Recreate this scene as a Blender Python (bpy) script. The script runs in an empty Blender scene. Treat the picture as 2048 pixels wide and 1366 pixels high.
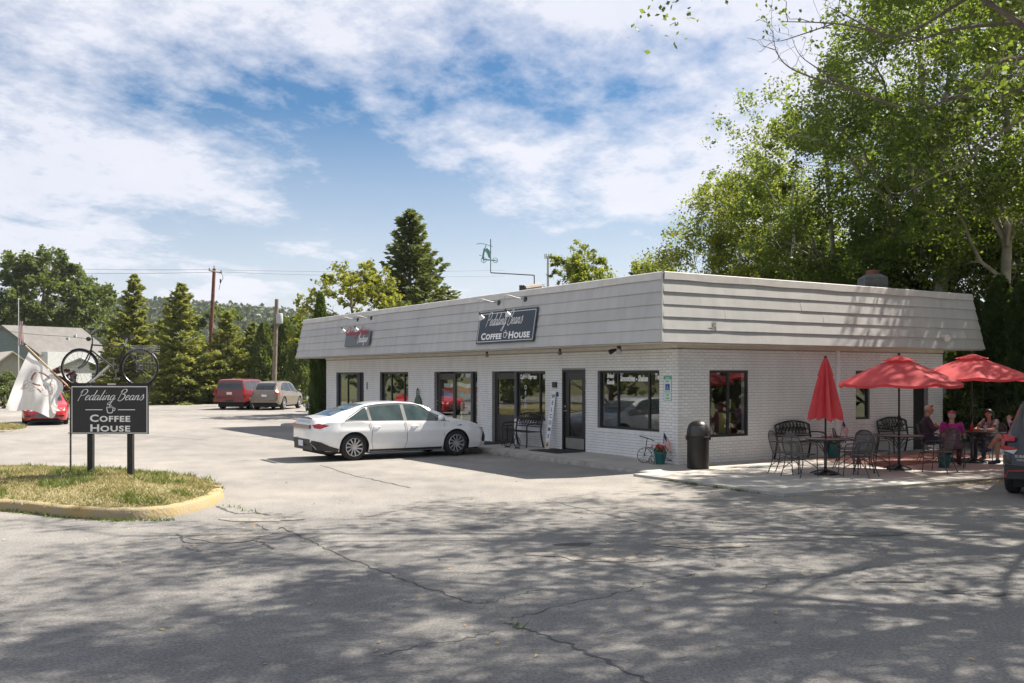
import bpy, bmesh, math, random
import numpy as np
from mathutils import Vector, Matrix

random.seed(11)
RNG = np.random.default_rng(11)
sc = bpy.context.scene
COL = sc.collection
PI = math.pi
R = math.radians

# ------------------------------------------------------------ camera
F = 1955.0            # focal length in pixels of a 2048 px wide frame
HOR = 751.0           # row of the horizon
CZ = 2.1              # eye height in metres
cam_d = bpy.data.cameras.new('camera')
cam = bpy.data.objects.new('camera', cam_d)
COL.objects.link(cam)
cam.location = (0, 0, CZ)
cam.rotation_euler = (R(90), 0, 0)
cam_d.sensor_width = 36.0
cam_d.lens = 36.0 * F / 2048.0
cam_d.shift_y = (HOR - 683.0) / 2048.0
cam_d.clip_end = 5000
sc.camera = cam

# ------------------------------------------------------------ light
SUNV = Vector((0.687, 0.382, 1.0)).normalized()      # towards the sun
SUN_EL = math.asin(SUNV.z)
SUN_AZ = math.atan2(SUNV.x, SUNV.y)
sun_d = bpy.data.lights.new('sun', 'SUN')
sun_d.energy = 5.0
sun_d.angle = R(0.53)
sun_d.color = (1.0, 0.93, 0.83)
sun = bpy.data.objects.new('sun', sun_d)
COL.objects.link(sun)
sun.location = (20, 10, 30)
sun.rotation_euler = (-SUNV).to_track_quat('-Z', 'Y').to_euler()

world = bpy.data.worlds.new('World')
sc.world = world
world.use_nodes = True
nt = world.node_tree
nt.nodes.clear()
def wn(t, **k):
    n = nt.nodes.new(t)
    for a, b in k.items():
        setattr(n, a, b)
    return n
wout = wn('ShaderNodeOutputWorld')
wbg = wn('ShaderNodeBackground')
wbg.inputs['Strength'].default_value = 0.086
sky = wn('ShaderNodeTexSky', sky_type='NISHITA', sun_disc=False)
sky.sun_elevation = SUN_EL
sky.sun_rotation = SUN_AZ
sky.air_density = 1.0
sky.dust_density = 0.6
sky.ozone_density = 1.6
# thin broken clouds: noise on the view direction flattened to a layer
geo = wn('ShaderNodeNewGeometry')
sep = wn('ShaderNodeSeparateXYZ')
wtc = wn('ShaderNodeTexCoord')
nt.links.new(wtc.outputs['Generated'], sep.inputs[0])
zc = wn('ShaderNodeMath', operation='MAXIMUM'); zc.inputs[1].default_value = 0.0
nt.links.new(sep.outputs['Z'], zc.inputs[0])
zadd = wn('ShaderNodeMath', operation='ADD'); zadd.inputs[1].default_value = 0.16
nt.links.new(zc.outputs[0], zadd.inputs[0])
dx = wn('ShaderNodeMath', operation='DIVIDE'); dy = wn('ShaderNodeMath', operation='DIVIDE')
nt.links.new(sep.outputs['X'], dx.inputs[0]); nt.links.new(zadd.outputs[0], dx.inputs[1])
nt.links.new(sep.outputs['Y'], dy.inputs[0]); nt.links.new(zadd.outputs[0], dy.inputs[1])
cmb = wn('ShaderNodeCombineXYZ')
nt.links.new(dx.outputs[0], cmb.inputs[0]); nt.links.new(dy.outputs[0], cmb.inputs[1])
mp = wn('ShaderNodeMapping')
mp.inputs['Rotation'].default_value = (0, 0, R(-55))
mp.inputs['Scale'].default_value = (1.15, 0.95, 1.0)
mp.inputs['Location'].default_value = (4.3, 0.4, 4.0)
nt.links.new(cmb.outputs[0], mp.inputs[0])
def wm(op, a, b):
    m = wn('ShaderNodeMath', operation=op)
    for i, v in enumerate((a, b)):
        if isinstance(v, (int, float)):
            m.inputs[i].default_value = v
        else:
            nt.links.new(v, m.inputs[i])
    return m.outputs[0]
def wnoise(sc_, det, rough, dist=0.0):
    n = wn('ShaderNodeTexNoise'); n.inputs['Scale'].default_value = sc_; n.inputs['Detail'].default_value = det
    n.inputs['Roughness'].default_value = rough; n.inputs['Distortion'].default_value = dist
    nt.links.new(mp.outputs[0], n.inputs['Vector']); return n
n1 = wnoise(0.62, 2, 0.5); n2 = wnoise(1.8, 10, 0.62, 0.1); n3 = wnoise(7.0, 8, 0.66)
csum = wm('ADD', wm('ADD', wm('MULTIPLY', n1.outputs['Fac'], 0.46), wm('MULTIPLY', n2.outputs['Fac'], 0.42)), wm('MULTIPLY', n3.outputs['Fac'], 0.20))
cr = wn('ShaderNodeValToRGB')
cr.color_ramp.elements[0].position = 0.47; cr.color_ramp.elements[0].color = (0, 0, 0, 1)
cr.color_ramp.elements[1].position = 0.59; cr.color_ramp.elements[1].color = (1, 1, 1, 1)
nt.links.new(csum, cr.inputs[0])
# the layer closes up towards the horizon
hz = wn('ShaderNodeMapRange'); hz.inputs['From Min'].default_value = 0.02; hz.inputs['From Max'].default_value = 0.26
hz.inputs['To Min'].default_value = 0.82; hz.inputs['To Max'].default_value = 0.0
nt.links.new(sep.outputs['Z'], hz.inputs['Value'])
cmax = wm('MAXIMUM', wm('MULTIPLY', cr.outputs[0], 0.93), hz.outputs[0])
ccol = wn('ShaderNodeMixRGB'); ccol.inputs[1].default_value = (3.7, 3.9, 4.6, 1); ccol.inputs[2].default_value = (5.2, 5.15, 5.4, 1)
nt.links.new(n2.outputs['Fac'], ccol.inputs[0])
wmix = wn('ShaderNodeMixRGB')
nt.links.new(cmax, wmix.inputs[0])
hs = wn('ShaderNodeHueSaturation'); hs.inputs['Saturation'].default_value = 1.45; hs.inputs['Value'].default_value = 0.52
nt.links.new(sky.outputs[0], hs.inputs['Color']); nt.links.new(hs.outputs[0], wmix.inputs[1])
nt.links.new(ccol.outputs[0], wmix.inputs[2])
nt.links.new(wmix.outputs[0], wbg.inputs['Color'])
nt.links.new(wbg.outputs[0], wout.inputs['Surface'])

sc.view_settings.view_transform = 'Standard'
sc.view_settings.look = 'None'
sc.view_settings.gamma = 1
sc.view_settings.use_curve_mapping = False
sc.view_settings.exposure = 1.2
sc.cycles.use_denoising = True
sc.cycles.max_bounces = 7
sc.cycles.diffuse_bounces = 3
sc.cycles.glossy_bounces = 3
sc.cycles.transmission_bounces = 4
sc.cycles.transparent_max_bounces = 12
sc.cycles.caustics_reflective = False
sc.cycles.caustics_refractive = False
sc.cycles.sample_clamp_indirect = 6

# ------------------------------------------------------------ places
def at(x, y, Y):
    return Vector(((x - 1024) / F * Y, Y, CZ + (HOR - y) / F * Y))
def gnd(x, y, z=0.0):
    Y = F * (CZ - z) / (y - HOR)
    return Vector(((x - 1024) / F * Y, Y, z))
A = Vector((-0.534, 0.845, 0)).normalized()     # along the front wall, away from the corner
B = Vector((A.y, -A.x, 0))                      # along the right wall, away from the corner
COR = Vector((3.775, 22.26, 0))                 # brick corner of the coffee house
LEN_A, LEN_B = 21.4, 9.88
def FW(t, d, z):                                # front wall: t along, d out of the wall
    return COR + A * t - B * d + Vector((0, 0, z))
def RW(s, d, z):                                # right wall
    return COR + B * s - A * d + Vector((0, 0, z))
def ft(x):
    k = (x - 1024) / F
    return (COR.x - COR.y * k) / (-A.x + A.y * k)
def fz(x, y):
    return CZ + (HOR - y) / F * (COR.y + A.y * ft(x))
def rs(x):
    k = (x - 1024) / F
    return (COR.y * k - COR.x) / (B.x - B.y * k)
def rz(x, y):
    return CZ + (HOR - y) / F * (COR.y + B.y * rs(x))
YAW_F = math.atan2(-B.y, -B.x)                  # heading of the front wall's outward normal
YAW_R = math.atan2(-A.y, -A.x)

# ------------------------------------------------------------ materials
MATS = {}
def M(name, c, rough=0.6, metal=0.0, var=0.12, scale=6.0, bump=0.0, bscale=60.0, spec=0.5, coat=0.0, coord='Object',
      c2=None, detail=4, trans=0.0, rnd=0.0, sheen=0.0, w=0.5, stretch=None):
    if name in MATS:
        return MATS[name]
    m = bpy.data.materials.new(name)
    m.use_nodes = True
    t = m.node_tree
    b = t.nodes['Principled BSDF']
    b.inputs['Roughness'].default_value = rough
    b.inputs['Metallic'].default_value = metal
    b.inputs['Specular IOR Level'].default_value = spec
    if coat:
        b.inputs['Coat Weight'].default_value = coat
        b.inputs['Coat Roughness'].default_value = 0.06
    tc = t.nodes.new('ShaderNodeTexCoord')
    no = t.nodes.new('ShaderNodeTexNoise')
    no.inputs['Scale'].default_value = scale
    no.inputs['Detail'].default_value = detail
    no.inputs['Roughness'].default_value = 0.6
    if stretch:
        mpn = t.nodes.new('ShaderNodeMapping'); mpn.inputs['Scale'].default_value = stretch
        t.links.new(tc.outputs[coord], mpn.inputs[0]); t.links.new(mpn.outputs[0], no.inputs['Vector'])
    else:
        t.links.new(tc.outputs[coord], no.inputs['Vector'])
    mx = t.nodes.new('ShaderNodeMixRGB')
    if c2 is None:
        mx.inputs[1].default_value = tuple(max(0, v * (1 - var)) for v in c) + (1,)
        mx.inputs[2].default_value = tuple(min(1, v * (1 + var)) for v in c) + (1,)
    else:
        mx.inputs[1].default_value = tuple(c) + (1,)
        mx.inputs[2].default_value = tuple(c2) + (1,)
    rp = t.nodes.new('ShaderNodeValToRGB')
    rp.color_ramp.elements[0].position = max(0.0, w - 0.2)
    rp.color_ramp.elements[1].position = min(1.0, w + 0.2)
    t.links.new(no.outputs['Fac'], rp.inputs[0])
    t.links.new(rp.outputs[0], mx.inputs[0])
    col = mx.outputs[0]
    if rnd:
        oi = t.nodes.new('ShaderNodeObjectInfo')
        mr = t.nodes.new('ShaderNodeMapRange')
        mr.inputs['To Min'].default_value = 1 - rnd
        mr.inputs['To Max'].default_value = 1 + rnd
        t.links.new(oi.outputs['Random'], mr.inputs['Value'])
        vm = t.nodes.new('ShaderNodeVectorMath'); vm.operation = 'SCALE'
        t.links.new(col, vm.inputs[0]); t.links.new(mr.outputs[0], vm.inputs['Scale'])
        col = vm.outputs[0]
    t.links.new(col, b.inputs['Base Color'])
    if bump:
        nb = t.nodes.new('ShaderNodeTexNoise')
        nb.inputs['Scale'].default_value = bscale
        nb.inputs['Detail'].default_value = 4
        t.links.new(tc.outputs[coord], nb.inputs['Vector'])
        bp = t.nodes.new('ShaderNodeBump')
        bp.inputs['Strength'].default_value = bump
        bp.inputs['Distance'].default_value = 0.02
        t.links.new(nb.outputs['Fac'], bp.inputs['Height'])
        t.links.new(bp.outputs[0], b.inputs['Normal'])
    if trans:
        tr = t.nodes.new('ShaderNodeBsdfTranslucent')
        t.links.new(col, tr.inputs['Color'])
        ms = t.nodes.new('ShaderNodeMixShader')
        ms.inputs[0].default_value = trans
        out = t.nodes['Material Output']
        t.links.new(b.outputs[0], ms.inputs[1])
        t.links.new(tr.outputs[0], ms.inputs[2])
        t.links.new(ms.outputs[0], out.inputs['Surface'])
    MATS[name] = m
    return m

def leaf_mat(name, c1, c2, tcol, trans=0.42, scale=0.35, rough=0.5):
    """foliage: colour drifts through the crown, leaves let light through"""
    if name in MATS:
        return MATS[name]
    m = bpy.data.materials.new(name); m.use_nodes = True
    t = m.node_tree; b = t.nodes['Principled BSDF']
    b.inputs['Roughness'].default_value = rough
    b.inputs['Specular IOR Level'].default_value = 0.35
    tc = t.nodes.new('ShaderNodeTexCoord')
    no = t.nodes.new('ShaderNodeTexNoise'); no.inputs['Scale'].default_value = scale; no.inputs['Detail'].default_value = 6
    no.inputs['Roughness'].default_value = 0.75
    t.links.new(tc.outputs['Object'], no.inputs['Vector'])
    rp = t.nodes.new('ShaderNodeValToRGB')
    rp.color_ramp.elements[0].position = 0.36; rp.color_ramp.elements[1].position = 0.66
    t.links.new(no.outputs['Fac'], rp.inputs[0])
    mx = t.nodes.new('ShaderNodeMixRGB'); mx.inputs[1].default_value = tuple(c1) + (1,); mx.inputs[2].default_value = tuple(c2) + (1,)
    t.links.new(rp.outputs[0], mx.inputs[0]); t.links.new(mx.outputs[0], b.inputs['Base Color'])
    tr = t.nodes.new('ShaderNodeBsdfTranslucent')
    m2 = t.nodes.new('ShaderNodeMixRGB'); m2.inputs[1].default_value = tuple(v * 0.7 for v in tcol) + (1,); m2.inputs[2].default_value = tuple(tcol) + (1,)
    t.links.new(rp.outputs[0], m2.inputs[0]); t.links.new(m2.outputs[0], tr.inputs['Color'])
    ms = t.nodes.new('ShaderNodeMixShader'); ms.inputs[0].default_value = trans
    t.links.new(b.outputs[0], ms.inputs[1]); t.links.new(tr.outputs[0], ms.inputs[2])
    t.links.new(ms.outputs[0], t.nodes['Material Output'].inputs['Surface'])
    MATS[name] = m
    return m

def glass_mat(name, tint=(0.75, 0.82, 0.78), refl=0.10):
    if name in MATS:
        return MATS[name]
    m = bpy.data.materials.new(name); m.use_nodes = True
    t = m.node_tree
    t.nodes.remove(t.nodes['Principled BSDF'])
    g = t.nodes.new('ShaderNodeBsdfGlossy'); g.inputs['Roughness'].default_value = 0.01
    g.inputs['Color'].default_value = (0.95, 0.97, 0.96, 1)
    tr = t.nodes.new('ShaderNodeBsdfTransparent'); tr.inputs['Color'].default_value = tuple(tint) + (1,)
    fr = t.nodes.new('ShaderNodeFresnel')
    gb = t.nodes.new('ShaderNodeNewGeometry'); io = t.nodes.new('ShaderNodeMath'); io.operation = 'MULTIPLY_ADD'
    io.inputs[1].default_value = 1 / 1.5 - 1.5; io.inputs[2].default_value = 1.5
    t.links.new(gb.outputs['Backfacing'], io.inputs[0]); t.links.new(io.outputs[0], fr.inputs['IOR'])
    ad = t.nodes.new('ShaderNodeMath'); ad.operation = 'MULTIPLY_ADD'; ad.use_clamp = True
    ad.inputs[1].default_value = 1.25; ad.inputs[2].default_value = refl
    t.links.new(fr.outputs[0], ad.inputs[0])
    ms = t.nodes.new('ShaderNodeMixShader')
    t.links.new(ad.outputs[0], ms.inputs[0]); t.links.new(tr.outputs[0], ms.inputs[1]); t.links.new(g.outputs[0], ms.inputs[2])
    t.links.new(ms.outputs[0], t.nodes['Material Output'].inputs['Surface'])
    MATS[name] = m
    return m

# ------------------------------------------------------------ mesh helpers
class MB:
    """collects faces; build() links them as ONE mesh object"""
    def __init__(s):
        s.v = []; s.f = []; s.m = []
    def add(s, vs, fs, mi=0):
        o = len(s.v)
        s.v.extend([tuple(v) for v in vs])
        for f in fs:
            s.f.append(tuple(i + o for i in f)); s.m.append(mi)
        return s
    def box(s, x0, x1, y0, y1, z0, z1, mi=0, fn=None):
        vs = [(x, y, z) for z in (z0, z1) for y in (y0, y1) for x in (x0, x1)]
        if fn: vs = [fn(*v) for v in vs]
        return s.add(vs, [(0, 2, 3, 1), (4, 5, 7, 6), (0, 1, 5, 4), (2, 6, 7, 3), (0, 4, 6, 2), (1, 3, 7, 5)], mi)
    def cbox(s, c, sx, sy, sz, mi=0):
        return s.box(c[0] - sx / 2, c[0] + sx / 2, c[1] - sy / 2, c[1] + sy / 2, c[2] - sz / 2, c[2] + sz / 2, mi)
    def tube(s, pts, r, n=6, mi=0, cap=True, closed=False):
        P = [Vector(p) for p in pts]; k = len(P)
        rs_ = r if isinstance(r, (list, tuple)) else [r] * k
        ring = []; up = None
        for i in range(k):
            if closed: d = P[(i + 1) % k] - P[i - 1]
            else: d = P[min(i + 1, k - 1)] - P[max(i - 1, 0)]
            if d.length < 1e-9: d = Vector((0, 0, 1))
            d.normalize()
            if up is None:
                up = Vector((0, 0, 1)) if abs(d.z) < 0.9 else Vector((1, 0, 0))
            a = d.cross(up)
            if a.length < 1e-6: a = d.orthogonal()
            a.normalize(); b = a.cross(d); up = b
            ring.append([P[i] + (a * math.cos(2 * PI * j / n) + b * math.sin(2 * PI * j / n)) * rs_[i] for j in range(n)])
        vs = [v for q in ring for v in q]; fs = []
        kk = k if closed else k - 1
        for i in range(kk):
            i2 = (i + 1) % k
            for j in range(n):
                fs.append((i * n + j, i * n + (j + 1) % n, i2 * n + (j + 1) % n, i2 * n + j))
        if cap and not closed:
            fs.append(tuple(range(n))[::-1]); fs.append(tuple((k - 1) * n + j for j in range(n)))
        return s.add(vs, fs, mi)
    def cyl(s, p, q, r, n=12, mi=0, r2=None):
        return s.tube([p, q], [r, r if r2 is None else r2], n, mi)
    def lathe(s, prof, n=20, c=(0, 0, 0), mi=0, axis='z', a0=0.0):
        vs = []; fs = []
        for (rr, z) in prof:
            for j in range(n):
                a = a0 + 2 * PI * j / n
                if axis == 'z': v = (c[0] + rr * math.cos(a), c[1] + rr * math.sin(a), c[2] + z)
                elif axis == 'y': v = (c[0] + rr * math.cos(a), c[1] + z, c[2] + rr * math.sin(a))
                else: v = (c[0] + z, c[1] + rr * math.cos(a), c[2] + rr * math.sin(a))
                vs.append(v)
        for i in range(len(prof) - 1):
            for j in range(n):
                fs.append((i * n + j, i * n + (j + 1) % n, (i + 1) * n + (j + 1) % n, (i + 1) * n + j))
        return s.add(vs, fs, mi)
    def ball(s, c, rx, ry=None, rz_=None, n=10, mi=0):
        ry = rx if ry is None else ry; rz_ = rx if rz_ is None else rz_
        vs = []; fs = []; k = n // 2 + 1
        for i in range(k + 1):
            th = PI * i / k
            for j in range(n):
                ph = 2 * PI * j / n
                vs.append((c[0] + rx * math.sin(th) * math.cos(ph), c[1] + ry * math.sin(th) * math.sin(ph), c[2] + rz_ * math.cos(th)))
        for i in range(k):
            for j in range(n):
                fs.append((i * n + j, (i + 1) * n + j, (i + 1) * n + (j + 1) % n, i * n + (j + 1) % n))
        return s.add(vs, fs, mi)
    def torus(s, c, R_, r, n=28, k=8, axis='y', mi=0, sq=1.0):
        vs = []; fs = []
        for i in range(n):
            a = 2 * PI * i / n
            for j in range(k):
                b = 2 * PI * j / k
                rr = R_ + r * math.cos(b); h = r * sq * math.sin(b)
                if axis == 'y': v = (c[0] + rr * math.cos(a), c[1] + h, c[2] + rr * math.sin(a))
                elif axis == 'x': v = (c[0] + h, c[1] + rr * math.cos(a), c[2] + rr * math.sin(a))
                else: v = (c[0] + rr * math.cos(a), c[1] + rr * math.sin(a), c[2] + h)
                vs.append(v)
        for i in range(n):
            for j in range(k):
                fs.append((i * k + j, ((i + 1) % n) * k + j, ((i + 1) % n) * k + (j + 1) % k, i * k + (j + 1) % k))
        return s.add(vs, fs, mi)
    def prism(s, poly, z0, z1, mi=0, fn=None):
        """poly: list of (x, y) -> solid between z0 and z1"""
        n = len(poly)
        vs = [(p[0], p[1], z0) for p in poly] + [(p[0], p[1], z1) for p in poly]
        if fn: vs = [fn(*v) for v in vs]
        fs = [tuple(range(n))[::-1], tuple(range(n, 2 * n))] + [(i, (i + 1) % n, n + (i + 1) % n, n + i) for i in range(n)]
        return s.add(vs, fs, mi)
    def mesh(s, name):
        me = bpy.data.meshes.new(name)
        me.from_pydata(s.v, [], s.f)
        if any(s.m):
            me.polygons.foreach_set('material_index', s.m)
        bm = bmesh.new(); bm.from_mesh(me)
        bmesh.ops.recalc_face_normals(bm, faces=bm.faces)
        bm.to_mesh(me); bm.free()
        return me
    def build(s, name, mat, parent=None, smooth=False, angle=35):
        me = s.mesh(name)
        for m in (mat if isinstance(mat, (list, tuple)) else [mat]):
            me.materials.append(m)
        if smooth:
            me.shade_smooth()
            me.set_sharp_from_angle(angle=R(angle))
        o = bpy.data.objects.new(name, me)
        COL.objects.link(o)
        if parent is not None: o.parent = parent
        return o

def np_mesh(name, V, Q, mat, parent=None, smooth=False):
    """V (n,3) float, Q (m,k) int: fast mesh"""
    me = bpy.data.meshes.new(name)
    k = Q.shape[1]
    me.vertices.add(len(V)); me.vertices.foreach_set('co', np.ascontiguousarray(V, dtype=np.float32).ravel())
    me.loops.add(Q.size); me.loops.foreach_set('vertex_index', np.ascontiguousarray(Q, dtype=np.int32).ravel())
    me.polygons.add(len(Q))
    me.polygons.foreach_set('loop_start', np.arange(0, Q.size, k, dtype=np.int32))
    me.update(calc_edges=True)
    me.materials.append(mat)
    if smooth: me.shade_smooth()
    o = bpy.data.objects.new(name, me); COL.objects.link(o)
    if parent is not None: o.parent = parent
    return o

def tag(o, label, cat=None, group=None, kind=None):
    if label: o['label'] = label
    if cat: o['category'] = cat
    if group: o['group'] = group
    if kind: o['kind'] = kind
    return o
def thing(name, label, cat, loc=(0, 0, 0), rz_=0.0, group=None):
    o = bpy.data.objects.new(name, None); COL.objects.link(o)
    o.empty_display_size = 0.2
    o.location = loc; o.rotation_euler = (0, 0, rz_)
    return tag(o, label, cat, group)
def struct(o, label=None):
    o['kind'] = 'structure'
    if label: o['label'] = label
    return o
def copy_tree(o, parent=None):
    c = o.copy(); COL.objects.link(c)
    if parent is not None: c.parent = parent
    for ch in o.children:
        copy_tree(ch, c)
    return c
def smooth_pts(pts, n=8, closed=False):
    """Catmull-Rom through the points"""
    P = [Vector(p) for p in pts]; out = []; k = len(P)
    rng = range(k if closed else k - 1)
    for i in rng:
        if closed: p0, p1, p2, p3 = P[i - 1], P[i], P[(i + 1) % k], P[(i + 2) % k]
        else: p0, p1, p2, p3 = P[max(i - 1, 0)], P[i], P[i + 1], P[min(i + 2, k - 1)]
        for j in range(n):
            t = j / n
            out.append(0.5 * ((2 * p1) + (p2 - p0) * t + (2 * p0 - 5 * p1 + 4 * p2 - p3) * t * t + (3 * p1 - p0 - 3 * p2 + p3) * t ** 3))
    if not closed: out.append(P[-1])
    return out
def text_mesh(txt, size, fn, depth=0.004, shear=0.0, offset=0.0, align='CENTER', sx=1.0, spacing=1.0):
    """flat solid lettering; fn maps (x, y, z) of the letter plane to the world/local place"""
    cu = bpy.data.curves.new('lettering', 'FONT')
    cu.body = txt; cu.size = size; cu.extrude = depth / 2; cu.shear = shear; cu.offset = offset
    cu.align_x = align; cu.space_character = spacing; cu.resolution_u = 3
    ob = bpy.data.objects.new('lettering', cu); COL.objects.link(ob)
    dg = bpy.context.evaluated_depsgraph_get(); dg.update()
    me = bpy.data.meshes.new_from_object(ob.evaluated_get(dg))
    bpy.data.objects.remove(ob); bpy.data.curves.remove(cu)
    for v in me.vertices:
        v.co = fn(v.co.x * sx, v.co.y, v.co.z)
    return me
def mesh_obj(name, me, mat, parent=None):
    if not me.materials: me.materials.append(mat)
    else: me.materials[0] = mat
    o = bpy.data.objects.new(name, me); COL.objects.link(o)
    if parent is not None: o.parent = parent
    return o
# ============================================================ ground
def adopt(o, root):
    o.parent = root
    o.matrix_parent_inverse = (Matrix.Translation(root.location) @ root.rotation_euler.to_matrix().to_4x4()).inverted()
    return o

def asphalt_material():
    m = bpy.data.materials.new('old_asphalt'); m.use_nodes = True
    t = m.node_tree; b = t.nodes['Principled BSDF']
    b.inputs['Roughness'].default_value = 0.9; b.inputs['Specular IOR Level'].default_value = 0.25
    tc = t.nodes.new('ShaderNodeTexCoord')
    def noise(s, d=4, r=0.6):
        n = t.nodes.new('ShaderNodeTexNoise'); n.inputs['Scale'].default_value = s; n.inputs['Detail'].default_value = d
        n.inputs['Roughness'].default_value = r
        t.links.new(tc.outputs['Object'], n.inputs['Vector']); return n
    def ramp(src, p0, p1, c0, c1):
        r = t.nodes.new('ShaderNodeValToRGB')
        r.color_ramp.elements[0].position = p0; r.color_ramp.elements[1].position = p1
        r.color_ramp.elements[0].color = tuple(c0) + (1,); r.color_ramp.elements[1].color = tuple(c1) + (1,)
        t.links.new(src, r.inputs[0]); return r.outputs[0]
    def mix(kind, fac, a, b_):
        x = t.nodes.new('ShaderNodeMixRGB'); x.blend_type = kind
        for i, v in ((0, fac), (1, a), (2, b_)):
            if hasattr(v, 'is_linked') or hasattr(v, 'links'): t.links.new(v, x.inputs[i])
            elif i == 0: x.inputs[0].default_value = v
            else: x.inputs[i].default_value = tuple(v) + (1,)
        return x.outputs[0]
    big = ramp(noise(0.16, 5, 0.62).outputs['Fac'], 0.34, 0.66, (0.205, 0.196, 0.184), (0.305, 0.286, 0.260))
    mid = ramp(noise(1.3, 6, 0.7).outputs['Fac'], 0.30, 0.72, (0.80, 0.80, 0.81), (1.14, 1.13, 1.11))
    c = mix('MULTIPLY', 1.0, big, mid)
    sp = ramp(noise(34, 5, 0.8).outputs['Fac'], 0.34, 0.68, (0.48, 0.48, 0.49), (1.52, 1.50, 1.46))
    c = mix('MULTIPLY', 0.9, c, sp)
    vo = t.nodes.new('ShaderNodeTexVoronoi'); vo.inputs['Scale'].default_value = 46; t.links.new(tc.outputs['Object'], vo.inputs['Vector'])
    st = ramp(vo.outputs['Color'], 0.86, 0.93, (0, 0, 0), (1, 1, 1))
    c = mix('MIX', mix('MULTIPLY', 1.0, st, (0.30, 0.30, 0.30)), c, (0.46, 0.43, 0.39))
    # old oil drips and tyre dirt
    st2 = ramp(noise(0.55, 2, 0.5).outputs['Fac'], 0.66, 0.78, (1, 1, 1), (0.74, 0.74, 0.75))
    c = mix('MULTIPLY', 1.0, c, st2)
    # the apron towards the street is a later, greyer overlay
    sx = t.nodes.new('ShaderNodeSeparateXYZ'); t.links.new(tc.outputs['Object'], sx.inputs[0])
    ny = t.nodes.new('ShaderNodeMath'); ny.operation = 'MULTIPLY_ADD'; ny.inputs[1].default_value = 3.0; t.links.new(noise(0.7, 4, 0.6).outputs['Fac'], ny.inputs[0]); t.links.new(sx.outputs['Y'], ny.inputs[2])
    mr = t.nodes.new('ShaderNodeMapRange'); mr.inputs['From Min'].default_value = 15.2; mr.inputs['From Max'].default_value = 18.6; mr.inputs['To Min'].default_value = 0.9; mr.inputs['To Max'].default_value = 0.0
    t.links.new(ny.outputs[0], mr.inputs['Value'])
    c = mix('MULTIPLY', mr.outputs[0], c, (0.83, 0.85, 0.875))
    t.links.new(c, b.inputs['Base Color'])
    bp = t.nodes.new('ShaderNodeBump'); bp.inputs['Strength'].default_value = 0.55; bp.inputs['Distance'].default_value = 0.012
    t.links.new(noise(70, 4, 0.7).outputs['Fac'], bp.inputs['Height']); t.links.new(bp.outputs[0], b.inputs['Normal'])
    return m
ASPHALT = asphalt_material()
CRACK = M('crack_dirt', (0.075, 0.070, 0.060), 0.95, var=0.4, scale=20)
SEAL = M('crack_sealer', (0.075, 0.073, 0.072), 0.8, var=0.3, scale=9)
CONC = M('concrete_walk', (0.40, 0.375, 0.335), 0.9, var=0.16, scale=2.2, bump=0.25, bscale=60, detail=8)
CONC_D = M('worn_concrete_kerb', (0.22, 0.20, 0.175), 0.95, c2=(0.37, 0.345, 0.31), scale=5, bump=0.6, bscale=25, detail=8)
DRYG = M('dry_grass_soil', (0.16, 0.145, 0.062), 0.95, c2=(0.30, 0.25, 0.13), scale=0.9, bump=0.5, bscale=30, detail=8)
FIELD = M('meadow_ground', (0.070, 0.088, 0.030), 0.95, c2=(0.17, 0.15, 0.065), scale=0.12, bump=0.4, bscale=8, detail=8)

g = MB(); g.add([(-1000, -200, 0), (1000, -200, 0), (1000, 1050, 0), (-1000, 1050, 0)], [(0, 1, 2, 3)])
gr = g.build('ground', FIELD); gr.location.z = -0.03; struct(gr, 'grassy ground around the parking lot')
g = MB(); poly = [(-60, -35), (34, -35), (34, 13), (27, 30), (14, 58), (2, 69), (-24, 71.5), (-33, 66), (-46, 58), (-80, 52), (-80, -5)]
g.add([(x, y, 0) for x, y in poly], [tuple(range(len(poly)))])
lot = g.build('parking_lot', ASPHALT); struct(lot, 'old sun-bleached asphalt parking lot')

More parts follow.
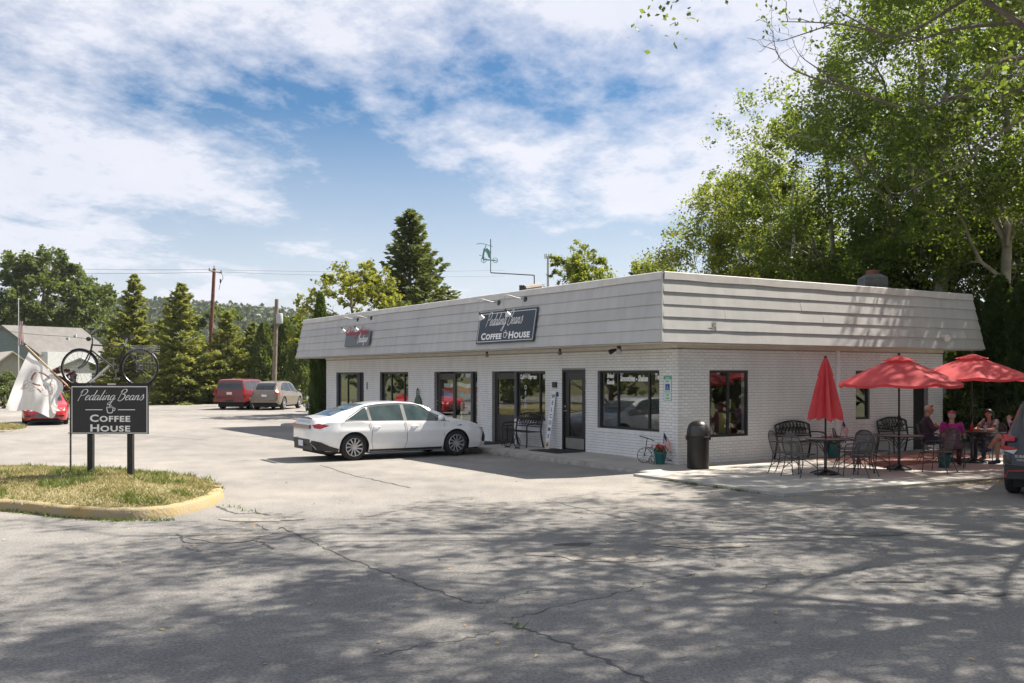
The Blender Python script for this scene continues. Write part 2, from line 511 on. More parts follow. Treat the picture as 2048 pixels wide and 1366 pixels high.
def ribbon(pts, w, z, name, mat, parent, jit=0.035, n=9):
    P = smooth_pts([(p.x, p.y, 0) for p in pts], n)
    rng = random.Random(len(pts) * 7 + int(abs(pts[0].x) * 100))
    L = []; Rr = []
    for i, p in enumerate(P):
        d = (P[min(i + 1, len(P) - 1)] - P[max(i - 1, 0)]).normalized(); nrm = Vector((-d.y, d.x, 0))
        c = p + nrm * rng.uniform(-jit, jit); e = 0.25 if i in (0, len(P) - 1) else 1
        ww = w * e * rng.uniform(0.45, 1.3)
        L.append((c + nrm * ww / 2)); Rr.append((c - nrm * ww / 2))
    b = MB(); k = len(P)
    b.add([(v.x, v.y, z) for v in L] + [(v.x, v.y, z) for v in Rr], [(i, i + 1, k + i + 1, k + i) for i in range(k - 1)])
    return b.build(name, mat, parent)
cracks = [([(432, 1012), (470, 1027), (505, 1026), (540, 1031)], 0.10, CRACK), ([(556, 1053), (620, 1082), (680, 1110), (760, 1143), (830, 1168), (905, 1193), (948, 1207)], 0.035, CRACK),
          ([(948, 1207), (985, 1203), (1040, 1188), (1090, 1178)], 0.022, CRACK), ([(1012, 1245), (1060, 1263), (1140, 1290), (1230, 1330), (1330, 1380)], 0.055, SEAL),
          ([(1012, 1241), (1120, 1213), (1240, 1186), (1310, 1162), (1400, 1148)], 0.020, CRACK), ([(760, 1310), (850, 1291), (930, 1278), (1000, 1262)], 0.022, CRACK),
          ([(1500, 1157), (1640, 1155), (1760, 1134), (1890, 1125), (2060, 1111)], 0.022, CRACK), ([(1470, 1112), (1540, 1130), (1620, 1140), (1700, 1143)], 0.020, CRACK),
          ([(640, 930), (700, 949), (760, 962), (820, 976)], 0.07, CRACK), ([(1085, 998), (1180, 1021), (1250, 1038), (1330, 1055), (1420, 1062)], 0.03, CRACK),
          ([(355, 1068), (378, 1086), (440, 1084), (490, 1080), (520, 1084), (548, 1099)], 0.06, CRACK), ([(362, 1090), (400, 1102), (450, 1106), (470, 1112)], 0.025, CRACK),
          ([(470, 1050), (500, 1045), (540, 1060), (575, 1052)], 0.03, CRACK), ([(150, 862), (260, 876), (330, 874), (420, 881)], 0.06, CRACK),
          ([(1000, 944), (1080, 945), (1160, 947), (1225, 946)], 0.03, CRACK), ([(560, 1060), (700, 1040), (860, 1012), (1000, 1004)], 0.012, CRACK),
          ([(1560, 1156), (1520, 1180), (1440, 1200)], 0.014, CRACK)]
for pts, w, mt in cracks:
    ribbon([gnd(*p) for p in pts], w * .62, 0.004, 'crack', mt, lot)
def blob(c, rx, ry, z, name, mat, parent, seed=0, n=22):
    rng = random.Random(seed); ph = [rng.uniform(0, 6.28) for _ in range(4)]
    vs = []
    for i in range(n):
        a = 2 * PI * i / n
        k = 1 + 0.22 * math.sin(2 * a + ph[0]) + 0.16 * math.sin(3 * a + ph[1]) + 0.1 * math.sin(5 * a + ph[2]) + rng.uniform(-.05, .05)
        vs.append((c.x + rx * k * math.cos(a), c.y + ry * k * math.sin(a), z))
    b = MB(); b.add(vs, [tuple(range(n))]); return b.build(name, mat, parent)
PATCHM = M('worn_gravel_patch', (0.17, 0.155, 0.135), 0.95, c2=(0.33, 0.30, 0.26), scale=14, bump=0.8, bscale=45, detail=8)
for i, (x, y, rx, ry, mt) in enumerate([(1150, 1089, 0.26, 0.10, CRACK), (1752, 1069, 0.42, 0.16, SEAL), (1905, 1183, 0.16, 0.10, SEAL), (1790, 1164, 0.25, 0.05, CRACK),
                                        (1988, 1189, 0.14, 0.09, SEAL), (1190, 1110, 0.75, 0.38, PATCHM), (460, 1075, 0.55, 0.32, PATCHM), (1400, 1090, 0.5, 0.3, PATCHM), (520, 1040, 0.5, 0.22, PATCHM)]):
    blob(gnd(x, y), rx, ry, 0.0035 + 0.0006 * i, 'patch', mt, lot, seed=i)

# raised walk along the front wall, ramped down at the corner, and the patio slab
def walk_z(t):
    if t > 2.2: return 0.13
    if t < -0.9: return 0.052
    return 0.052 + (0.13 - 0.052) * (t + 0.9) / 3.1
w = MB()
ts = [LEN_A + 1.0, 15.9, 12.2, 9.1, 6.1, 4.2, 2.2, 1.2, 0.2, -0.9]
for i in range(len(ts) - 1):
    t1, t0 = ts[i] - 0.004, ts[i + 1] + 0.004
    w.add([FW(t0, -0.15, walk_z(t0)), FW(t1, -0.15, walk_z(t1)), FW(t1, 1.45, walk_z(t1)), FW(t0, 1.45, walk_z(t0)),
           FW(t0, -0.15, -.05), FW(t1, -0.15, -.05), FW(t1, 1.45, -.05), FW(t0, 1.45, -.05)],
          [(0, 1, 2, 3), (4, 7, 6, 5), (0, 4, 5, 1), (1, 5, 6, 2), (2, 6, 7, 3), (3, 7, 4, 0)])
walk = w.build('sidewalk', CONC); struct(walk, 'concrete walk along the front of the coffee house')
w = MB(); n = 60
rngk = random.Random(4)
rows = []
for i in range(n + 1):
    t = LEN_A + 1.0 - (LEN_A + 1.9) * i / n
    z = walk_z(t) + rngk.uniform(-.008, .004); j = rngk.uniform(-.012, .012)
    rows.append([FW(t, 1.452, z), FW(t, 1.585 + j, z - 0.012), FW(t, 1.605 + j, z - 0.04), FW(t, 1.62, -0.03)])
w.add([p for r in rows for p in r], [(i * 4 + j, i * 4 + j + 1, (i + 1) * 4 + j + 1, (i + 1) * 4 + j) for i in range(n) for j in range(3)])
kerb = w.build('kerb', CONC_D, smooth=True, angle=50); struct(kerb, 'worn concrete kerb of the front walk')
# patio: slabs with joints
pat = thing('patio', 'concrete patio slabs in front of the side wall', None, (0, 0, 0)); del pat['label']; struct(pat, 'concrete patio beside the coffee house')
edge = [(-2.05, 5.0), (0.2, 5.15), (2.6, 5.4), (5.0, 5.5), (7.5, 5.45), (10.0, 5.3), (12.5, 5.1)]
def edge_d(s):
    for (s0, d0), (s1, d1) in zip(edge, edge[1:]):
        if s <= s1: return d0 + (d1 - d0) * (s - s0) / (s1 - s0)
    return edge[-1][1]
ss = [-2.05, -0.6, 1.1, 2.9, 4.6, 6.4, 8.2, 10.2, 12.4]
for i in range(len(ss) - 1):
    s0, s1 = ss[i] + 0.006, ss[i + 1] - 0.006
    cuts = [-0.15 if s0 > -0.6 else 0.95, 1.75, 3.4, None]
    for j in range(3):
        b = MB()
        d0 = cuts[j] + 0.005
        e0 = edge_d(s0) if cuts[j + 1] is None else cuts[j + 1] - 0.005
        e1 = edge_d(s1) if cuts[j + 1] is None else cuts[j + 1] - 0.005
        if s0 < -0.7 and j == 0:
            d0 = 0.91
        dz = random.uniform(-.004, .004)
        q = [RW(s0, d0, 0), RW(s1, d0, 0), RW(s1, e1, 0), RW(s0, e0, 0)]
        b.add([(p.x, p.y, 0.05 + dz) for p in q] + [(p.x, p.y, -0.08) for p in q],
              [(0, 1, 2, 3), (7, 6, 5, 4), (0, 4, 5, 1), (1, 5, 6, 2), (2, 6, 7, 3), (3, 7, 4, 0)])
        b.build('slab', CONC, pat)
PAVER = M('red_paver', (0.15, 0.062, 0.048), 0.85, c2=(0.25, 0.125, 0.095), scale=5, rnd=0.2, bump=0.3)
b = MB()
rp = random.Random(8)
for i in range(26):
    for j in range(22):
        s0 = 3.75 + i * 0.205 + (0.1 if j % 2 else 0); d0 = 0.55 + j * 0.105
        if d0 > 2.75 or (s0 > 8.6): continue
        z = 0.0575 + rp.uniform(0, .005)
        b.box(s0, s0 + 0.198, d0, d0 + 0.098, 0.04, z, fn=lambda x, y, zz: tuple(RW(x, y, zz)))
pv = b.build('pavers', PAVER, pat); pv['kind'] = 'stuff'; pv['label'] = 'inset of red brick pavers'

# island with the painted kerb and its mown mound
isl = [(-14, 16.4), (-10.5, 15.75), (-7.94, 15.15), (-6.7, 14.5), (-5.75, 14.2), (-5.15, 14.42), (-4.88, 15.1), (-4.84, 16.2), (-5.15, 17.4), (-5.9, 18.7), (-7.4, 19.9), (-10, 20.7), (-14, 21.2)]
ISL = [Vector((p[0], p[1], 0)) for p in smooth_pts([(x, y, 0) for x, y in isl], 6)]
icen = Vector((-9.5, 17.6, 0))
def mound_z(x, y):
    # height of the grass over the island: rises from the kerb to a flat crown
    d = min((Vector((x, y, 0)) - p).length for p in ISL)
    return 0.125 + 0.30 * (1 - math.exp(-max(0, d - 0.1) / 1.5))
YEL = M('yellow_kerb_paint', (0.34, 0.25, 0.105), 0.92, c2=(0.27, 0.245, 0.195), scale=2.4, bump=0.7, bscale=22, w=0.56, detail=9)
b = MB(); k = len(ISL); rows = []
for i, p in enumerate(ISL):
    d = (ISL[min(i + 1, k - 1)] - ISL[max(i - 1, 0)]).normalized(); nn = Vector((-d.y, d.x, 0))
    if (icen - p).dot(nn) < 0: nn = -nn
    j = random.uniform(-.012, .012)
    back = i > k * 0.62
    h = 0.155 if not back else max(0.05, 0.155 - 0.10 * (i - k * 0.62) / (k * 0.1))
    rows.append([p + Vector((0, 0, -0.02)), p + nn * (0.02 + j) + Vector((0, 0, h * 0.8)), p + nn * (0.05 + j) + Vector((0, 0, h)), p + nn * 0.20 + Vector((0, 0, h + j * .4)), p + nn * 0.22 + Vector((0, 0, 0.0))])
b.add([q for r in rows for q in r], [(i * 5 + j, i * 5 + j + 1, (i + 1) * 5 + j + 1, (i + 1) * 5 + j) for i in range(k - 1) for j in range(4)])
kb = b.build('kerb', YEL, smooth=True, angle=50); struct(kb, 'yellow painted concrete kerb round the grass island')
def inside(poly, x, y):
    c = False; n = len(poly)
    for i in range(n):
        a, b_ = poly[i], poly[i - 1]
        if (a.y > y) != (b_.y > y) and x < (b_.x - a.x) * (y - a.y) / (b_.y - a.y) + a.x: c = not c
    return c
def grid_soil(poly, fz_, name, mat, step=0.22):
    xs = [p.x for p in poly]; ys = [p.y for p in poly]
    nx = int((max(xs) - min(xs)) / step) + 2; ny = int((max(ys) - min(ys)) / step) + 2
    b = MB(); idx = {}
    for i in range(nx):
        for j in range(ny):
            x = min(xs) + i * step; y = min(ys) + j * step
            if inside(poly, x, y): idx[i, j] = len(b.v); b.v.append((x, y, fz_(x, y)))
    for (i, j), a in idx.items():
        if (i + 1, j) in idx and (i, j + 1) in idx and (i + 1, j + 1) in idx:
            b.f.append((a, idx[i + 1, j], idx[i + 1, j + 1], idx[i, j + 1])); b.m.append(0)
    return b.build(name, mat, smooth=True, angle=60)
so = grid_soil(ISL, mound_z, 'lawn', DRYG); struct(so, 'dry mown mound of the grass island')
def blades(pts, h0, h1, name, mat, lean=0.6, wid=0.007):
    n = len(pts); P = np.array(pts, dtype=np.float64)
    a = RNG.uniform(0, 2 * PI, n); h = RNG.uniform(h0, h1, n) * RNG.uniform(0.5, 1, n)
    ln = RNG.normal(0, lean, (n, 2)) * h[:, None]
    wv = np.stack([np.cos(a), np.sin(a), np.zeros(n)], 1) * (wid * RNG.uniform(0.6, 1.5, n))[:, None]
    tip = P + np.concatenate([ln, h[:, None]], 1)
    V = np.stack([P - wv, P + wv, tip], 1).reshape(-1, 3)
    o = np_mesh(name, V, np.arange(3 * n).reshape(-1, 3), mat); o['kind'] = 'stuff'; return o
GRASS = leaf_mat('island_grass', (0.19, 0.185, 0.055), (0.48, 0.40, 0.22), (0.34, 0.31, 0.09), 0.3, scale=1.3)
pts = []
rg = random.Random(3)
def clump(x, y):
    return 0.5 + 0.5 * math.sin(x * 2.1 + 1.3 * math.sin(y * 1.7)) * math.sin(y * 2.6 + x)
while len(pts) < 42000:
    x, y = rg.uniform(-10.2, -4.9), rg.uniform(14.3, 20.6)
    if inside(ISL, x, y):
        dd = min((Vector((x, y, 0)) - p).length for p in ISL[::3])
        if dd > 0.2 and rg.random() < 0.35 + 0.65 * clump(x, y): pts.append((x, y, mound_z(x, y) - .005))
o = blades(pts, 0.03, 0.08, 'grass', GRASS); o['label'] = 'short dry and green grass on the kerbed island'
WEED = leaf_mat('weed_green', (0.06, 0.095, 0.02), (0.13, 0.17, 0.04), (0.22, 0.30, 0.05), 0.35, scale=3)
pts = []
for i in range(1500):
    x, y = rg.uniform(-9.6, -5.2), rg.uniform(14.6, 20)
    if inside(ISL, x, y) and min((Vector((x, y, 0)) - p).length for p in ISL[::3]) > .25 and clump(x * 1.3 + 4, y * 1.2) > 0.62:
        for _ in range(7): pts.append((x + rg.gauss(0, .04), y + rg.gauss(0, .04), mound_z(x, y)))
o = blades(pts, 0.06, 0.15, 'weeds', WEED, 0.7, 0.012); o['label'] = 'tufts of green weeds in the island grass'
# weeds in kerb joints and along slab edges
pts = []
def weed_line(a, b_, n, h=1.0, spread=0.05):
    for i in range(n):
        u = rg.random()
        if math.sin(u * 23) + math.sin(u * 57) < -0.2: continue
        p = a.lerp(b_, u); pts.append((p.x + rg.gauss(0, spread), p.y + rg.gauss(0, spread), 0.0))
weed_line(gnd(0, 1022), gnd(110, 1033), 300); weed_line(gnd(100, 1034), gnd(240, 1043), 200); weed_line(gnd(220, 1043), gnd(350, 1040), 240)
weed_line(gnd(1335, 962), gnd(1500, 985), 380, spread=0.035); weed_line(gnd(1500, 985), gnd(1590, 990), 60)
weed_line(FW(6.3, 1.64, 0), FW(4.2, 1.64, 0), 60, spread=.02); weed_line(gnd(450, 1012), gnd(530, 1030), 60)
weed_line(gnd(1030, 1250), gnd(1055, 1262), 16, spread=.015)
o = blades(pts, 0.03, 0.085, 'weeds', WEED, 0.7, 0.009); o['label'] = 'weeds growing in kerb joints and slab edges'
LITTER = M('fallen_leaves', (0.33, 0.20, 0.075), 0.9, c2=(0.50, 0.36, 0.16), scale=9)
pts = []
for i in range(900):
    s = rg.uniform(-1.5, 7.5); d = edge_d(s) + abs(rg.gauss(0, 0.13)) + 0.01
    if rg.random() < 0.25 + 0.75 * (s > 2.0): p = RW(s, d, 0.004); pts.append(p)
for i in range(420):
    x, y = rg.uniform(-7, 9), rg.uniform(7, 21)
    if not inside(ISL, x, y): pts.append(Vector((x, y, 0.006)))
V = []; Q = []
for p in pts:
    a = rg.uniform(0, 6.28); r = rg.uniform(0.012, 0.03)
    for q in range(4):
        V.append((p.x + r * math.cos(a + q * PI / 2) * (1 if q % 2 else .6), p.y + r * math.sin(a + q * PI / 2) * (1 if q % 2 else .6), p.z + rg.uniform(0, .018)))
Q = np.arange(len(V)).reshape(-1, 4)
o = np_mesh('leaf_litter', np.array(V), Q, LITTER); o['kind'] = 'stuff'; o['label'] = 'dry fallen leaves along the patio edge and on the lot'
# second verge at the far left
isl2 = [Vector(p) for p in smooth_pts([(-40, 39, 0), (-26, 37.0, 0), (-20.5, 35.6, 0), (-18.6, 36.6, 0), (-20, 39.8, 0), (-24, 42.3, 0), (-40, 46, 0)], 5)]
so = grid_soil(isl2, lambda x, y: 0.06 + 0.05 * math.sin(x * .9) * math.sin(y), 'lawn', DRYG, 0.4); struct(so, 'grass verge at the street side of the lot')
pts = []
while len(pts) < 16000:
    x, y = rg.uniform(-27, -18.6), rg.uniform(35.6, 44)
    if inside(isl2, x, y) and rg.random() < .3 + .7 * clump(x, y): pts.append((x, y, 0.07))
o = blades(pts, 0.06, 0.16, 'grass', GRASS, .6, .012); o['label'] = 'dry grass on the street-side verge'
b = MB(); kk = len(isl2)
for i in range(kk - 1):
    p, q = isl2[i], isl2[i + 1]
    b.add([p, q, q + Vector((0, -.16, 0)), p + Vector((0, -.16, 0)), p + Vector((0, 0, .07)), q + Vector((0, 0, .07)), q + Vector((0, -.16, .06)), p + Vector((0, -.16, .06))], [(0, 1, 5, 4), (4, 5, 6, 7), (7, 6, 2, 3)])
o = b.build('kerb', CONC_D); struct(o, 'low concrete kerb of the street-side verge')

# ============================================================ coffee house
HOUSE = thing('coffee_house', 'low white painted brick coffee house with grey lapped mansard roof', 'building', COR)
WHITE_BRICK = M('white_painted_brick', (0.83, 0.825, 0.81), 0.6, c2=(0.70, 0.69, 0.66), scale=2.2, stretch=(1, 1, .3), detail=9, w=.58, bump=0.35, bscale=90, rnd=0.05)
MORTAR = M('painted_mortar', (0.36, 0.355, 0.345), 0.85, var=0.12, scale=10, bump=0.4, bscale=60)
SIDING = M('weathered_grey_siding', (0.385, 0.38, 0.37), 0.6, c2=(0.47, 0.46, 0.445), scale=2.6, stretch=(1, 1, .13), rnd=0.06, detail=8, bump=0.06, bscale=14)
FASCIA = M('roof_cap_metal', (0.47, 0.45, 0.42), 0.6, c2=(0.60, 0.58, 0.55), scale=2.5, detail=8)
DARKTRIM = M('dark_bronze_frame', (0.021, 0.020, 0.020), 0.42, var=0.2, spec=0.5)
JAMB = M('grey_window_jamb', (0.26, 0.27, 0.285), 0.6, var=0.1)
SOFFIT = M('painted_soffit', (0.62, 0.58, 0.50), 0.8, var=0.1, scale=3)
GLASS = glass_mat('shop_glass', (0.95, 0.97, 0.96), 0.015)
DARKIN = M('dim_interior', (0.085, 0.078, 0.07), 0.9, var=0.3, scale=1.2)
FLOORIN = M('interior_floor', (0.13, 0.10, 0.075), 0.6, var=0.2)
STEEL = M('brushed_steel', (0.55, 0.53, 0.49), 0.35, metal=0.9, var=0.1)
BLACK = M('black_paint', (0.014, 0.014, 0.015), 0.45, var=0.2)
WHITEP = M('white_print', (0.80, 0.80, 0.79), 0.6, var=0.03)

WALL_H = 2.74
def op_f(xl, xr, yt, yb=None, zb=None, zt=None):
    t1, t0 = ft(xl), ft(xr)
    return [t0, t1, fz(xl, yb) if zb is None else zb, fz(xr, yt) if zt is None else zt]
FO = {'A': op_f(673, 728, 740.5, zb=0.13), 'B': op_f(760, 817, 740, zb=0.62), 'C': op_f(869, 955, 739, zb=0.13),
      'D': op_f(984.5, 1091, 738, zb=0.13), 'E': op_f(1125, 1171.5, 736.5, zb=0.13), 'F': op_f(1195.5, 1319, 741.5, zb=0.78)}
HEAD = 2.215
for k_ in FO: FO[k_][3] = HEAD
FO['E'][3] = 2.255
zsC = 0.62; zsD = 0.86
def op_r(xl, xr, zb, zt): return [rs(xl), rs(xr), zb, zt]
RO = {'G': op_r(1418.5, 1496, 0.66, 2.215), 'H': op_r(1711, 1739, 0.95, 2.215), 'I': op_r(1826, 1856, 0.05, 2.13)}
# sub-openings that keep a brick wall below the glass
front_holes = [FO['A'], FO['B'], [ft(941), FO['C'][1], 0.13, HEAD], [FO['C'][0], ft(941), zsC, HEAD],
               [ft(1029), FO['D'][1], 0.13, HEAD], [FO['D'][0], ft(1029), zsD, HEAD], FO['E'], FO['F']]
right_holes = [RO['G'], RO['H'], RO['I']]
THK = 0.22
def wall_boxes(b, fn, L, holes, z0=-0.05, z1=WALL_H + .06):
    us = sorted({0.0, L} | {h[0] for h in holes} | {h[1] for h in holes})
    for u0, u1 in zip(us, us[1:]):
        if u1 - u0 < 1e-4: continue
        um = (u0 + u1) / 2; zz = [z0]
        hs = sorted([h for h in holes if h[0] < um < h[1]], key=lambda h: h[2])
        segs = []; cur = z0
        for h in hs:
            if h[2] > cur + 1e-3: segs.append((cur, h[2]))
            cur = max(cur, h[3])
        if cur < z1: segs.append((cur, z1))
        for a, c in segs:
            b.box(u0, u1, -THK, 0.0, a, c, fn=lambda x, y, z: tuple(fn(x, y, z)))
b = MB(); wall_boxes(b, FW, LEN_A, front_holes); adopt(b.build('front_wall', MORTAR), HOUSE)
b = MB(); wall_boxes(b, lambda s, d, z: RW(s, d, z), LEN_B, right_holes); adopt(b.build('side_wall', MORTAR), HOUSE)
b = MB()
b.box(LEN_A - .22, LEN_A, -LEN_B, -THK - .002, -.05, 2.8, fn=lambda x, y, z: tuple(FW(x, y, z)))
b.box(0.0, LEN_A - .222, -LEN_B, -LEN_B + .22, -.05, 2.8, fn=lambda x, y, z: tuple(FW(x, y, z)))
adopt(b.build('rear_wall', MORTAR), HOUSE)
# bricks
BL, BH, J = 0.203, 0.0677, 0.0085
def lay(fn, L, holes, zmin, off0):
    out = []
    ncourse = int((WALL_H) / BH) + 1
    for c in range(-1, ncourse):
        z0 = c * BH; z1 = z0 + BH - J
        if z1 < zmin: continue
        if z1 > WALL_H: break
        u = -((c % 2) * BL / 2) - (BL if off0 else 0)
        while u < L:
            a, e = max(u, -0.012 if True else 0), min(u + BL - J, L)
            u += BL
            if e - a < 0.02: continue
            iv = [(a, e)]
            for h in holes:
                if z1 > h[2] - 0.0 and z0 < h[3] - 0.01:
                    nv = []
                    for p, q in iv:
                        if q <= h[0] or p >= h[1]: nv.append((p, q)); continue
                        if p < h[0] - 0.012: nv.append((p, h[0]))
                        if q > h[1] + 0.012: nv.append((h[1], q))
                    iv = nv
            for p, q in iv:
                if q - p > 0.018: out.append((p, q, z0, z1))
    return out
rb = random.Random(2)
cand = []
for wl, fn, L, holes, nrm in (('F', FW, LEN_A, front_holes, -B), ('R', RW, LEN_B, right_holes, -A)):
    for (p, q, z0, z1) in lay(fn, L, holes, 0.0, 0):
        c = fn((p + q) / 2, 0, (z0 + z1) / 2); v = c - Vector((0, 0, CZ))
        sc_ = (q - p) * (z1 - z0) * abs(v.normalized().dot(nrm)) / v.length ** 2
        cand.append((sc_, wl, p, q, z0, z1))
cand.sort(key=lambda e: -e[0])
PR = 0.011
def brick_verts(p, q, z0, z1, pr, fn):
    e = 0.004
    back = [(p, -.004, z0), (q, -.004, z0), (q, -.004, z1), (p, -.004, z1)]
    mid = [(p, pr - e, z0), (q, pr - e, z0), (q, pr - e, z1), (p, pr - e, z1)]
    fr = [(p + e, pr, z0 + e), (q - e, pr, z0 + e), (q - e, pr, z1 - e), (p + e, pr, z1 - e)]
    vs = [tuple(fn(*v)) for v in back + mid + fr]
    fs = []
    for k_ in (0, 4):
        for i in range(4): fs.append((k_ + i, k_ + (i + 1) % 4, k_ + 4 + (i + 1) % 4, k_ + 4 + i))
    fs.append((8, 9, 10, 11))
    return vs, fs
shared = {}
rest = {'F': MB(), 'R': MB()}
for i, (sc_, wl, p, q, z0, z1) in enumerate(cand):
    fn = FW if wl == 'F' else RW
    pr = PR + rb.uniform(-.003, .003)
    if i < 300:
        key = (wl, round(q - p, 3))
        if key not in shared:
            h = (q - p) / 2
            yaw = A if wl == 'F' else B
            outw = -B if wl == 'F' else -A
            vs, fs = brick_verts(-h, h, -(BH - J) / 2, (BH - J) / 2, PR, lambda x, y, z: yaw * x + outw * y + Vector((0, 0, z)))
            mb = MB(); mb.add(vs, fs); me = mb.mesh('brick'); me.materials.append(WHITE_BRICK); shared[key] = me
        o = bpy.data.objects.new('brick', shared[key]); COL.objects.link(o)
        o.location = fn((p + q) / 2, pr - PR, (z0 + z1) / 2); adopt(o, HOUSE)
    else:
        rest[wl].add(*brick_verts(p, q, z0, z1, pr, fn))
for wl in 'FR':
    o = adopt(rest[wl].build('brickwork', WHITE_BRICK), HOUSE); o['kind'] = 'stuff'
    o['label'] = 'white painted running-bond brickwork of the ' + ('front wall' if wl == 'F' else 'side wall')
# rowlock sills
def rowlock(fn, u0, u1, z, label=None):
    b = MB(); u = u0
    while u < u1 - 0.03:
        b.add(*brick_verts(u, min(u + 0.062, u1), z - 0.10, z, 0.028 + rb.uniform(-.003, .003), fn)); u += 0.069
    o = adopt(b.build('window_sill', WHITE_BRICK), HOUSE)
rowlock(FW, FO['F'][0] - .05, FO['F'][1] + .05, FO['F'][2] - .004)
rowlock(FW, FO['D'][0] - .02, ft(1030), zsD - .004); rowlock(FW, FO['C'][0] - .02, ft(942), zsC - .004); rowlock(FW, FO['B'][0] - .02, FO['B'][1] + .02, FO['B'][2] - .004)
rowlock(RW, RO['G'][0] - .05, RO['G'][1] + .15, RO['G'][2] - .004); rowlock(RW, RO['H'][0] - .02, RO['H'][1] + .08, RO['H'][2] - .004)

# frames, panes and doors
def box_on(b, fn, u0, u1, d0, d1, z0, z1, mi=0):
    b.box(u0, u1, d0, d1, z0, z1, mi, fn=lambda x, y, z: tuple(fn(x, y, z)))
def window(fn, u0, u1, z0, z1, mull, fw=0.055, dep=-0.075, rails=(), jamb=True, label=None):
    """frame with vertical mullions at the given u values; returns the frame (a part of the house)"""
    b = MB(); d0, d1 = dep - 0.05, dep
    ms = sorted(mull)
    box_on(b, fn, u0 + .002, u0 + fw, d0, d1, z0, z1); box_on(b, fn, u1 - fw, u1 - .002, d0, d1, z0, z1)
    box_on(b, fn, u0 + fw, u1 - fw, d0, d1, z1 - fw, z1 - .002); box_on(b, fn, u0 + fw, u1 - fw, d0, d1, z0 + .002, z0 + fw)
    for m_ in ms: box_on(b, fn, m_ - fw / 2, m_ + fw / 2, d0, d1 + .004, z0 + fw, z1 - fw)
    fr = adopt(b.build('window', DARKTRIM), HOUSE)
    if label: fr['label'] = label
    xs = [u0 + fw] + sum([[m_ - fw / 2, m_ + fw / 2] for m_ in ms], []) + [u1 - fw]
    for i in range(0, len(xs), 2):
        pb = MB(); box_on(pb, fn, xs[i], xs[i + 1], dep - .030, dep - .024, z0 + fw, z1 - fw)
        o = pb.build('pane', GLASS); o.parent = fr; o.matrix_parent_inverse = fr.matrix_parent_inverse.copy() if False else Matrix.Identity(4)
        o.matrix_parent_inverse = (Matrix.Translation(HOUSE.location) @ fr.matrix_parent_inverse).inverted()
    if jamb:
        jb = MB(); box_on(jb, fn, u1 - .001, u1 + .004, -.18, 0.004, z0, z1); box_on(jb, fn, u0 - .004, u0 + .001, -.18, 0.004, z0, z1); box_on(jb, fn, u0, u1, -.18, 0.003, z1 - .001, z1 + .004)
        o = jb.build('jamb', JAMB); o.parent = fr; o.matrix_parent_inverse = (Matrix.Translation(HOUSE.location) @ fr.matrix_parent_inverse).inverted()
    return fr
def under(o, p):     # sub-part of a part of the house, built in world coordinates
    o.parent = p; o.matrix_parent_inverse = (Matrix.Translation(HOUSE.location) @ p.matrix_parent_inverse).inverted(); return o
def door(fn, u0, u1, z0, z1, dep, gl, label, kick=False, hside=1):
    b = MB(); d0, d1 = dep - .045, dep
    a, c, zl, zh = gl
    box_on(b, fn, u0, a, d0, d1, z0, z1); box_on(b, fn, c, u1, d0, d1, z0, z1)
    box_on(b, fn, a, c, d0, d1, z0, zl); box_on(b, fn, a, c, d0, d1, zh, z1)
    dr = adopt(b.build('door', DARKTRIM), HOUSE); dr['label'] = label
    p = MB(); box_on(p, fn, a, c, dep - .026, dep - .02, zl, zh); under(p.build('pane', GLASS), dr)
    if kick:
        p = MB(); box_on(p, fn, u0 + .05, u1 - .05, dep, dep + .004, z0 + .03, z0 + .31); under(p.build('kick_plate', STEEL), dr)
    p = MB(); hu = (u1 - .05) if hside > 0 else (u0 + .05)
    p.tube([fn(hu, dep, z0 + 1.02), fn(hu, dep + .05, z0 + 1.02), fn(hu - hside * .11, dep + .055, z0 + 1.02)], .011, 6)
    p.cyl(fn(hu, dep, z0 + 1.14), fn(hu, dep + .03, z0 + 1.14), .022, 8)
    under(p.build('handle', STEEL), dr)
    return dr
o_ = FO['F']; window(FW, o_[0], o_[1], o_[2], o_[3], [ft(1293), ft(1231)], label='wide three-pane shop window beside the corner')
o_ = FO['A']; window(FW, ft(714), o_[1], o_[2], o_[3], [ft(692)], label='left shop window next to the open door')
o_ = FO['B']; window(FW, o_[0], o_[1], o_[2], o_[3], [ft(779), ft(805)], label='three-pane shop window behind the white car')
o_ = FO['C']; window(FW, o_[0], ft(941.5), zsC, HEAD, [], label='narrow right pane of the boutique window')
window(FW, ft(941.5), ft(905), .13, HEAD, [], jamb=False, label='tall middle pane of the boutique window')
tC = ft(904.5)
door(FW, tC + .0, o_[1] - .01, .13, HEAD - .05, -.09, (tC + .12, o_[1] - .25, .4, HEAD - .25), 'boutique door with a tall glass panel')
o_ = FO['D']; window(FW, o_[0], ft(1029), zsD, HEAD, [ft(1075.5)], label='two-pane window above the iron bench')
tD = ft(1028.5)
door(FW, tD, o_[1] - .01, .13, HEAD - .03, -.09, (tD + .12, o_[1] - .17, .95, HEAD - .22), 'brown door with a narrow glass panel beside the bench', hside=-1)
o_ = FO['E']
b = MB()
for u0, u1, z0, z1 in ((o_[0], o_[0] + .055, o_[2], o_[3]), (o_[1] - .055, o_[1], o_[2], o_[3]), (o_[0] + .055, o_[1] - .055, o_[3] - .055, o_[3])):
    box_on(b, FW, u0, u1, -.12, .018, z0, z1)
adopt(b.build('door_frame', DARKTRIM), HOUSE)
door(FW, o_[0] + .058, o_[1] - .058, .14, o_[3] - .058, -.03, (o_[0] + .20, o_[1] - .26, .50, o_[3] - .27), 'dark main door with glass panel and steel kick plate', kick=True)
o_ = RO['G']; window(RW, o_[0], o_[1], o_[2], o_[3], [(o_[0] + o_[1]) / 2], dep=-.02, label='two-pane window in the side wall')
o_ = RO['H']; window(RW, o_[0], o_[1], o_[2], o_[3], [], dep=-.05, label='small window behind the open umbrella')
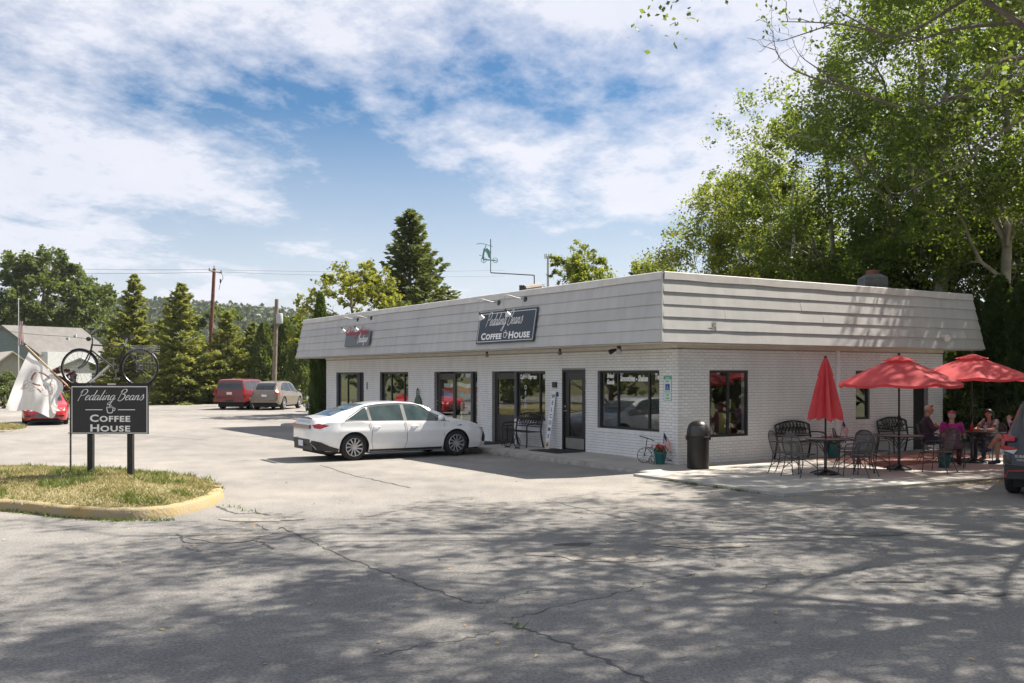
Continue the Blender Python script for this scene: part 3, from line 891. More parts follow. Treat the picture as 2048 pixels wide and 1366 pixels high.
b = MB(); o_ = RO['I']; box_on(b, RW, o_[0] + .003, o_[1] - .003, -.17, -.13, .052, 2.126); dr = adopt(b.build('door', M('side_doorway_dark', (0.008, 0.008, 0.009), .5)), HOUSE); dr['label'] = 'black panel standing for the dark open side doorway behind the seated man'  # black panel puts the shade of the open doorway into its colour
b = MB(); b.ball(RW(o_[0] + .09, -.10, 1.05), .03); under(b.build('handle', STEEL), dr)  # knob added on the doorway panel
# open shop doorway of the left unit: black panel, its shade put in the colour
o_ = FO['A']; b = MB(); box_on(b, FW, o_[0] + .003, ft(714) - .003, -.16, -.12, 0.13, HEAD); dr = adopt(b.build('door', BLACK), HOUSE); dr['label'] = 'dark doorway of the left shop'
# upright white strip and corner trim on the side wall
b = MB(); box_on(b, RW, rs(1671), rs(1676.5), .012, .06, .06, 2.73); o = adopt(b.build('wall_strip', M('white_strip_paint', (0.78, 0.77, 0.75), .5)), HOUSE)  # raised white strip, paler than the brick beside it
# interior
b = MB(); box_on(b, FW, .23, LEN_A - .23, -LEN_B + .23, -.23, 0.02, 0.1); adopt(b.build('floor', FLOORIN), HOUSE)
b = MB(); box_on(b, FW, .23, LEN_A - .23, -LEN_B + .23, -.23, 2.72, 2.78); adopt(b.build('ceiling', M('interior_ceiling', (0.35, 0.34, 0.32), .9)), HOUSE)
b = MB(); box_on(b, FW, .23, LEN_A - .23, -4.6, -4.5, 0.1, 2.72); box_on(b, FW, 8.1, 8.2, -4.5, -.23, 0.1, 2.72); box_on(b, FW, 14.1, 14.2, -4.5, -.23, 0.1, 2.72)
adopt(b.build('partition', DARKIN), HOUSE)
CTR = M('counter_wood', (0.16, 0.085, 0.04), .5, var=.3, scale=3)
b = MB(); box_on(b, FW, 1.2, 5.4, -3.4, -2.8, .1, 1.1); box_on(b, FW, 1.1, 5.5, -3.45, -2.72, 1.1, 1.15); adopt(b.build('counter', CTR), HOUSE)

# soffit, frieze and mansard
OF, OR_, EL, ER, SB = 1.03, 0.65, 0.76, 0.98, 0.25
Z0, MH = 2.828, 1.545
b = MB()
q = [FW(-OR_ + .03, OF - .03, 0), FW(LEN_A + EL - .03, OF - .03, 0), FW(LEN_A + EL - .03, -LEN_B - ER + .03, 0), FW(-OR_ + .03, -LEN_B - ER + .03, 0)]
b.prism([(p.x, p.y) for p in q], 2.806, 2.832)
adopt(b.build('soffit', SOFFIT), HOUSE)
b = MB(); box_on(b, FW, -.024, LEN_A, .012, .04, 2.735, 2.806); box_on(b, RW, -.011, LEN_B, .012, .036, 2.735, 2.806); adopt(b.build('frieze_board', SOFFIT), HOUSE)
VB = [0.0, 0.18, 0.36, 0.54, 0.72, 0.90]
def FM(u, v, p): return FW(u, OF - SB * v + p, Z0 + MH * v + p * .16)
def RM(u, v, p): return RW(u, OR_ - SB * v + p, Z0 + MH * v + p * .16)
def u_lo(side, v): return -(OR_ - SB * v) if side == 'F' else -(OF - SB * v)
def u_hi(side, v): return (LEN_A + EL - SB * v) if side == 'F' else (LEN_B + ER - SB * v)
def panel(side, fn, v0, v1, ua, ub, lo_edge, hi_edge):
    """one lapped board: bottom edge stands proud, top edge is tucked in"""
    pb, pt, th = 0.030 + rb.uniform(-.003, .003), 0.008, 0.016
    va = v1 + 0.012
    def uu(u, v, lo):
        if lo and lo_edge: return u_lo(side, v)
        if (not lo) and hi_edge: return u_hi(side, v)
        return u
    vs = []
    nseg = max(1, int((ub - ua) / 0.9))
    for k_ in range(nseg + 1):
        f = k_ / nseg
        wob = rb.uniform(-.0035, .0035)
        for (v, p) in ((v0, pb - th), (v0, pb), (va, pt), (va, pt - th)):
            u = uu(ua, v, True) * (1 - f) + uu(ub, v, False) * f
            vs.append(fn(u, v + (wob * .3 if v == v0 else 0), p + (wob if v == v0 else 0)))
    fs = [(0, 1, 2, 3), tuple(nseg * 4 + i for i in (3, 2, 1, 0))]
    for k_ in range(nseg):
        for j in range(4):
            fs.append((k_ * 4 + j, k_ * 4 + (j + 1) % 4, (k_ + 1) * 4 + (j + 1) % 4, (k_ + 1) * 4 + j))
    m = MB(); m.add(vs, fs); return adopt(m.build('roof_panel', SIDING), HOUSE)
for side, fn in (('F', FM), ('R', RM)):
    for c in range(5):
        v0, v1 = VB[c], VB[c + 1]
        lo, hi = u_lo(side, v0), u_hi(side, v0)
        us = [lo]; u = lo + rb.uniform(1.0, 3.6)
        while u < hi - 0.7: us.append(u); u += rb.uniform(3.0, 3.7)
        us.append(hi)
        for i in range(len(us) - 1):
            panel(side, fn, v0, v1, us[i] + (.002 if i else 0), us[i + 1] - (.002 if i < len(us) - 2 else 0), i == 0, i == len(us) - 2)
    b = MB(); nn = 16
    for k_ in range(nn):
        f0, f1 = k_ / nn, (k_ + 1) / nn
        w0, w1 = math.sin(k_ * 2.1) * .006, math.sin((k_ + 1) * 2.1) * .006
        v_ = .895
        q = []
        for f, w_ in ((f0, w0), (f1, w1)):
            for v, p in ((v_ + w_, .022), (v_ + w_, .04), (1.0, .045), (1.012, .02), (1.0, -.12)):
                u = u_lo(side, v) * (1 - f) + u_hi(side, v) * f
                q.append(fn(u, v, p))
        b.add(q, [(j, j + 1, 5 + j + 1, 5 + j) for j in range(4)])
    adopt(b.build('roof_cap', FASCIA), HOUSE)
b = MB(); b.tube([FM(u_lo('F', 0), 0, .012), FM(u_lo('F', 1), 1, .02)], .03, 4); adopt(b.build('corner_trim', SIDING), HOUSE)
# hidden faces of the mansard and the flat roof
b = MB()
q0 = [FW(LEN_A + EL, OF, Z0), FW(LEN_A + EL, -LEN_B - ER, Z0), FW(-OR_, -LEN_B - ER, Z0)]
q1 = [FW(LEN_A + EL - SB, OF - SB, Z0 + MH), FW(LEN_A + EL - SB, -LEN_B - ER + SB, Z0 + MH), FW(-OR_ + SB, -LEN_B - ER + SB, Z0 + MH)]
b.add(q0 + q1, [(0, 1, 4, 3), (1, 2, 5, 4)])
q = [FW(-OR_ + SB, OF - SB, Z0 + MH - .1), FW(LEN_A + EL - SB, OF - SB, Z0 + MH - .1), FW(LEN_A + EL - SB, -LEN_B - ER + SB, Z0 + MH - .1), FW(-OR_ + SB, -LEN_B - ER + SB, Z0 + MH - .1)]
b.add(q, [(0, 1, 2, 3)])
roof = adopt(b.build('roof', M('flat_roof_felt', (0.20, 0.19, 0.18), .9)), HOUSE)
# backing behind the boards
b = MB()
b.add([FM(u_lo('F', 0), 0, -.02), FM(u_hi('F', 0), 0, -.02), FM(u_hi('F', 1), 1, -.02), FM(u_lo('F', 1), 1, -.02)], [(0, 1, 2, 3)])
b.add([RM(u_lo('R', 0), 0, -.02), RM(u_hi('R', 0), 0, -.02), RM(u_hi('R', 1), 1, -.02), RM(u_lo('R', 1), 1, -.02)], [(0, 1, 2, 3)])
adopt(b.build('roof_backing', M('roof_backing_board', (0.10, 0.095, 0.09), .9)), HOUSE)
# chimney
cp = at(1745, 560, 29.6)
CHB = M('chimney_block', (0.10, 0.098, 0.095), .9, c2=(0.19, 0.185, 0.175), scale=4, bump=.5, bscale=20)
b = MB()
for i in range(3): b.box(cp.x - .34, cp.x + .34, cp.y - .34, cp.y + .34, 4.3 + i * .25, 4.3 + i * .25 + .242)
b.add([(cp.x - .34, cp.y - .34, 5.042), (cp.x + .34, cp.y - .34, 5.042), (cp.x + .34, cp.y + .34, 5.042), (cp.x - .34, cp.y + .34, 5.042), (cp.x - .2, cp.y - .2, 5.15), (cp.x + .2, cp.y - .2, 5.15), (cp.x + .2, cp.y + .2, 5.15), (cp.x - .2, cp.y + .2, 5.15)],
      [(0, 1, 5, 4), (1, 2, 6, 5), (2, 3, 7, 6), (3, 0, 4, 7), (4, 5, 6, 7)])
ch = adopt(b.build('chimney', CHB), HOUSE)
b = MB(); b.lathe([(0.12, 0), (0.19, 0), (0.19, .12), (.15, .14), (.12, .14)], 12, (cp.x, cp.y, 5.145)); under(b.build('chimney_pot', M('clay_pot', (0.22, 0.09, 0.06), .85, var=.3)), ch)
# ============================================================ trees
BARK = M('grey_bark', (0.11, 0.09, 0.07), 0.95, c2=(0.22, 0.19, 0.15), scale=7, bump=0.8, bscale=18)
BARK_P = M('pale_poplar_bark', (0.20, 0.18, 0.14), 0.9, c2=(0.36, 0.33, 0.27), scale=3, bump=0.5, bscale=14)
BIRCH = M('white_birch_bark', (0.60, 0.57, 0.52), 0.8, c2=(0.30, 0.27, 0.24), scale=6, w=0.62, bump=0.4)
LF_POP = leaf_mat('poplar_leaves', (0.028, 0.056, 0.012), (0.085, 0.122, 0.024), (0.33, 0.44, 0.05), 0.46, scale=0.45)
LF_YEL = leaf_mat('yellow_green_leaves', (0.065, 0.10, 0.016), (0.15, 0.17, 0.026), (0.42, 0.48, 0.05), 0.46, scale=0.5)
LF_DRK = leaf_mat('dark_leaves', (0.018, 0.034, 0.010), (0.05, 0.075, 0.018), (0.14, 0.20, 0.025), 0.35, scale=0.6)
LF_OAK = leaf_mat('oak_leaves', (0.058, 0.088, 0.026), (0.14, 0.17, 0.048), (0.26, 0.33, 0.06), 0.36, scale=0.25)
LF_MAP = leaf_mat('turning_maple_leaves', (0.09, 0.13, 0.02), (0.24, 0.22, 0.035), (0.42, 0.45, 0.05), 0.42, scale=0.7)
LF_SPR = leaf_mat('spruce_needles', (0.095, 0.130, 0.036), (0.26, 0.265, 0.07), (0.42, 0.44, 0.08), 0.40, scale=0.5, rough=0.7)
LF_COL = leaf_mat('column_cedar_sprays', (0.040, 0.075, 0.018), (0.095, 0.135, 0.028), (0.20, 0.28, 0.04), 0.34, scale=1.2, rough=0.7)
LF_SP2 = leaf_mat('grey_green_needles', (0.055, 0.085, 0.030), (0.145, 0.165, 0.05), (0.24, 0.28, 0.06), 0.32, scale=0.5, rough=0.7)
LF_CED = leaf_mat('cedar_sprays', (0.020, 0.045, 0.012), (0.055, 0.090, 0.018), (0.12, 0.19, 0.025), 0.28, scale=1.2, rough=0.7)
LF_RED = leaf_mat('red_plum_leaves', (0.10, 0.018, 0.016), (0.24, 0.055, 0.035), (0.35, 0.06, 0.04), 0.35, scale=1.0)
LF_HIL = leaf_mat('far_wood_leaves', (0.045, 0.070, 0.028), (0.10, 0.125, 0.045), (0.12, 0.15, 0.04), 0.2, scale=0.02)

def leaf_quads(C, size, flat=0.35, aspect=0.62, jit=0.35):
    """kite-shaped leaves at the centres C (n,3)"""
    n = len(C)
    u = RNG.normal(0, 1, (n, 3)); u[:, 2] *= 0.75; u /= np.linalg.norm(u, axis=1, keepdims=True) + 1e-9
    w = RNG.normal(0, 1, (n, 3)); w -= (w * u).sum(1, keepdims=True) * u; w /= np.linalg.norm(w, axis=1, keepdims=True) + 1e-9
    s = size * RNG.uniform(1 - jit, 1 + jit, (n, 1))
    nrm = np.cross(u, w)
    V = np.stack([C - u * s * .5, C + w * s * aspect * .5 + nrm * s * .08, C + u * s * .5, C - w * s * aspect * .5 + nrm * s * .08], 1).reshape(-1, 3)
    return V, np.arange(4 * n).reshape(-1, 4)

def limb(b, p, q, r0, r1, sag=0.0, k=5, wob=0.05, n=6, rng=random):
    L = (q - p).length; pts = []
    for i in range(k + 1):
        f = i / k
        c = p.lerp(q, f) + Vector((rng.uniform(-1, 1), rng.uniform(-1, 1), rng.uniform(-1, 1))) * wob * L * (0 if i in (0, k) else .5)
        c.z += sag * L * (4 * f * (1 - f))
        pts.append(c)
    b.tube(pts, [r0 + (r1 - r0) * i / k for i in range(k + 1)], n)
    return pts

def broad_tree(name, label, base, height, crown_w, crown_lo, trunk_r, nleaf, lsize, lmat, bark, group, seed, ncl=70, lean=(0, 0), shape=1.0, cl_r=0.11, fill=0.55, cat='tree', cx=None, droop=0.0, nlimb=9, bare=0, twigs=0):
    """trunk with limbs to leaf clumps that fill an uneven ellipsoid"""
    rng = random.Random(seed); nr = np.random.default_rng(seed)
    root = thing(name, label, cat, base, 0, group)
    b = MB(); top = Vector((lean[0], lean[1], height * 0.93))
    tp = []
    for i in range(9):
        f = i / 8
        tp.append(Vector((lean[0] * f ** 1.3 + rng.uniform(-.012, .012) * height * (f > 0), lean[1] * f ** 1.3 + rng.uniform(-.012, .012) * height * (f > 0), height * 0.93 * f - .1 * (i == 0))))
    b.tube(tp, [trunk_r * (1.25 if i == 0 else (1 - i / 8) ** 0.8 + 0.06) for i in range(9)], 9)
    def trunk_at(z):
        f = max(0, min(1, z / (height * .93))) * 8; i = min(7, int(f)); return tp[i].lerp(tp[i + 1], f - i)
    zc = (crown_lo + height) / 2; hz = (height - crown_lo) / 2
    ox, oy = (lean[0] * .6, lean[1] * .6) if cx is None else cx
    cl = []; tries = 0
    while len(cl) < ncl and tries < 5000:
        tries += 1
        v = nr.normal(0, 1, 3); v /= np.linalg.norm(v); rr = nr.uniform(fill, 1.0) ** 0.6
        x, y, z = v * rr
        wz = (1 - max(0, z) ** 2 * .0) * (1.0 if z < 0 else (1 - z * (1 - 1 / (1 + shape)) * .6))
        k = 1 + .18 * math.sin(3 * math.atan2(y, x) + seed) + .12 * math.sin(5 * z + seed)
        c = Vector((ox + x * crown_w / 2 * wz * k, oy + y * crown_w / 2 * wz * k, zc + z * hz))
        if all((c - e).length > crown_w * .055 for e in cl): cl.append(c)
    # main limbs, then branches from the nearest limb point to each clump
    nodes = [(trunk_at(z_), 0.3) for z_ in np.linspace(crown_lo * .7, height * .9, 12)]
    far = sorted(cl, key=lambda c: -((c.x - ox) ** 2 + (c.y - oy) ** 2))
    for c in far[:nlimb]:
        z0 = max(crown_lo * .55, c.z - (Vector((c.x - ox, c.y - oy, 0)).length) * rng.uniform(.5, 1.0))
        z0 = min(z0, height * .8)
        pts = limb(b, trunk_at(z0), c, trunk_r * .42 * (1 - z0 / height * .6), trunk_r * .06, sag=.05 - droop, k=6, wob=.10, rng=rng)
        nodes += [(p, .2) for p in pts[1:]]
    for c in cl:
        p = min(nodes, key=lambda nd: (nd[0] - c).length + (0.35 * max(0, nd[0].z - c.z)))[0]
        if (p - c).length > .15: limb(b, p, c, max(.012, trunk_r * .09), .008, sag=.04, k=4, wob=.10, n=4, rng=rng)
    for i in range(bare):
        c = rng.choice(far[:30]); d = Vector((c.x - ox, c.y - oy, rng.uniform(-1, 2))).normalized()
        limb(b, c, c + d * crown_w * rng.uniform(.10, .2), .02, .004, k=4, wob=.15, n=4, rng=rng)
    if twigs:
        for c in cl:
            for _ in range(twigs):
                d = Vector((rng.gauss(0, 1), rng.gauss(0, 1), rng.gauss(0, .6))).normalized()
                limb(b, c, c + d * crown_w * cl_r * rng.uniform(.6, 1.5), .008, .003, k=3, wob=.12, n=3, rng=rng)
    b.build('trunk', bark, root, smooth=True, angle=60)
    n = len(cl); per = nr.multinomial(nleaf, nr.dirichlet(np.ones(n) * 3))
    C = []
    for c, k in zip(cl, per):
        r = crown_w * cl_r * nr.uniform(.65, 1.35)
        sub = max(3, k // 45)
        sc_ = np.array(c) + nr.normal(0, r * .56, (sub, 3)) * np.array([1, 1, .72])
        ids = nr.integers(0, sub, k)
        C.append(sc_[ids] + nr.normal(0, r * .19, (k, 3)) * np.array([1, 1, .8]))
    C = np.concatenate(C)
    C = C[C[:, 2] > 0.15]
    V, Q = leaf_quads(C, lsize, jit=.5)
    np_mesh('crown', V, Q, lmat, root)
    return root

def conifer(name, label, base, height, width, nbr, lmat, group, seed, lo=0.04, top_bare=0.05, dens=1.0, up=0.12):
    rng = random.Random(seed); nr = np.random.default_rng(seed)
    root = thing(name, label, 'tree', base, rng.uniform(0, 6), group)
    b = MB(); b.tube([(0, 0, -.1), (0, 0, height * .5), (0, 0, height)], [height * .018, height * .011, .01], 7)
    C = []; D = []
    for i in range(nbr):
        f = (i + rng.random()) / nbr
        f = f ** 1.12
        z = height * (lo + (1 - lo) * f)
        L = width / 2 * (1 - f) ** .80 * rng.choice((.6, .85, 1.0, 1.15)) * rng.uniform(.84, 1.14) + .10
        a = i * 2.399 + rng.uniform(-.5, .5)
        e = up + .5 * f - .25 * (1 - f)
        d = Vector((math.cos(a), math.sin(a), 0))
        tip = Vector((0, 0, z)) + d * L + Vector((0, 0, L * e))
        mid = Vector((0, 0, z)) + d * L * .5 + Vector((0, 0, L * (e * .5 - .10)))
        b.tube([(0, 0, z), mid, tip], [max(.008, height * .003 * (1 - f)), .008, .004], 4, cap=False)
        k = int((14 + 46 * L) * dens)
        u = nr.uniform(.12, 1, k) ** .8
        P = np.outer((1 - u) ** 2, (0, 0, z)) + np.outer(2 * u * (1 - u), mid) + np.outer(u ** 2, tip)
        side = np.array([-d.y, d.x, 0])
        wv = (1 - u * .75) * L * .30
        off = nr.normal(0, 1, k) * wv
        P = P + side[None, :] * off[:, None] + nr.normal(0, .05, (k, 3)); P[:, 2] -= np.abs(off) * .25 + nr.uniform(0, .12, k) * (1 - f)
        dir_ = np.array(d)[None, :] * .8 + side[None, :] * np.sign(off)[:, None] * .7 + nr.normal(0, .3, (k, 3))
        C.append(P); D.append(dir_)
    C = np.concatenate(C); D = np.concatenate(D); D /= np.linalg.norm(D, axis=1, keepdims=True)
    n = len(C); s = height * .021 * nr.uniform(.6, 1.4, (n, 1)) + .05
    w = nr.normal(0, 1, (n, 3)); w -= (w * D).sum(1, keepdims=True) * D; w /= np.linalg.norm(w, axis=1, keepdims=True)
    V = np.stack([C - D * s * .6, C + w * s * .26, C + D * s * .7, C - w * s * .26], 1).reshape(-1, 3)
    b.build('trunk', BARK, root, smooth=True)
    np_mesh('crown', V, np.arange(4 * n).reshape(-1, 4), lmat, root)
    return root

def cedar(name, label, base, height, width, n, group, seed, cat='tree', lmat=None):
    """dense column of upright sprays"""
    nr = np.random.default_rng(seed)
    root = thing(name, label, cat, base, 0, group)
    b = MB(); b.tube([(0, 0, -.1), (0, 0, height * .9)], [width * .09, .02], 7); b.build('trunk', BARK, root)
    z = nr.uniform(0.01, 1, n); a = nr.uniform(0, 2 * PI, n)
    prof = np.minimum(1, (1 - z) ** .55 * 1.25) * (0.86 + .14 * np.minimum(1, z * 6))
    lump = 1 + .10 * np.sin(a * 5 + z * 17 + seed) + .08 * np.sin(a * 3 - z * 31)
    r = width / 2 * prof * lump * nr.uniform(.72, 1.03, n)
    C = np.stack([r * np.cos(a), r * np.sin(a), z * height + .03], 1)
    D = np.stack([np.cos(a) * .55, np.sin(a) * .55, np.full(n, 1.0)], 1) + nr.normal(0, .35, (n, 3)); D /= np.linalg.norm(D, axis=1, keepdims=True)
    w = np.stack([-np.sin(a), np.cos(a), np.zeros(n)], 1) + nr.normal(0, .5, (n, 3)); w -= (w * D).sum(1, keepdims=True) * D; w /= np.linalg.norm(w, axis=1, keepdims=True)
    s = (.055 + height * .012) * nr.uniform(.6, 1.4, (n, 1))
    V = np.stack([C - D * s, C + w * s * .45, C + D * s, C - w * s * .45], 1).reshape(-1, 3)
    np_mesh('crown', V, np.arange(4 * n).reshape(-1, 4), lmat or LF_CED, root)
    return root

def gp(x, Y): return Vector(((x - 1024) / F * Y, Y, 0))
def top_z(y, Y): return CZ + (HOR - y) / F * Y
G_R = 'poplars and other trees behind the coffee house'
# big trees at the right, behind the building
broad_tree('poplar_tree', 'tall poplar with thick leaning pale trunk behind the side wall', gp(1905, 35), 18.5, 9.5, 5.2, .30, 62000, .125, LF_POP, BARK_P, G_R, 21, ncl=120, lean=(-1.6, .4), bare=10, twigs=4, nlimb=14)
broad_tree('poplar_tree', 'tall poplar with slim trunk at the right edge of the picture', gp(2018, 32), 18.5, 8.5, 4.6, .20, 50000, .12, LF_POP, BARK_P, G_R, 22, ncl=110, lean=(-.5, .2), bare=6, twigs=4, nlimb=14)
broad_tree('poplar_tree', 'poplar with ragged upper crown left of the leaning trunk', gp(1690, 39), 14.8, 8.0, 4.0, .16, 44000, .115, LF_POP, BARK_P, G_R, 23, ncl=90, lean=(-.9, 0), shape=1.6, bare=5)
broad_tree('poplar_tree', 'slender young poplar with sparse pointed top', gp(1585, 41), 13.4, 4.2, 4.5, .10, 13000, .115, LF_YEL, BIRCH, G_R, 24, ncl=46, shape=2.2, bare=4)
broad_tree('aspen_tree', 'rounded yellow-green aspen at the left of the tree group', gp(1488, 46), 13.0, 7.8, 2.6, .13, 74000, .12, LF_YEL, BIRCH, G_R, 25, ncl=120, fill=.3, cl_r=.12, lean=(-.3, 0))
broad_tree('aspen_tree', 'lower aspen with white trunk behind the roof corner', gp(1610, 44), 9.2, 7.0, 2.4, .12, 50000, .12, LF_POP, BIRCH, G_R, 26, ncl=90, fill=.3, cl_r=.12)
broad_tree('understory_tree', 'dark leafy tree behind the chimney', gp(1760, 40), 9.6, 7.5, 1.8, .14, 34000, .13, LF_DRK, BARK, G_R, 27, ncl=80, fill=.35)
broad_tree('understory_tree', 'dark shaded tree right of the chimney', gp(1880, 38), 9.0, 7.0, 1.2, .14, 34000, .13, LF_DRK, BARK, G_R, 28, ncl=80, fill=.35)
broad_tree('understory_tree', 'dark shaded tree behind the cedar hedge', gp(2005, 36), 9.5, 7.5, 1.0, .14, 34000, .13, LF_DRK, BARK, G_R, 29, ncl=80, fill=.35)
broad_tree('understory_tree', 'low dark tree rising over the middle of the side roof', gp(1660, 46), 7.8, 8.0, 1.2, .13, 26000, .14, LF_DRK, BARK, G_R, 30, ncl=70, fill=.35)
# hedge at the end of the side wall
G_H = 'cedars at the end of the side wall'
for i, (x, Y, h, w_, lb) in enumerate([(2000, 29.3, 5.0, 1.7, 'dark columnar cedar behind the seated group'), (2046, 28.2, 4.7, 1.6, 'dark columnar cedar at the right picture edge'), (1952, 31.2, 4.4, 1.7, 'dark cedar between the house end and the tall cedars'),
                                       (2095, 27.2, 4.8, 1.7, 'dark cedar just beyond the right picture edge')]):
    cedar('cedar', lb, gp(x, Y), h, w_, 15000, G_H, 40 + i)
broad_tree('shrub', 'loose green shrub with light leaves against the end of the side wall', gp(1912, 28.6), 3.0, 1.9, .2, .05, 9000, .085, LF_POP, BARK, None, 45, ncl=40, fill=.2, cat='shrub')
broad_tree('shrub', 'leafy shrub behind the seated people', gp(1965, 27.6), 2.2, 2.2, .1, .04, 9000, .085, LF_DRK, BARK, None, 46, ncl=40, fill=.2, cat='shrub')
# large tree overhead at the right: only its limbs reach into the picture, its crown shades the lot
GS = 'shade trees beside the lot'
OVH = broad_tree('maple_tree', 'large overhanging tree whose bare-tipped limbs reach in at the upper right', Vector((11.5, 15.0, 0)), 17.5, 15.0, 6.4, .22, 58000, .098, LF_POP, BARK, GS, 50, ncl=150, cx=(-2.4, -.5), nlimb=18, bare=30, cl_r=.07, fill=.25, twigs=9)
broad_tree('maple_tree', 'shade tree beyond the right picture edge', Vector((17.0, 19.0, 0)), 16.0, 11.5, 5.0, .28, 38000, .14, LF_POP, BARK, GS, 51, ncl=100, cl_r=.085, fill=.25)
broad_tree('maple_tree', 'second shade tree beyond the right picture edge', Vector((8.8, 11.2, 0)), 16.5, 12.5, 7.0, .26, 21000, .14, LF_POP, BARK, GS, 52, ncl=110, cl_r=.075, fill=.2, cx=(0, -.5))
broad_tree('maple_tree', 'shade tree over the end of the patio', Vector((16.2, 24.2, 0)), 17.0, 10.0, 6.5, .28, 36000, .12, LF_POP, BARK, GS, 53, ncl=100, cl_r=.085, fill=.25)
for i, (x, y) in enumerate([(27, 12), (29, 18), (26, 4), (31, 24), (29, 31)]):  # unseen trees, added to darken what the side windows reflect
    broad_tree('understory_tree', ['unseen dark tree added to darken the side window reflection', 'unseen dark bushy tree added right of the lot', 'unseen dark bushy tree added right of the camera', 'unseen dark tree added to darken the small side window reflection', 'unseen dark bushy tree added far right of the patio'][i], Vector((x, y, 0)), 7.5, 8.5, .05, .2, 7000, .34, LF_DRK, BARK, 'unseen trees added for the side window reflections', 54 + i, ncl=50, fill=.3)
for px_, r0 in (([(2300, 20), (2048, 43), (1914, 57), (1844, 78), (1766, 92)], .05), ([(2300, 90), (2048, 115), (1996, 127), (1947, 172), (1900, 200), (1856, 213)], .055), ([(2150, 150), (2048, 176), (1980, 200), (1906, 193), (1856, 221)], .04), ([(2120, 190), (2040, 240), (1971, 287), (1930, 328), (1881, 348), (1824, 377)], .035),
                ([(1990, -40), (1880, 30), (1800, 72), (1742, 61), (1668, 47), (1561, 43)], .035), ([(1800, 215), (1692, 176), (1627, 156), (1575, 132), (1552, 100), (1546, 60)], .022), ([(1700, 180), (1640, 140), (1600, 110), (1582, 70)], .014), ([(1668, 47), (1600, 70), (1560, 82), (1530, 80)], .012), ([(1750, 62), (1690, 30), (1650, 10)], .016)):
    p_ = smooth_pts([at(x, y, 15.3 + .3 * math.sin(x * .01)) for x, y in px_], 5); k_ = len(p_)
    b = MB(); b.tube(p_, [r0 * (1 - .85 * i / (k_ - 1)) for i in range(k_)], 6)
    rl = random.Random(int(px_[0][0]))
    for q in range(2, k_, 2):
        d = Vector((rl.uniform(-1, .3), rl.uniform(-.5, .5), rl.uniform(-.5, .9))).normalized(); limb(b, p_[q], p_[q] + d * rl.uniform(.25, .7), r0 * .22, .003, k=4, wob=.2, n=4, rng=rl)
    o = b.build('bare_limb', BARK, smooth=True); o.parent = OVH; o.matrix_parent_inverse = Matrix.Translation(OVH.location).inverted()
# behind the roof in the middle
G_M = 'trees behind the coffee house roof'
broad_tree('aspen_tree', 'small light aspen above the middle of the roof', gp(1168, 58), 10.0, 4.4, 4.2, .10, 19000, .14, LF_YEL, BIRCH, G_M, 60, ncl=60, fill=.3, cl_r=.13, bare=5)
broad_tree('aspen_tree', 'small aspen between the roof corner and the mast', gp(1292, 60), 9.6, 4.0, 4.2, .10, 17000, .14, LF_YEL, BIRCH, G_M, 61, ncl=56, fill=.3, cl_r=.13, bare=4)
broad_tree('maple_tree', 'maple with yellowing leaves above the left end of the roof', gp(705, 51), 8.2, 5.4, 1.8, .14, 14000, .17, LF_MAP, BARK, G_M, 62, ncl=60, bare=4)
conifer('spruce_tree', 'tall open spruce rising alone above the roof', gp(820, 55), 11.3, 7.6, 140, LF_SP2, G_M, 63, lo=.08, dens=1.05, up=.42)
cedar('cedar', 'slim columnar cedar at the left end of the coffee house', gp(641, 41.2), 5.5, .88, 12000, None, 64, lmat=LF_COL)
# left background
G_S = 'evergreens along the back of the lot'
sp = [(268, 76, 9.9, 5.6, 'spruce with a long bare leader behind the bicycle sign', LF_SPR), (362, 72, 8.8, 6.4, 'full yellow-green spruce left of the red utility pole', LF_SPR), (455, 74, 6.9, 5.2, 'dark spruce right of the red utility pole', LF_SPR),
      (322, 80, 6.6, 5.0, 'low spruce between the two tall spruces', LF_SPR), (225, 82, 6.0, 4.6, 'small spruce left of the long-leader spruce', LF_SPR), (505, 77, 6.2, 4.6, 'short spruce behind the burgundy vehicle', LF_SPR)]
for i, (x, Y, h, w_, lb, lm) in enumerate(sp):
    conifer('spruce_tree', lb, gp(x, Y), h, w_, 120, lm, G_S, 70 + i, dens=1.6)
for i, (x, Y, h, w_, lb) in enumerate([(528, 74, 6.1, 2.6, 'bushy cedar left of the transformer pole'), (572, 75, 6.3, 2.8, 'bushy cedar right of the transformer pole'), (604, 72, 5.4, 2.6, 'bushy cedar beside the motorcycle'), (495, 79, 5.4, 2.4, 'cedar behind the parked vehicles')]):
    cedar('cedar', lb, gp(x, Y), h, w_, 7000, G_S, 80 + i, lmat=LF_OAK)
broad_tree('oak_tree', 'large round oak behind the grey house at the far left', gp(88, 128), 18.5, 15.5, 5.0, .5, 46000, .42, LF_OAK, BARK, None, 90, ncl=150, cl_r=.09, fill=.4)
broad_tree('maple_tree', 'mid green tree right of the oak', gp(215, 120), 9.0, 8.0, 1.5, .25, 9000, .36, LF_OAK, BARK, G_S, 91, ncl=50)
broad_tree('maple_tree', 'green tree behind the spruces', gp(420, 98), 9.0, 8.0, 1.0, .25, 9000, .32, LF_OAK, BARK, G_S, 92, ncl=50)
broad_tree('maple_tree', 'green tree behind the cedars', gp(590, 92), 7.5, 8.0, 1.0, .25, 9000, .30, LF_OAK, BARK, G_S, 93, ncl=50)
broad_tree('maple_tree', 'bushy tree at the left end of the roof', gp(628, 80), 7.0, 5.0, 1.0, .2, 7000, .26, LF_DRK, BARK, G_S, 94, ncl=40)
broad_tree('shrub', 'rounded green bush at the left picture edge', gp(8, 62), 2.2, 2.9, .1, .06, 7000, .13, LF_OAK, BARK, None, 95, ncl=40, fill=.2, cat='shrub')
broad_tree('shrub', 'red-leaved shrub behind the white flag', gp(128, 74), 2.6, 2.9, .2, .06, 6000, .13, LF_RED, BARK, None, 96, ncl=36, fill=.2, cat='shrub')
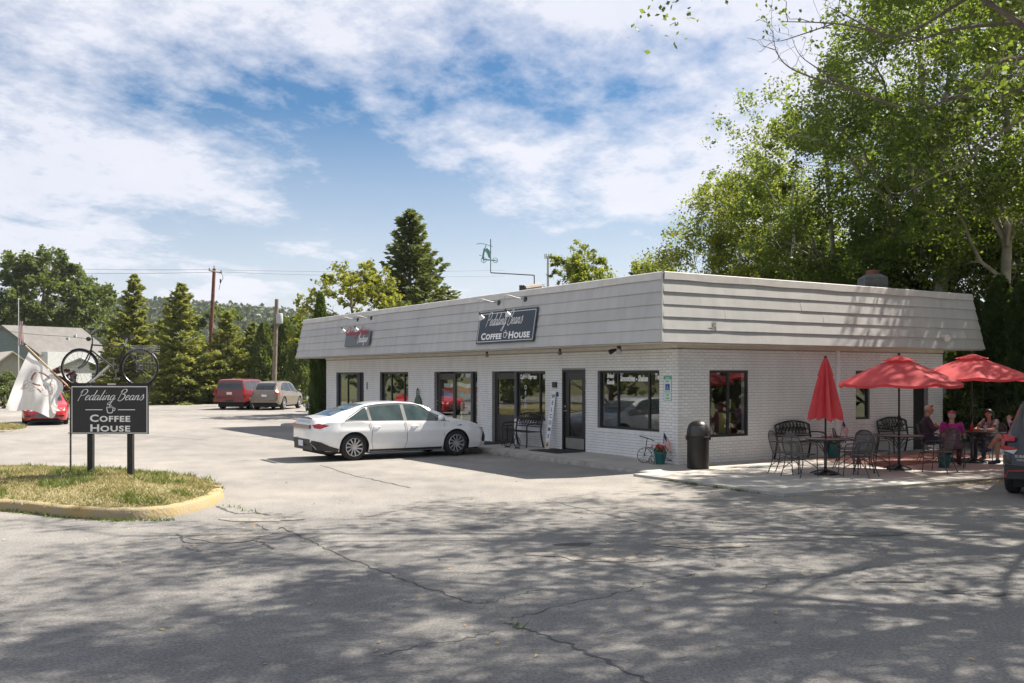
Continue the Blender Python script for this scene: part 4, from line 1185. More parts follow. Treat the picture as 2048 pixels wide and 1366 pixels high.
for i, (x, Y, h, w_, lb) in enumerate([(150, 66, 1.1, 2.0, 'low yellow-green bush beyond the signboard'), (330, 73, 1.2, 2.4, 'low bush at the foot of the spruces'), (400, 72, 1.0, 2.2, 'low bush beside the burgundy vehicle'), (250, 73, 1.0, 2.2, 'low bush below the long-leader spruce')]):
    broad_tree('shrub', lb, gp(x, Y), h, w_, .05, .04, 3500, .10, LF_YEL if i == 0 else LF_OAK, BARK, 'low bushes along the lot edge', 97 + i, ncl=24, fill=.1, cat='shrub')
# trees left of the picture, seen in the shop windows
for i, (x, y, h) in enumerate([(-38, 33, 7), (-41, 40, 6.5), (-40, 47.5, 7), (-43, 55, 7.5), (-36, 26, 6.5), (-46, 63, 7.5)]):
    broad_tree('maple_tree', ['low bushy roadside tree reflected in the corner window', 'low bushy roadside tree reflected in the main door', 'low bushy roadside tree reflected in the bench window', 'low bushy roadside tree reflected in the boutique window', 'low bushy roadside tree nearest the camera', 'low bushy roadside tree reflected in the left shop window'][i], Vector((x, y, 0)), h, 8.5, .05, .2, 6000, .36, LF_OAK, BARK, 'roadside trees reflected in the shop windows', 110 + i, ncl=50, fill=.3)
b = MB(); bank = [(-70, 8), (-30, 10), (-27, 24), (-28.5, 34.2), (-36, 35), (-70, 37)]
b.add([(x, y, .05 if i < 4 else .2) for i, (x, y) in enumerate(bank)], [tuple(range(6))]); o = b.build('lawn', DRYG); struct(o, 'dry grass bank left of the lot')

# far wooded hill
nr = np.random.default_rng(5)
def hill_z(x, y):
    r = (y - 520) / 330.0
    ridge = 60 * math.exp(-((x + 270) / 240.0) ** 2) + 10 * math.sin(x * .012 + 1) + 12
    return max(-2, ridge * (1 - math.exp(-max(0, r) * 2.0)))
b = MB(); nx, ny = 70, 22
for j in range(ny):
    for i in range(nx):
        x = -900 + 1700 * i / (nx - 1); y = 500 + 480 * j / (ny - 1); b.v.append((x, y, hill_z(x, y) - 1.5))
for j in range(ny - 1):
    for i in range(nx - 1):
        b.f.append((j * nx + i, j * nx + i + 1, (j + 1) * nx + i + 1, (j + 1) * nx + i)); b.m.append(0)
o = b.build('hill', M('wooded_hill_ground', (0.04, 0.055, 0.02), .95), smooth=True); struct(o, 'wooded ridge far behind the lot')
C = []
for i in range(5200):
    x = nr.uniform(-560, 330); y = nr.uniform(515, 960); z = hill_z(x, y); h = nr.uniform(6, 13); con = nr.random() < .35
    k = 9
    f = nr.uniform(0, 1, k)
    wv = h * (.30 * (1 - f) if con else .42 * np.sin(PI * (f * .8 + .15)))
    a = nr.uniform(0, 2 * PI, k)
    C.append(np.stack([x + wv * np.cos(a), y + wv * np.sin(a), z + f * h], 1))
C = np.concatenate(C); V, Q = leaf_quads(C, 4.2, aspect=.8)
o = np_mesh('hillside_wood', V, Q, LF_HIL); o['kind'] = 'stuff'; o['label'] = 'mixed wood covering the far ridge'
# ============================================================ vehicles
def interp(tab, x):
    if x <= tab[0][0]: return tab[0][1]
    for (a, va), (c, vc) in zip(tab, tab[1:]):
        if x <= c:
            f = (x - a) / (c - a); f = f * f * (3 - 2 * f) * .45 + f * .55
            return va + (vc - va) * f
    return tab[-1][1]
TYRE = M('tyre_rubber', (0.018, 0.018, 0.019), 0.85, var=0.3, scale=20)
ALLOY = M('alloy_rim', (0.52, 0.52, 0.53), 0.3, metal=0.9, var=0.1)
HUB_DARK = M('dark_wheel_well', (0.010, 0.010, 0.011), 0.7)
CARGLASS = M('dark_car_glass', (0.012, 0.017, 0.016), 0.04, var=0.1, spec=0.9)
SEDGLASS = M('green_car_glass', (0.030, 0.050, 0.045), 0.04, var=0.4, scale=2.5, spec=0.9)
TRIM = M('black_plastic_trim', (0.020, 0.020, 0.021), 0.5, var=0.2)
CHROME = M('chrome_trim', (0.65, 0.65, 0.66), 0.15, metal=1.0, var=0.05)
REDLENS = M('red_tail_lens', (0.42, 0.012, 0.014), 0.12, var=0.25, scale=12, coat=0.6)
CLEARLENS = M('clear_lamp_lens', (0.62, 0.62, 0.62), 0.08, var=0.2, scale=14, coat=0.8)
PLATE = M('number_plate', (0.72, 0.73, 0.75), 0.5, var=0.1)
SEAM = M('panel_gap', (0.035, 0.035, 0.036), 0.7)

class Car:
    def __init__(s, L, W, top, belt, hw, rhw, low, axles, Rw, arch, side_in=0.05):
        s.L, s.W, s.top, s.belt, s.hw, s.rhw, s.low, s.axles, s.Rw, s.arch = L, W, top, belt, hw, rhw, low, axles, Rw, arch
    def zlow(s, x):
        z = interp(s.low, x)
        for a in s.axles:
            d = abs(x - a)
            if d < s.arch: z = max(z, s.Rw + math.sqrt(s.arch ** 2 - d * d) * 1.0 - 0.005)
        return z
    def yside(s, x, z):
        """half width of the flank at height z"""
        w = interp(s.hw, x); zl = interp(s.low, x); zb = interp(s.belt, x)
        f = (z - zl) / max(.05, zb - zl)
        return w - .055 * max(0, .28 - f) / .28 - .035 * max(0, f - .62) / .38 + .020 * max(0, 1 - abs(f - .70) / .13) + .012 * max(0, 1 - abs(f - .20) / .08)
    def sec(s, x):
        zl, zb, zt = s.zlow(x), interp(s.belt, x), interp(s.top, x)
        zt = max(zt, zb + .012); zl = min(zl, zb - .02)
        P = []
        for i in range(9):
            z = zl + (zb - zl) * i / 8; P.append((s.yside(x, z), z))
        yb = P[-1][0]; wr = min(interp(s.rhw, x), yb - .01); h = zt - zb
        for i in range(1, 9):
            f = i / 8
            P.append((yb - .012 * min(1, f * 4) + (wr - yb + .012) * (f ** 1.08), zb + h * (.93 * f)))
        for i in range(1, 7):
            f = i / 6
            P.append((wr * math.cos(f * PI / 2) ** .9 if f < 1 else 0.0, zb + h * (.93 + .07 * math.sin(f * PI / 2))))
        return P
    def up(s, x, f, out=0.006):      # point on the greenhouse side, f 0 belt .. 1 roof edge
        P = s.sec(x); g = 8 + f * 8; i = min(15, int(g)); y = P[i][0] + (P[i + 1][0] - P[i][0]) * (g - i); z = P[i][1] + (P[i + 1][1] - P[i][1]) * (g - i)
        return Vector((x, y + out, z + out * .4))
    def flank(s, x, z, out=0.004): return Vector((x, s.yside(x, z) + out, z))
    def body(s, mat, root, name='body'):
        xs = [-s.L / 2 + s.L * i / 96 for i in range(97)]
        for a in s.axles:
            for k in range(-16, 17): xs.append(a + s.arch * math.sin(k / 16 * PI / 2) * .9999)
        for e in (-1, 1):
            for d in (.003, .01, .02, .035): xs.append(e * (s.L / 2 - d))
        xs = sorted(set(round(x, 4) for x in xs if abs(x) <= s.L / 2))
        b = MB(); S = [s.sec(x) for x in xs]; n = len(S[0])
        for x, P in zip(xs, S):
            b.v += [(x, y, z) for y, z in P] + [(x, -y, z) for y, z in P[-2::-1]]
        m = 2 * n - 1
        for i in range(len(xs) - 1):
            for j in range(m - 1): b.f.append((i * m + j, i * m + j + 1, (i + 1) * m + j + 1, (i + 1) * m + j)); b.m.append(0)
        b.f.append(tuple(range(m))); b.m.append(0); b.f.append(tuple((len(xs) - 1) * m + j for j in range(m))[::-1]); b.m.append(0)
        return b.build(name, mat, root, smooth=True, angle=32)
    def side_glass(s, xa, xb, lo, hi, mat, parent, name='side_window', n=18, sides=(1, -1), out=.006):
        """lo/hi: functions of u in 0..1 giving greenhouse fraction"""
        out_ = out; out = []
        for sg in sides:
            b = MB(); k = 5
            for i in range(n + 1):
                u = i / n; x = xa + (xb - xa) * u
                for j in range(k + 1):
                    f = lo(u) + (hi(u) - lo(u)) * j / k; p = s.up(x, f, out_); b.v.append((p.x, sg * p.y, p.z))
            for i in range(n):
                for j in range(k): b.f.append((i * (k + 1) + j, i * (k + 1) + j + 1, (i + 1) * (k + 1) + j + 1, (i + 1) * (k + 1) + j)); b.m.append(0)
            out.append(b.build(name, mat, parent, smooth=True))
        return out
    def top_glass(s, xa, xb, inset, mat, parent, name, n=14, out=.007):
        b = MB()
        for i in range(n + 1):
            x = xa + (xb - xa) * i / n; P = s.sec(x); wr = P[16][0] - inset; e = .02
            z0, z1 = interp(s.top, x - e), interp(s.top, x + e); nv = Vector((-(z1 - z0), 0, 2 * e)).normalized()
            for j in range(13):
                y = wr * (-1 + 2 * j / 12); g = min(1, abs(y) / max(.05, P[16][0]))
                # interpolate height over the roof arc
                h = P[22][1] - (P[22][1] - P[16][1]) * (1 - math.sqrt(max(0, 1 - g ** 2.2)))
                b.v.append((x + nv.x * out, y, h + nv.z * out))
        for i in range(n):
            for j in range(12): b.f.append((i * 13 + j, i * 13 + j + 1, (i + 1) * 13 + j + 1, (i + 1) * 13 + j)); b.m.append(0)
        return b.build(name, mat, parent, smooth=True)
    def strip(s, pts, w, mat, parent, name, out=.005, sides=(1, -1), r=None):
        """thin raised line on the flank through (x, z) points"""
        for sg in sides:
            b = MB(); P = [s.flank(x, z, out) for x, z in pts]
            b.tube([(p.x, sg * p.y, p.z) for p in P], w / 2, 5); b.build(name, mat, parent)
    def patch(s, poly, mat, parent, name, out=.006, sides=(1, -1)):
        """flank patch from an (x, z) polygon"""
        for sg in sides:
            bm = bmesh.new(); bm.faces.new([bm.verts.new((x, 0, z)) for x, z in poly])
            bmesh.ops.triangulate(bm, faces=bm.faces[:]); bmesh.ops.subdivide_edges(bm, edges=bm.edges[:], cuts=4, use_grid_fill=True)
            for v in bm.verts: p = s.flank(v.co.x, v.co.z, out); v.co = (p.x, sg * p.y, p.z)
            bmesh.ops.recalc_face_normals(bm, faces=bm.faces[:])
            me = bpy.data.meshes.new(name); bm.to_mesh(me); bm.free(); mesh_obj(name, me, mat, parent)

def wheel(c, Rw, wd, side, parent, style='spoke', nsp=10):
    """tyre with rim and spokes; side +1 faces +y"""
    t = MB(); R_ = Rw
    t.lathe([(R_ * .66, -wd / 2 + .01), (R_ * .86, -wd / 2), (R_ * .97, -wd / 2 + .03), (R_, -wd / 4), (R_, wd / 4), (R_ * .97, wd / 2 - .03), (R_ * .86, wd / 2), (R_ * .66, wd / 2 - .01), (R_ * .62, 0)], 36, c, axis='y')
    w = t.build('wheel', TYRE, parent, smooth=True, angle=50)
    r = MB(); y = c[1] + side * (wd / 2 - .02)
    r.lathe([(R_ * .68, 0.015 * side), (R_ * .64, .02 * side), (R_ * .60, -.03 * side), (R_ * .60, -.1 * side)], 32, (c[0], y, c[2]), axis='y')
    r.lathe([(0.0, .008 * side), (R_ * .13, .006 * side), (R_ * .15, -.03 * side)], 14, (c[0], y, c[2]), axis='y')
    for i in range(nsp):
        a = 2 * PI * i / nsp; tw = .32 if style == 'swirl' else 0.0
        p = Vector((c[0] + R_ * .12 * math.cos(a), y - side * .008, c[2] + R_ * .12 * math.sin(a)))
        q = Vector((c[0] + R_ * .62 * math.cos(a + tw), y + side * .002, c[2] + R_ * .62 * math.sin(a + tw)))
        d = (q - p).normalized(); sd = Vector((-d.z, 0, d.x)) * (R_ * (.055 if style == 'swirl' else .085)); dp = Vector((0, -side * .025, 0))
        r.add([p - sd * .8, p + sd * .8, q + sd, q - sd, p - sd * .8 + dp, p + sd * .8 + dp, q + sd + dp, q - sd + dp], [(0, 1, 2, 3), (0, 4, 5, 1), (1, 5, 6, 2), (2, 6, 7, 3), (3, 7, 4, 0)])
    r.build('rim', ALLOY, w, smooth=True, angle=40)
    d = MB(); d.lathe([(0, 0), (R_ * .61, 0)], 24, (c[0], y - side * .06, c[2]), axis='y'); d.build('brake_disc', HUB_DARK, w)
    return w

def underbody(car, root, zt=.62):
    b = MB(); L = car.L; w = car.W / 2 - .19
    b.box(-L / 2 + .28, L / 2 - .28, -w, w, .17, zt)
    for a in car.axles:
        b.box(a - car.arch * .98, a + car.arch * .98, -car.W / 2 + .10, car.W / 2 - .10, .40, car.Rw + car.arch * .96)  # black boxes put the shade inside the wheel arches into the colour
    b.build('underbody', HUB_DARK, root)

def mirror(car, x, f, mat, root):
    for sg in (1, -1):
        p = car.up(x, f); b = MB()
        b.tube([(p.x, sg * p.y, p.z), (p.x + .01, sg * (p.y + .09), p.z + .04)], [.03, .025], 6)
        b.ball((p.x - .02, sg * (p.y + .15), p.z + .085), .075, .10, .072, n=12); b.build('mirror', mat, root, smooth=True)

def place(root, pr, pf):
    """set the axle mid-points of one side: pr rear, pf front ground contacts of the right-hand wheels"""
    pass

# ---- white sedan
sed = Car(4.90, 1.86,
    top=[(-2.45, .80), (-2.43, .93), (-2.36, 1.035), (-2.20, 1.06), (-1.95, 1.10), (-1.55, 1.235), (-1.05, 1.375), (-.55, 1.437), (-.15, 1.445), (.25, 1.425), (.55, 1.36), (.95, 1.19), (1.30, 1.015), (1.50, .975), (1.9, .905), (2.2, .82), (2.36, .72), (2.43, .60), (2.45, .52)],
    belt=[(-2.45, .70), (-2.40, .86), (-2.1, .945), (-1.4, .955), (-.4, .945), (.6, .925), (1.3, .905), (1.8, .85), (2.2, .74), (2.40, .58), (2.45, .48)],
    hw=[(-2.45, .62), (-2.40, .76), (-2.25, .86), (-1.9, .915), (-1.2, .93), (0, .93), (1.2, .93), (1.8, .915), (2.15, .855), (2.35, .74), (2.45, .56)],
    rhw=[(-2.45, .50), (-2.2, .66), (-1.6, .60), (-.9, .575), (0, .58), (.5, .60), (1.0, .68), (1.4, .74), (1.9, .66), (2.3, .54), (2.45, .40)],
    low=[(-2.45, .44), (-2.35, .30), (-2.1, .24), (-1.2, .20), (1.2, .20), (2.1, .21), (2.38, .22), (2.45, .30)], axles=(-1.42, 1.42), Rw=.335, arch=.385)
WHITECAR = M('white_car_paint', (0.80, 0.80, 0.80), 0.22, var=0.02, coat=1.0)
rear = gnd(703, 921); front = gnd(912, 911)
dirv = Vector((front.x - rear.x, front.y - rear.y, 0)).normalized(); lat = Vector((-dirv.y, dirv.x, 0))   # left of the car
mid = (rear + front) / 2 + lat * .81
SED = thing('white_sedan', 'white four-door fastback sedan parked nose-in to the coffee house', 'car', (mid.x, mid.y, 0), math.atan2(dirv.y, dirv.x))
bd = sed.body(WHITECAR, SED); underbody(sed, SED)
sed.side_glass(-1.66, 1.15, lambda u: .035, lambda u: min(.90, .06 + 1.55 * u ** .62) if u < .24 else (.91 if u < .76 else max(.06, .91 - .85 * ((u - .76) / .24) ** 1.15)), TRIM, SED, 'window_surround', n=40, out=.003)
sed.side_glass(-1.62, -1.02, lambda u: .10 + .16 * (1 - u) ** 2 * .9, lambda u: min(.86, .12 + .80 * u ** .8 + .02), SEDGLASS, SED, 'quarter_window', n=12)
sed.side_glass(-.94, -.08, lambda u: .07, lambda u: .86 + .03 * u, SEDGLASS, SED, 'rear_window', n=14)
sed.side_glass(.02, 1.12, lambda u: .07, lambda u: .89 - .03 * u - .72 * max(0, u - .42) ** 1.25, SEDGLASS, SED, 'front_window', n=20)
sed.top_glass(.62, 1.34, .05, SEDGLASS, SED, 'windscreen'); sed.top_glass(-1.93, -1.02, .07, SEDGLASS, SED, 'rear_glass')
for sg in (1, -1):
    b = MB(); xs = [-1.68 + 2.9 * i / 30 for i in range(31)]
    pts = [sed.up(x, min(.95, .02 + 1.25 * max(0, (x + 1.68)) ** .6) if x < -1.0 else (.955 if x < .48 else max(.03, .955 - 1.0 * ((x - .48) / .72) ** 1.2)), .010) for x in xs]
    b.tube([(p.x, sg * p.y, p.z) for p in pts], .011, 5); b.build('window_trim', CHROME, SED)
for sx in (-.93 - .06, .0 - .03): sed.strip([(sx, .93), (sx + .03, .72), (sx + .02, .42), (sx - .03 + (.10 if sx < -.5 else 0), .27)], .008, SEAM, SED, 'door_seam')
sed.strip([(1.08, .88), (1.06, .6), (1.0, .27)], .008, SEAM, SED, 'door_seam')
sed.patch([(-2.32, .27), (-1.835, .225), (-1.815, .30), (-2.05, .37), (-2.25, .47), (-2.44, .52), (-2.445, .44)], TRIM, SED, 'bumper_trim', out=.014)
sed.patch([(-1.02, .205), (1.0, .205), (1.02, .262), (-1.02, .262)], TRIM, SED, 'sill_trim')
sed.patch([(-2.28, .80), (-2.40, .82), (-2.42, .90), (-2.3, .93), (-2.05, .875)], REDLENS, SED, 'tail_light', out=.012)
sed.patch([(1.42, .80), (1.60, .825), (1.55, .79)], TRIM, SED, 'fender_vent')
sed.patch([(2.12, .755), (2.32, .70), (2.30, .66), (2.16, .70)], CLEARLENS, SED, 'headlight', out=.008)
sed.patch([(2.22, .36), (2.34, .34), (2.40, .50), (2.30, .62), (2.25, .56)], TRIM, SED, 'front_intake', out=.012)
b = MB(); b.box(-2.475, -2.43, -.60, .60, .80, .89); b.build('light_bar', M('rear_light_bar', (0.10, 0.035, 0.035), .2, coat=.6), SED)
b = MB(); b.box(-2.462, -2.40, -.585, .585, .42, .54); b.box(-2.42, -2.30, -.66, .66, .27, .42); b.build('rear_diffuser', TRIM, SED)
b = MB(); b.box(-2.482, -2.471, -.16, .16, .36, .50); b.build('number_plate', PLATE, SED)
b = MB(); b.add([(-2.40, -.62, 1.03), (-2.40, .62, 1.03), (-2.50, .60, 1.075), (-2.50, -.60, 1.075), (-2.40, -.62, 1.05), (-2.40, .62, 1.05), (-2.49, .60, 1.092), (-2.49, -.60, 1.092)], [(0, 1, 2, 3), (4, 5, 6, 7), (2, 3, 7, 6), (0, 1, 5, 4)]); b.build('spoiler', M('spoiler_dark_grey', (0.20, 0.20, 0.20), .4), SED)
for x in (-.82, .22):
    for sg in (1, -1):
        p = sed.flank(x, .815, .0); b = MB(); b.tube([(x - .09, sg * (p.y + .004), .812), (x - .06, sg * (p.y + .028), .815), (x + .06, sg * (p.y + .028), .818), (x + .09, sg * (p.y + .004), .82)], .013, 6); b.build('door_handle', WHITECAR, SED)
mirror(sed, .92, .06, WHITECAR, SED)
b = MB(); b.add([(-1.12, -.02, 1.40), (-1.12, .02, 1.40), (-.94, .0, 1.42), (-1.13, 0, 1.475)], [(0, 2, 3), (1, 3, 2), (0, 3, 1)]); b.build('antenna_fin', TRIM, SED)
for a in sed.axles:
    for sg in (1, -1): wheel((a, sg * .81, .335), .335, .225, sg, SED, 'swirl', 11)

# ---- burgundy full-size vehicle
BURG = M('burgundy_car_paint', (0.16, 0.016, 0.018), 0.32, var=0.1, coat=0.6)
suv = Car(5.2, 2.02,
    top=[(-2.6, .82), (-2.585, 1.00), (-2.55, 1.22), (-2.44, 1.72), (-2.38, 1.83), (-2.2, 1.885), (-1, 1.905), (.4, 1.89), (.75, 1.80), (1.35, 1.27), (1.5, 1.205), (2.2, 1.15), (2.5, 1.07), (2.58, .9), (2.6, .7)],
    belt=[(-2.6, .78), (-2.57, 1.0), (-2.5, 1.16), (-1, 1.17), (1.2, 1.14), (2.2, 1.06), (2.5, .95), (2.6, .65)],
    hw=[(-2.6, .86), (-2.55, .94), (-2.4, .985), (-1, 1.01), (1.5, 1.01), (2.3, .97), (2.5, .90), (2.6, .74)],
    rhw=[(-2.6, .80), (-2.3, .78), (-1, .76), (.5, .76), (1.2, .82), (2, .84), (2.6, .66)],
    low=[(-2.6, .50), (-2.5, .42), (-1.2, .36), (1.5, .36), (2.4, .34), (2.6, .45)], axles=(-1.5, 1.52), Rw=.40, arch=.455)
TAH = thing('burgundy_suv', 'boxy burgundy full-size sport utility seen from behind at the back of the lot', 'car', (-17.0, 62.3, 0), R(84))
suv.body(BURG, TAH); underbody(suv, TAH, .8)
suv.side_glass(-2.30, -1.30, lambda u: .08, lambda u: .86, CARGLASS, TAH, 'quarter_window', n=8); suv.side_glass(-1.18, -.2, lambda u: .08, lambda u: .87, CARGLASS, TAH, 'rear_window', n=8); suv.side_glass(-.08, 1.05, lambda u: .08, lambda u: .87 - .75 * max(0, u - .55) ** 1.1, CARGLASS, TAH, 'front_window', n=14)
suv.top_glass(.82, 1.36, .06, CARGLASS, TAH, 'windscreen'); suv.top_glass(-2.545, -2.455, .07, CARGLASS, TAH, 'rear_glass')
for sg in (1, -1):
    b = MB(); b.box(-2.60, -2.45, sg * .86 if sg > 0 else -.965, .965 if sg > 0 else -.86, .92, 1.24); b.build('tail_light', REDLENS, TAH)
b = MB(); b.box(-2.68, -2.45, -.98, .98, .48, .70); b.build('rear_bumper', BURG, TAH)
b = MB(); b.box(-2.69, -2.66, -.30, .20, .50, .62); b.build('tow_bar_recess', TRIM, TAH)
b = MB(); b.box(-2.612, -2.598, -.17, .17, .93, 1.09); b.build('number_plate', M('yellowed_plate', (0.70, 0.62, 0.42), .5), TAH)
mirror(suv, 1.0, .08, TRIM, TAH)
for a in suv.axles:
    for sg in (1, -1): wheel((a, sg * .86, .40), .40, .27, sg, TAH, 'spoke', 6)

# ---- beige crossover
BEIGE = M('bronze_beige_car_paint', (0.20, 0.165, 0.13), 0.3, metal=.4, var=0.1, coat=0.6)
cro_args = dict(L=4.8, W=1.88,
    top=[(-2.4, .80), (-2.38, .98), (-2.30, 1.16), (-2.05, 1.44), (-1.85, 1.58), (-1.5, 1.655), (-.5, 1.70), (.3, 1.67), (.65, 1.57), (1.25, 1.16), (1.42, 1.10), (2.0, 1.01), (2.28, .88), (2.38, .7), (2.4, .6)],
    belt=[(-2.4, .74), (-2.3, 1.02), (-1.5, 1.06), (0, 1.03), (1.2, 1.0), (1.9, .93), (2.3, .78), (2.4, .55)],
    hw=[(-2.4, .70), (-2.33, .83), (-2.1, .90), (-1.3, .94), (1.2, .94), (1.9, .92), (2.2, .85), (2.4, .62)],
    rhw=[(-2.4, .62), (-2.1, .66), (-1.5, .62), (0, .62), (.6, .65), (1.2, .74), (2, .70), (2.4, .45)],
    low=[(-2.4, .45), (-2.2, .34), (-1.2, .27), (1.3, .27), (2.2, .28), (2.4, .36)], axles=(-1.42, 1.42), Rw=.37, arch=.43)
cro = Car(**cro_args)
def crossover(root, paint, glass=CARGLASS):
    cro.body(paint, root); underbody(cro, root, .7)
    cro.side_glass(-1.75, -1.12, lambda u: .10 + .1 * (1 - u), lambda u: .2 + .68 * u ** .7, glass, root, 'quarter_window', n=8); cro.side_glass(-1.04, -.12, lambda u: .08, lambda u: .88, glass, root, 'rear_window', n=8)
    cro.side_glass(-.02, 1.02, lambda u: .08, lambda u: .88 - .75 * max(0, u - .45) ** 1.15, glass, root, 'front_window', n=14)
    cro.top_glass(.70, 1.26, .05, glass, root, 'windscreen'); cro.top_glass(-2.28, -1.90, .08, glass, root, 'rear_glass')
    cro.patch([(-2.05, .98), (-2.30, 1.0), (-2.33, .90), (-2.15, .86)], REDLENS, root, 'tail_light', out=.012)
    for sg in (1, -1):
        b = MB(); b.add([(-2.31, sg * .84, 1.0), (-2.37, sg * .62, 1.0), (-2.39, sg * .62, .92), (-2.35, sg * .82, .88)], [(0, 1, 2, 3)]); b.build('tail_light', REDLENS, root)
    b = MB(); b.box(-2.425, -2.38, -.17, .17, .78, .90); b.build('number_plate', PLATE, root)
    b = MB(); b.box(-2.44, -2.30, -.80, .80, .44, .56); b.build('rear_bumper', TRIM if paint is not BEIGE else paint, root)
    cro.patch([(2.02, .90), (2.28, .82), (2.30, .72), (2.10, .80)], CLEARLENS, root, 'headlight', out=.01)
    mirror(cro, .95, .08, paint, root)
    for a in cro.axles:
        for sg in (1, -1): wheel((a, sg * .82, .37), .37, .24, sg, root, 'spoke', 7)
MUR = thing('beige_crossover', 'bronze beige crossover parked beside the burgundy vehicle', 'car', (-14.7, 61.4, 0), R(83))
crossover(MUR, BEIGE); MUR.scale = (.97, 1.0, 1.05)
# ---- black vehicle whose rear corner shows at the right edge
BLKCAR = M('black_car_paint', (0.014, 0.0145, 0.016), 0.3, var=0.1, coat=0.35)
fo_args = dict(cro_args)
fo_args['top'] = [(-2.4, .70), (-2.39, .90), (-2.34, 1.08), (-2.12, 1.50), (-2.0, 1.62), (-1.8, 1.69), (-.5, 1.73), (.3, 1.70), (.65, 1.60), (1.2, 1.16), (1.42, 1.10), (2.0, 1.02), (2.28, .90), (2.38, .7), (2.4, .6)]
fo_args['hw'] = [(-2.4, .78), (-2.34, .87), (-2.15, .91), (-1.3, .93), (1.2, .93), (1.9, .92), (2.2, .85), (2.4, .62)]
fo = Car(**fo_args)
FOR = thing('black_crossover', 'black crossover with red trimmed rear bumper at the right picture edge', 'car', (10.47, 18.3, 0), R(57))
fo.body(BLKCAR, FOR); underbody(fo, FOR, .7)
fo.side_glass(-1.95, -1.12, lambda u: .10, lambda u: .3 + .58 * u ** .6, CARGLASS, FOR, 'quarter_window', n=8); fo.side_glass(-1.04, -.12, lambda u: .08, lambda u: .88, CARGLASS, FOR, 'rear_window', n=8)
fo.side_glass(-.02, 1.0, lambda u: .08, lambda u: .88 - .75 * max(0, u - .45) ** 1.15, CARGLASS, FOR, 'front_window', n=14)
fo.top_glass(.72, 1.22, .05, CARGLASS, FOR, 'windscreen'); fo.top_glass(-2.33, -2.13, .06, M('sky_painted_rear_glass', (0.06, 0.08, 0.10), .05, spec=.9), FOR, 'rear_glass')  # bluer than the side glass: sky reflection put into the rear glass colour
for sg in (1, -1):
    b = MB(); b.add([(-2.10, sg * .935, 1.08), (-2.30, sg * .89, 1.10), (-2.385, sg * .70, 1.06), (-2.40, sg * .70, .98), (-2.37, sg * .86, .97), (-2.37, sg * .87, .90), (-2.41, sg * .64, .86), (-2.37, sg * .87, .82), (-2.2, sg * .94, .84)], [(0, 1, 2, 3, 4), (0, 4, 5, 8), (5, 6, 7, 8)])
    b.build('tail_light', REDLENS, FOR)
    b = MB(); b.add([(-2.2, sg * .945, .836), (-2.375, sg * .872, .816), (-2.412, sg * .66, .84), (-2.40, sg * .72, .76), (-2.36, sg * .89, .74), (-2.2, sg * .945, .76)], [(0, 1, 2, 3, 4, 5)]); b.build('reversing_light', CLEARLENS, FOR)
b = MB(); b.box(-2.46, -2.25, -.86, .86, .34, .56); b.build('rear_bumper', TRIM, FOR)
REDTRIM = M('red_bumper_accent', (0.36, 0.035, 0.035), .4)
b = MB(); b.tube([(-2.468, .84, .36), (-2.468, .80, .47), (-2.47, .50, .49), (-2.47, .40, .42), (-2.47, -.40, .42), (-2.47, -.50, .49), (-2.468, -.80, .47), (-2.468, -.84, .36)], .014, 6); b.build('bumper_accent', REDTRIM, FOR)
b = MB(); b.tube([(-2.43, .86, .62), (-2.435, .80, .575), (-2.44, .6, .565), (-2.44, -.6, .565), (-2.43, -.86, .62)], .012, 6); b.build('bumper_reflection', M('painted_blue_reflection', (0.05, 0.06, 0.08), .3), FOR)  # raised line whose colour paints a blue reflection along the bumper
me = text_mesh('SUBARU', .065, lambda x, y, z: Vector((-2.405 - z, -(x - .58), .70 + y)), .004, offset=.002); mesh_obj('lettering', me, CHROME, FOR)
me = text_mesh('FORESTER', .042, lambda x, y, z: Vector((-2.405 - z, -(x - .58), .645 + y)), .004, offset=.001); mesh_obj('lettering', me, CHROME, FOR)
mirror(fo, .95, .08, BLKCAR, FOR)
for a in fo.axles:
    for sg in (1, -1): wheel((a, sg * .82, .37), .37, .24, sg, FOR, 'spoke', 6)
# ---- red sedan facing the camera behind the flag
REDCAR = M('red_car_paint', (0.40, 0.018, 0.022), 0.28, var=0.06, coat=0.7)
rsd = Car(**{**dict(L=4.6, W=1.80, axles=(-1.35, 1.35), Rw=.33, arch=.38), 'top': [(x * .939, z) for x, z in sed.top], 'belt': [(x * .939, z) for x, z in sed.belt], 'hw': [(x * .939, w_ * .965) for x, w_ in sed.hw], 'rhw': [(x * .939, w_ * .965) for x, w_ in sed.rhw], 'low': [(x * .939, z) for x, z in sed.low]})
pr = gnd(88, 851)
RED = thing('red_sedan', 'red sedan facing the road behind the white flag', 'car', (pr.x - .9, pr.y + 2.1, 0), R(-66))
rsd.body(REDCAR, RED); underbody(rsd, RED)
rsd.side_glass(-1.5, 1.0, lambda u: .08, lambda u: .86 - .8 * max(0, u - .72), CARGLASS, RED, 'side_window'); rsd.top_glass(.60, 1.24, .05, CARGLASS, RED, 'windscreen')
for sg in (1, -1):
    b = MB(); b.add([(2.04, sg * .76, .74), (2.20, sg * .44, .70), (2.26, sg * .46, .60), (2.13, sg * .77, .62)], [(0, 1, 2, 3)]); o = b.build('headlight', CLEARLENS, RED); o.location = (.03, 0, .0)
    b = MB(); b.box(2.25, 2.30, sg * .74 if sg < 0 else .42, -.42 if sg < 0 else .74, .36, .43); b.build('fog_light_recess', TRIM, RED)
b = MB(); b.box(2.28, 2.325, -.38, .38, .34, .50); b.build('grille', M('grey_grille_mesh', (0.12, 0.12, 0.125), .5), RED)
mirror(rsd, .85, .08, REDCAR, RED)
for a in rsd.axles:
    for sg in (1, -1): wheel((a, sg * .79, .33), .33, .21, sg, RED, 'spoke', 6)
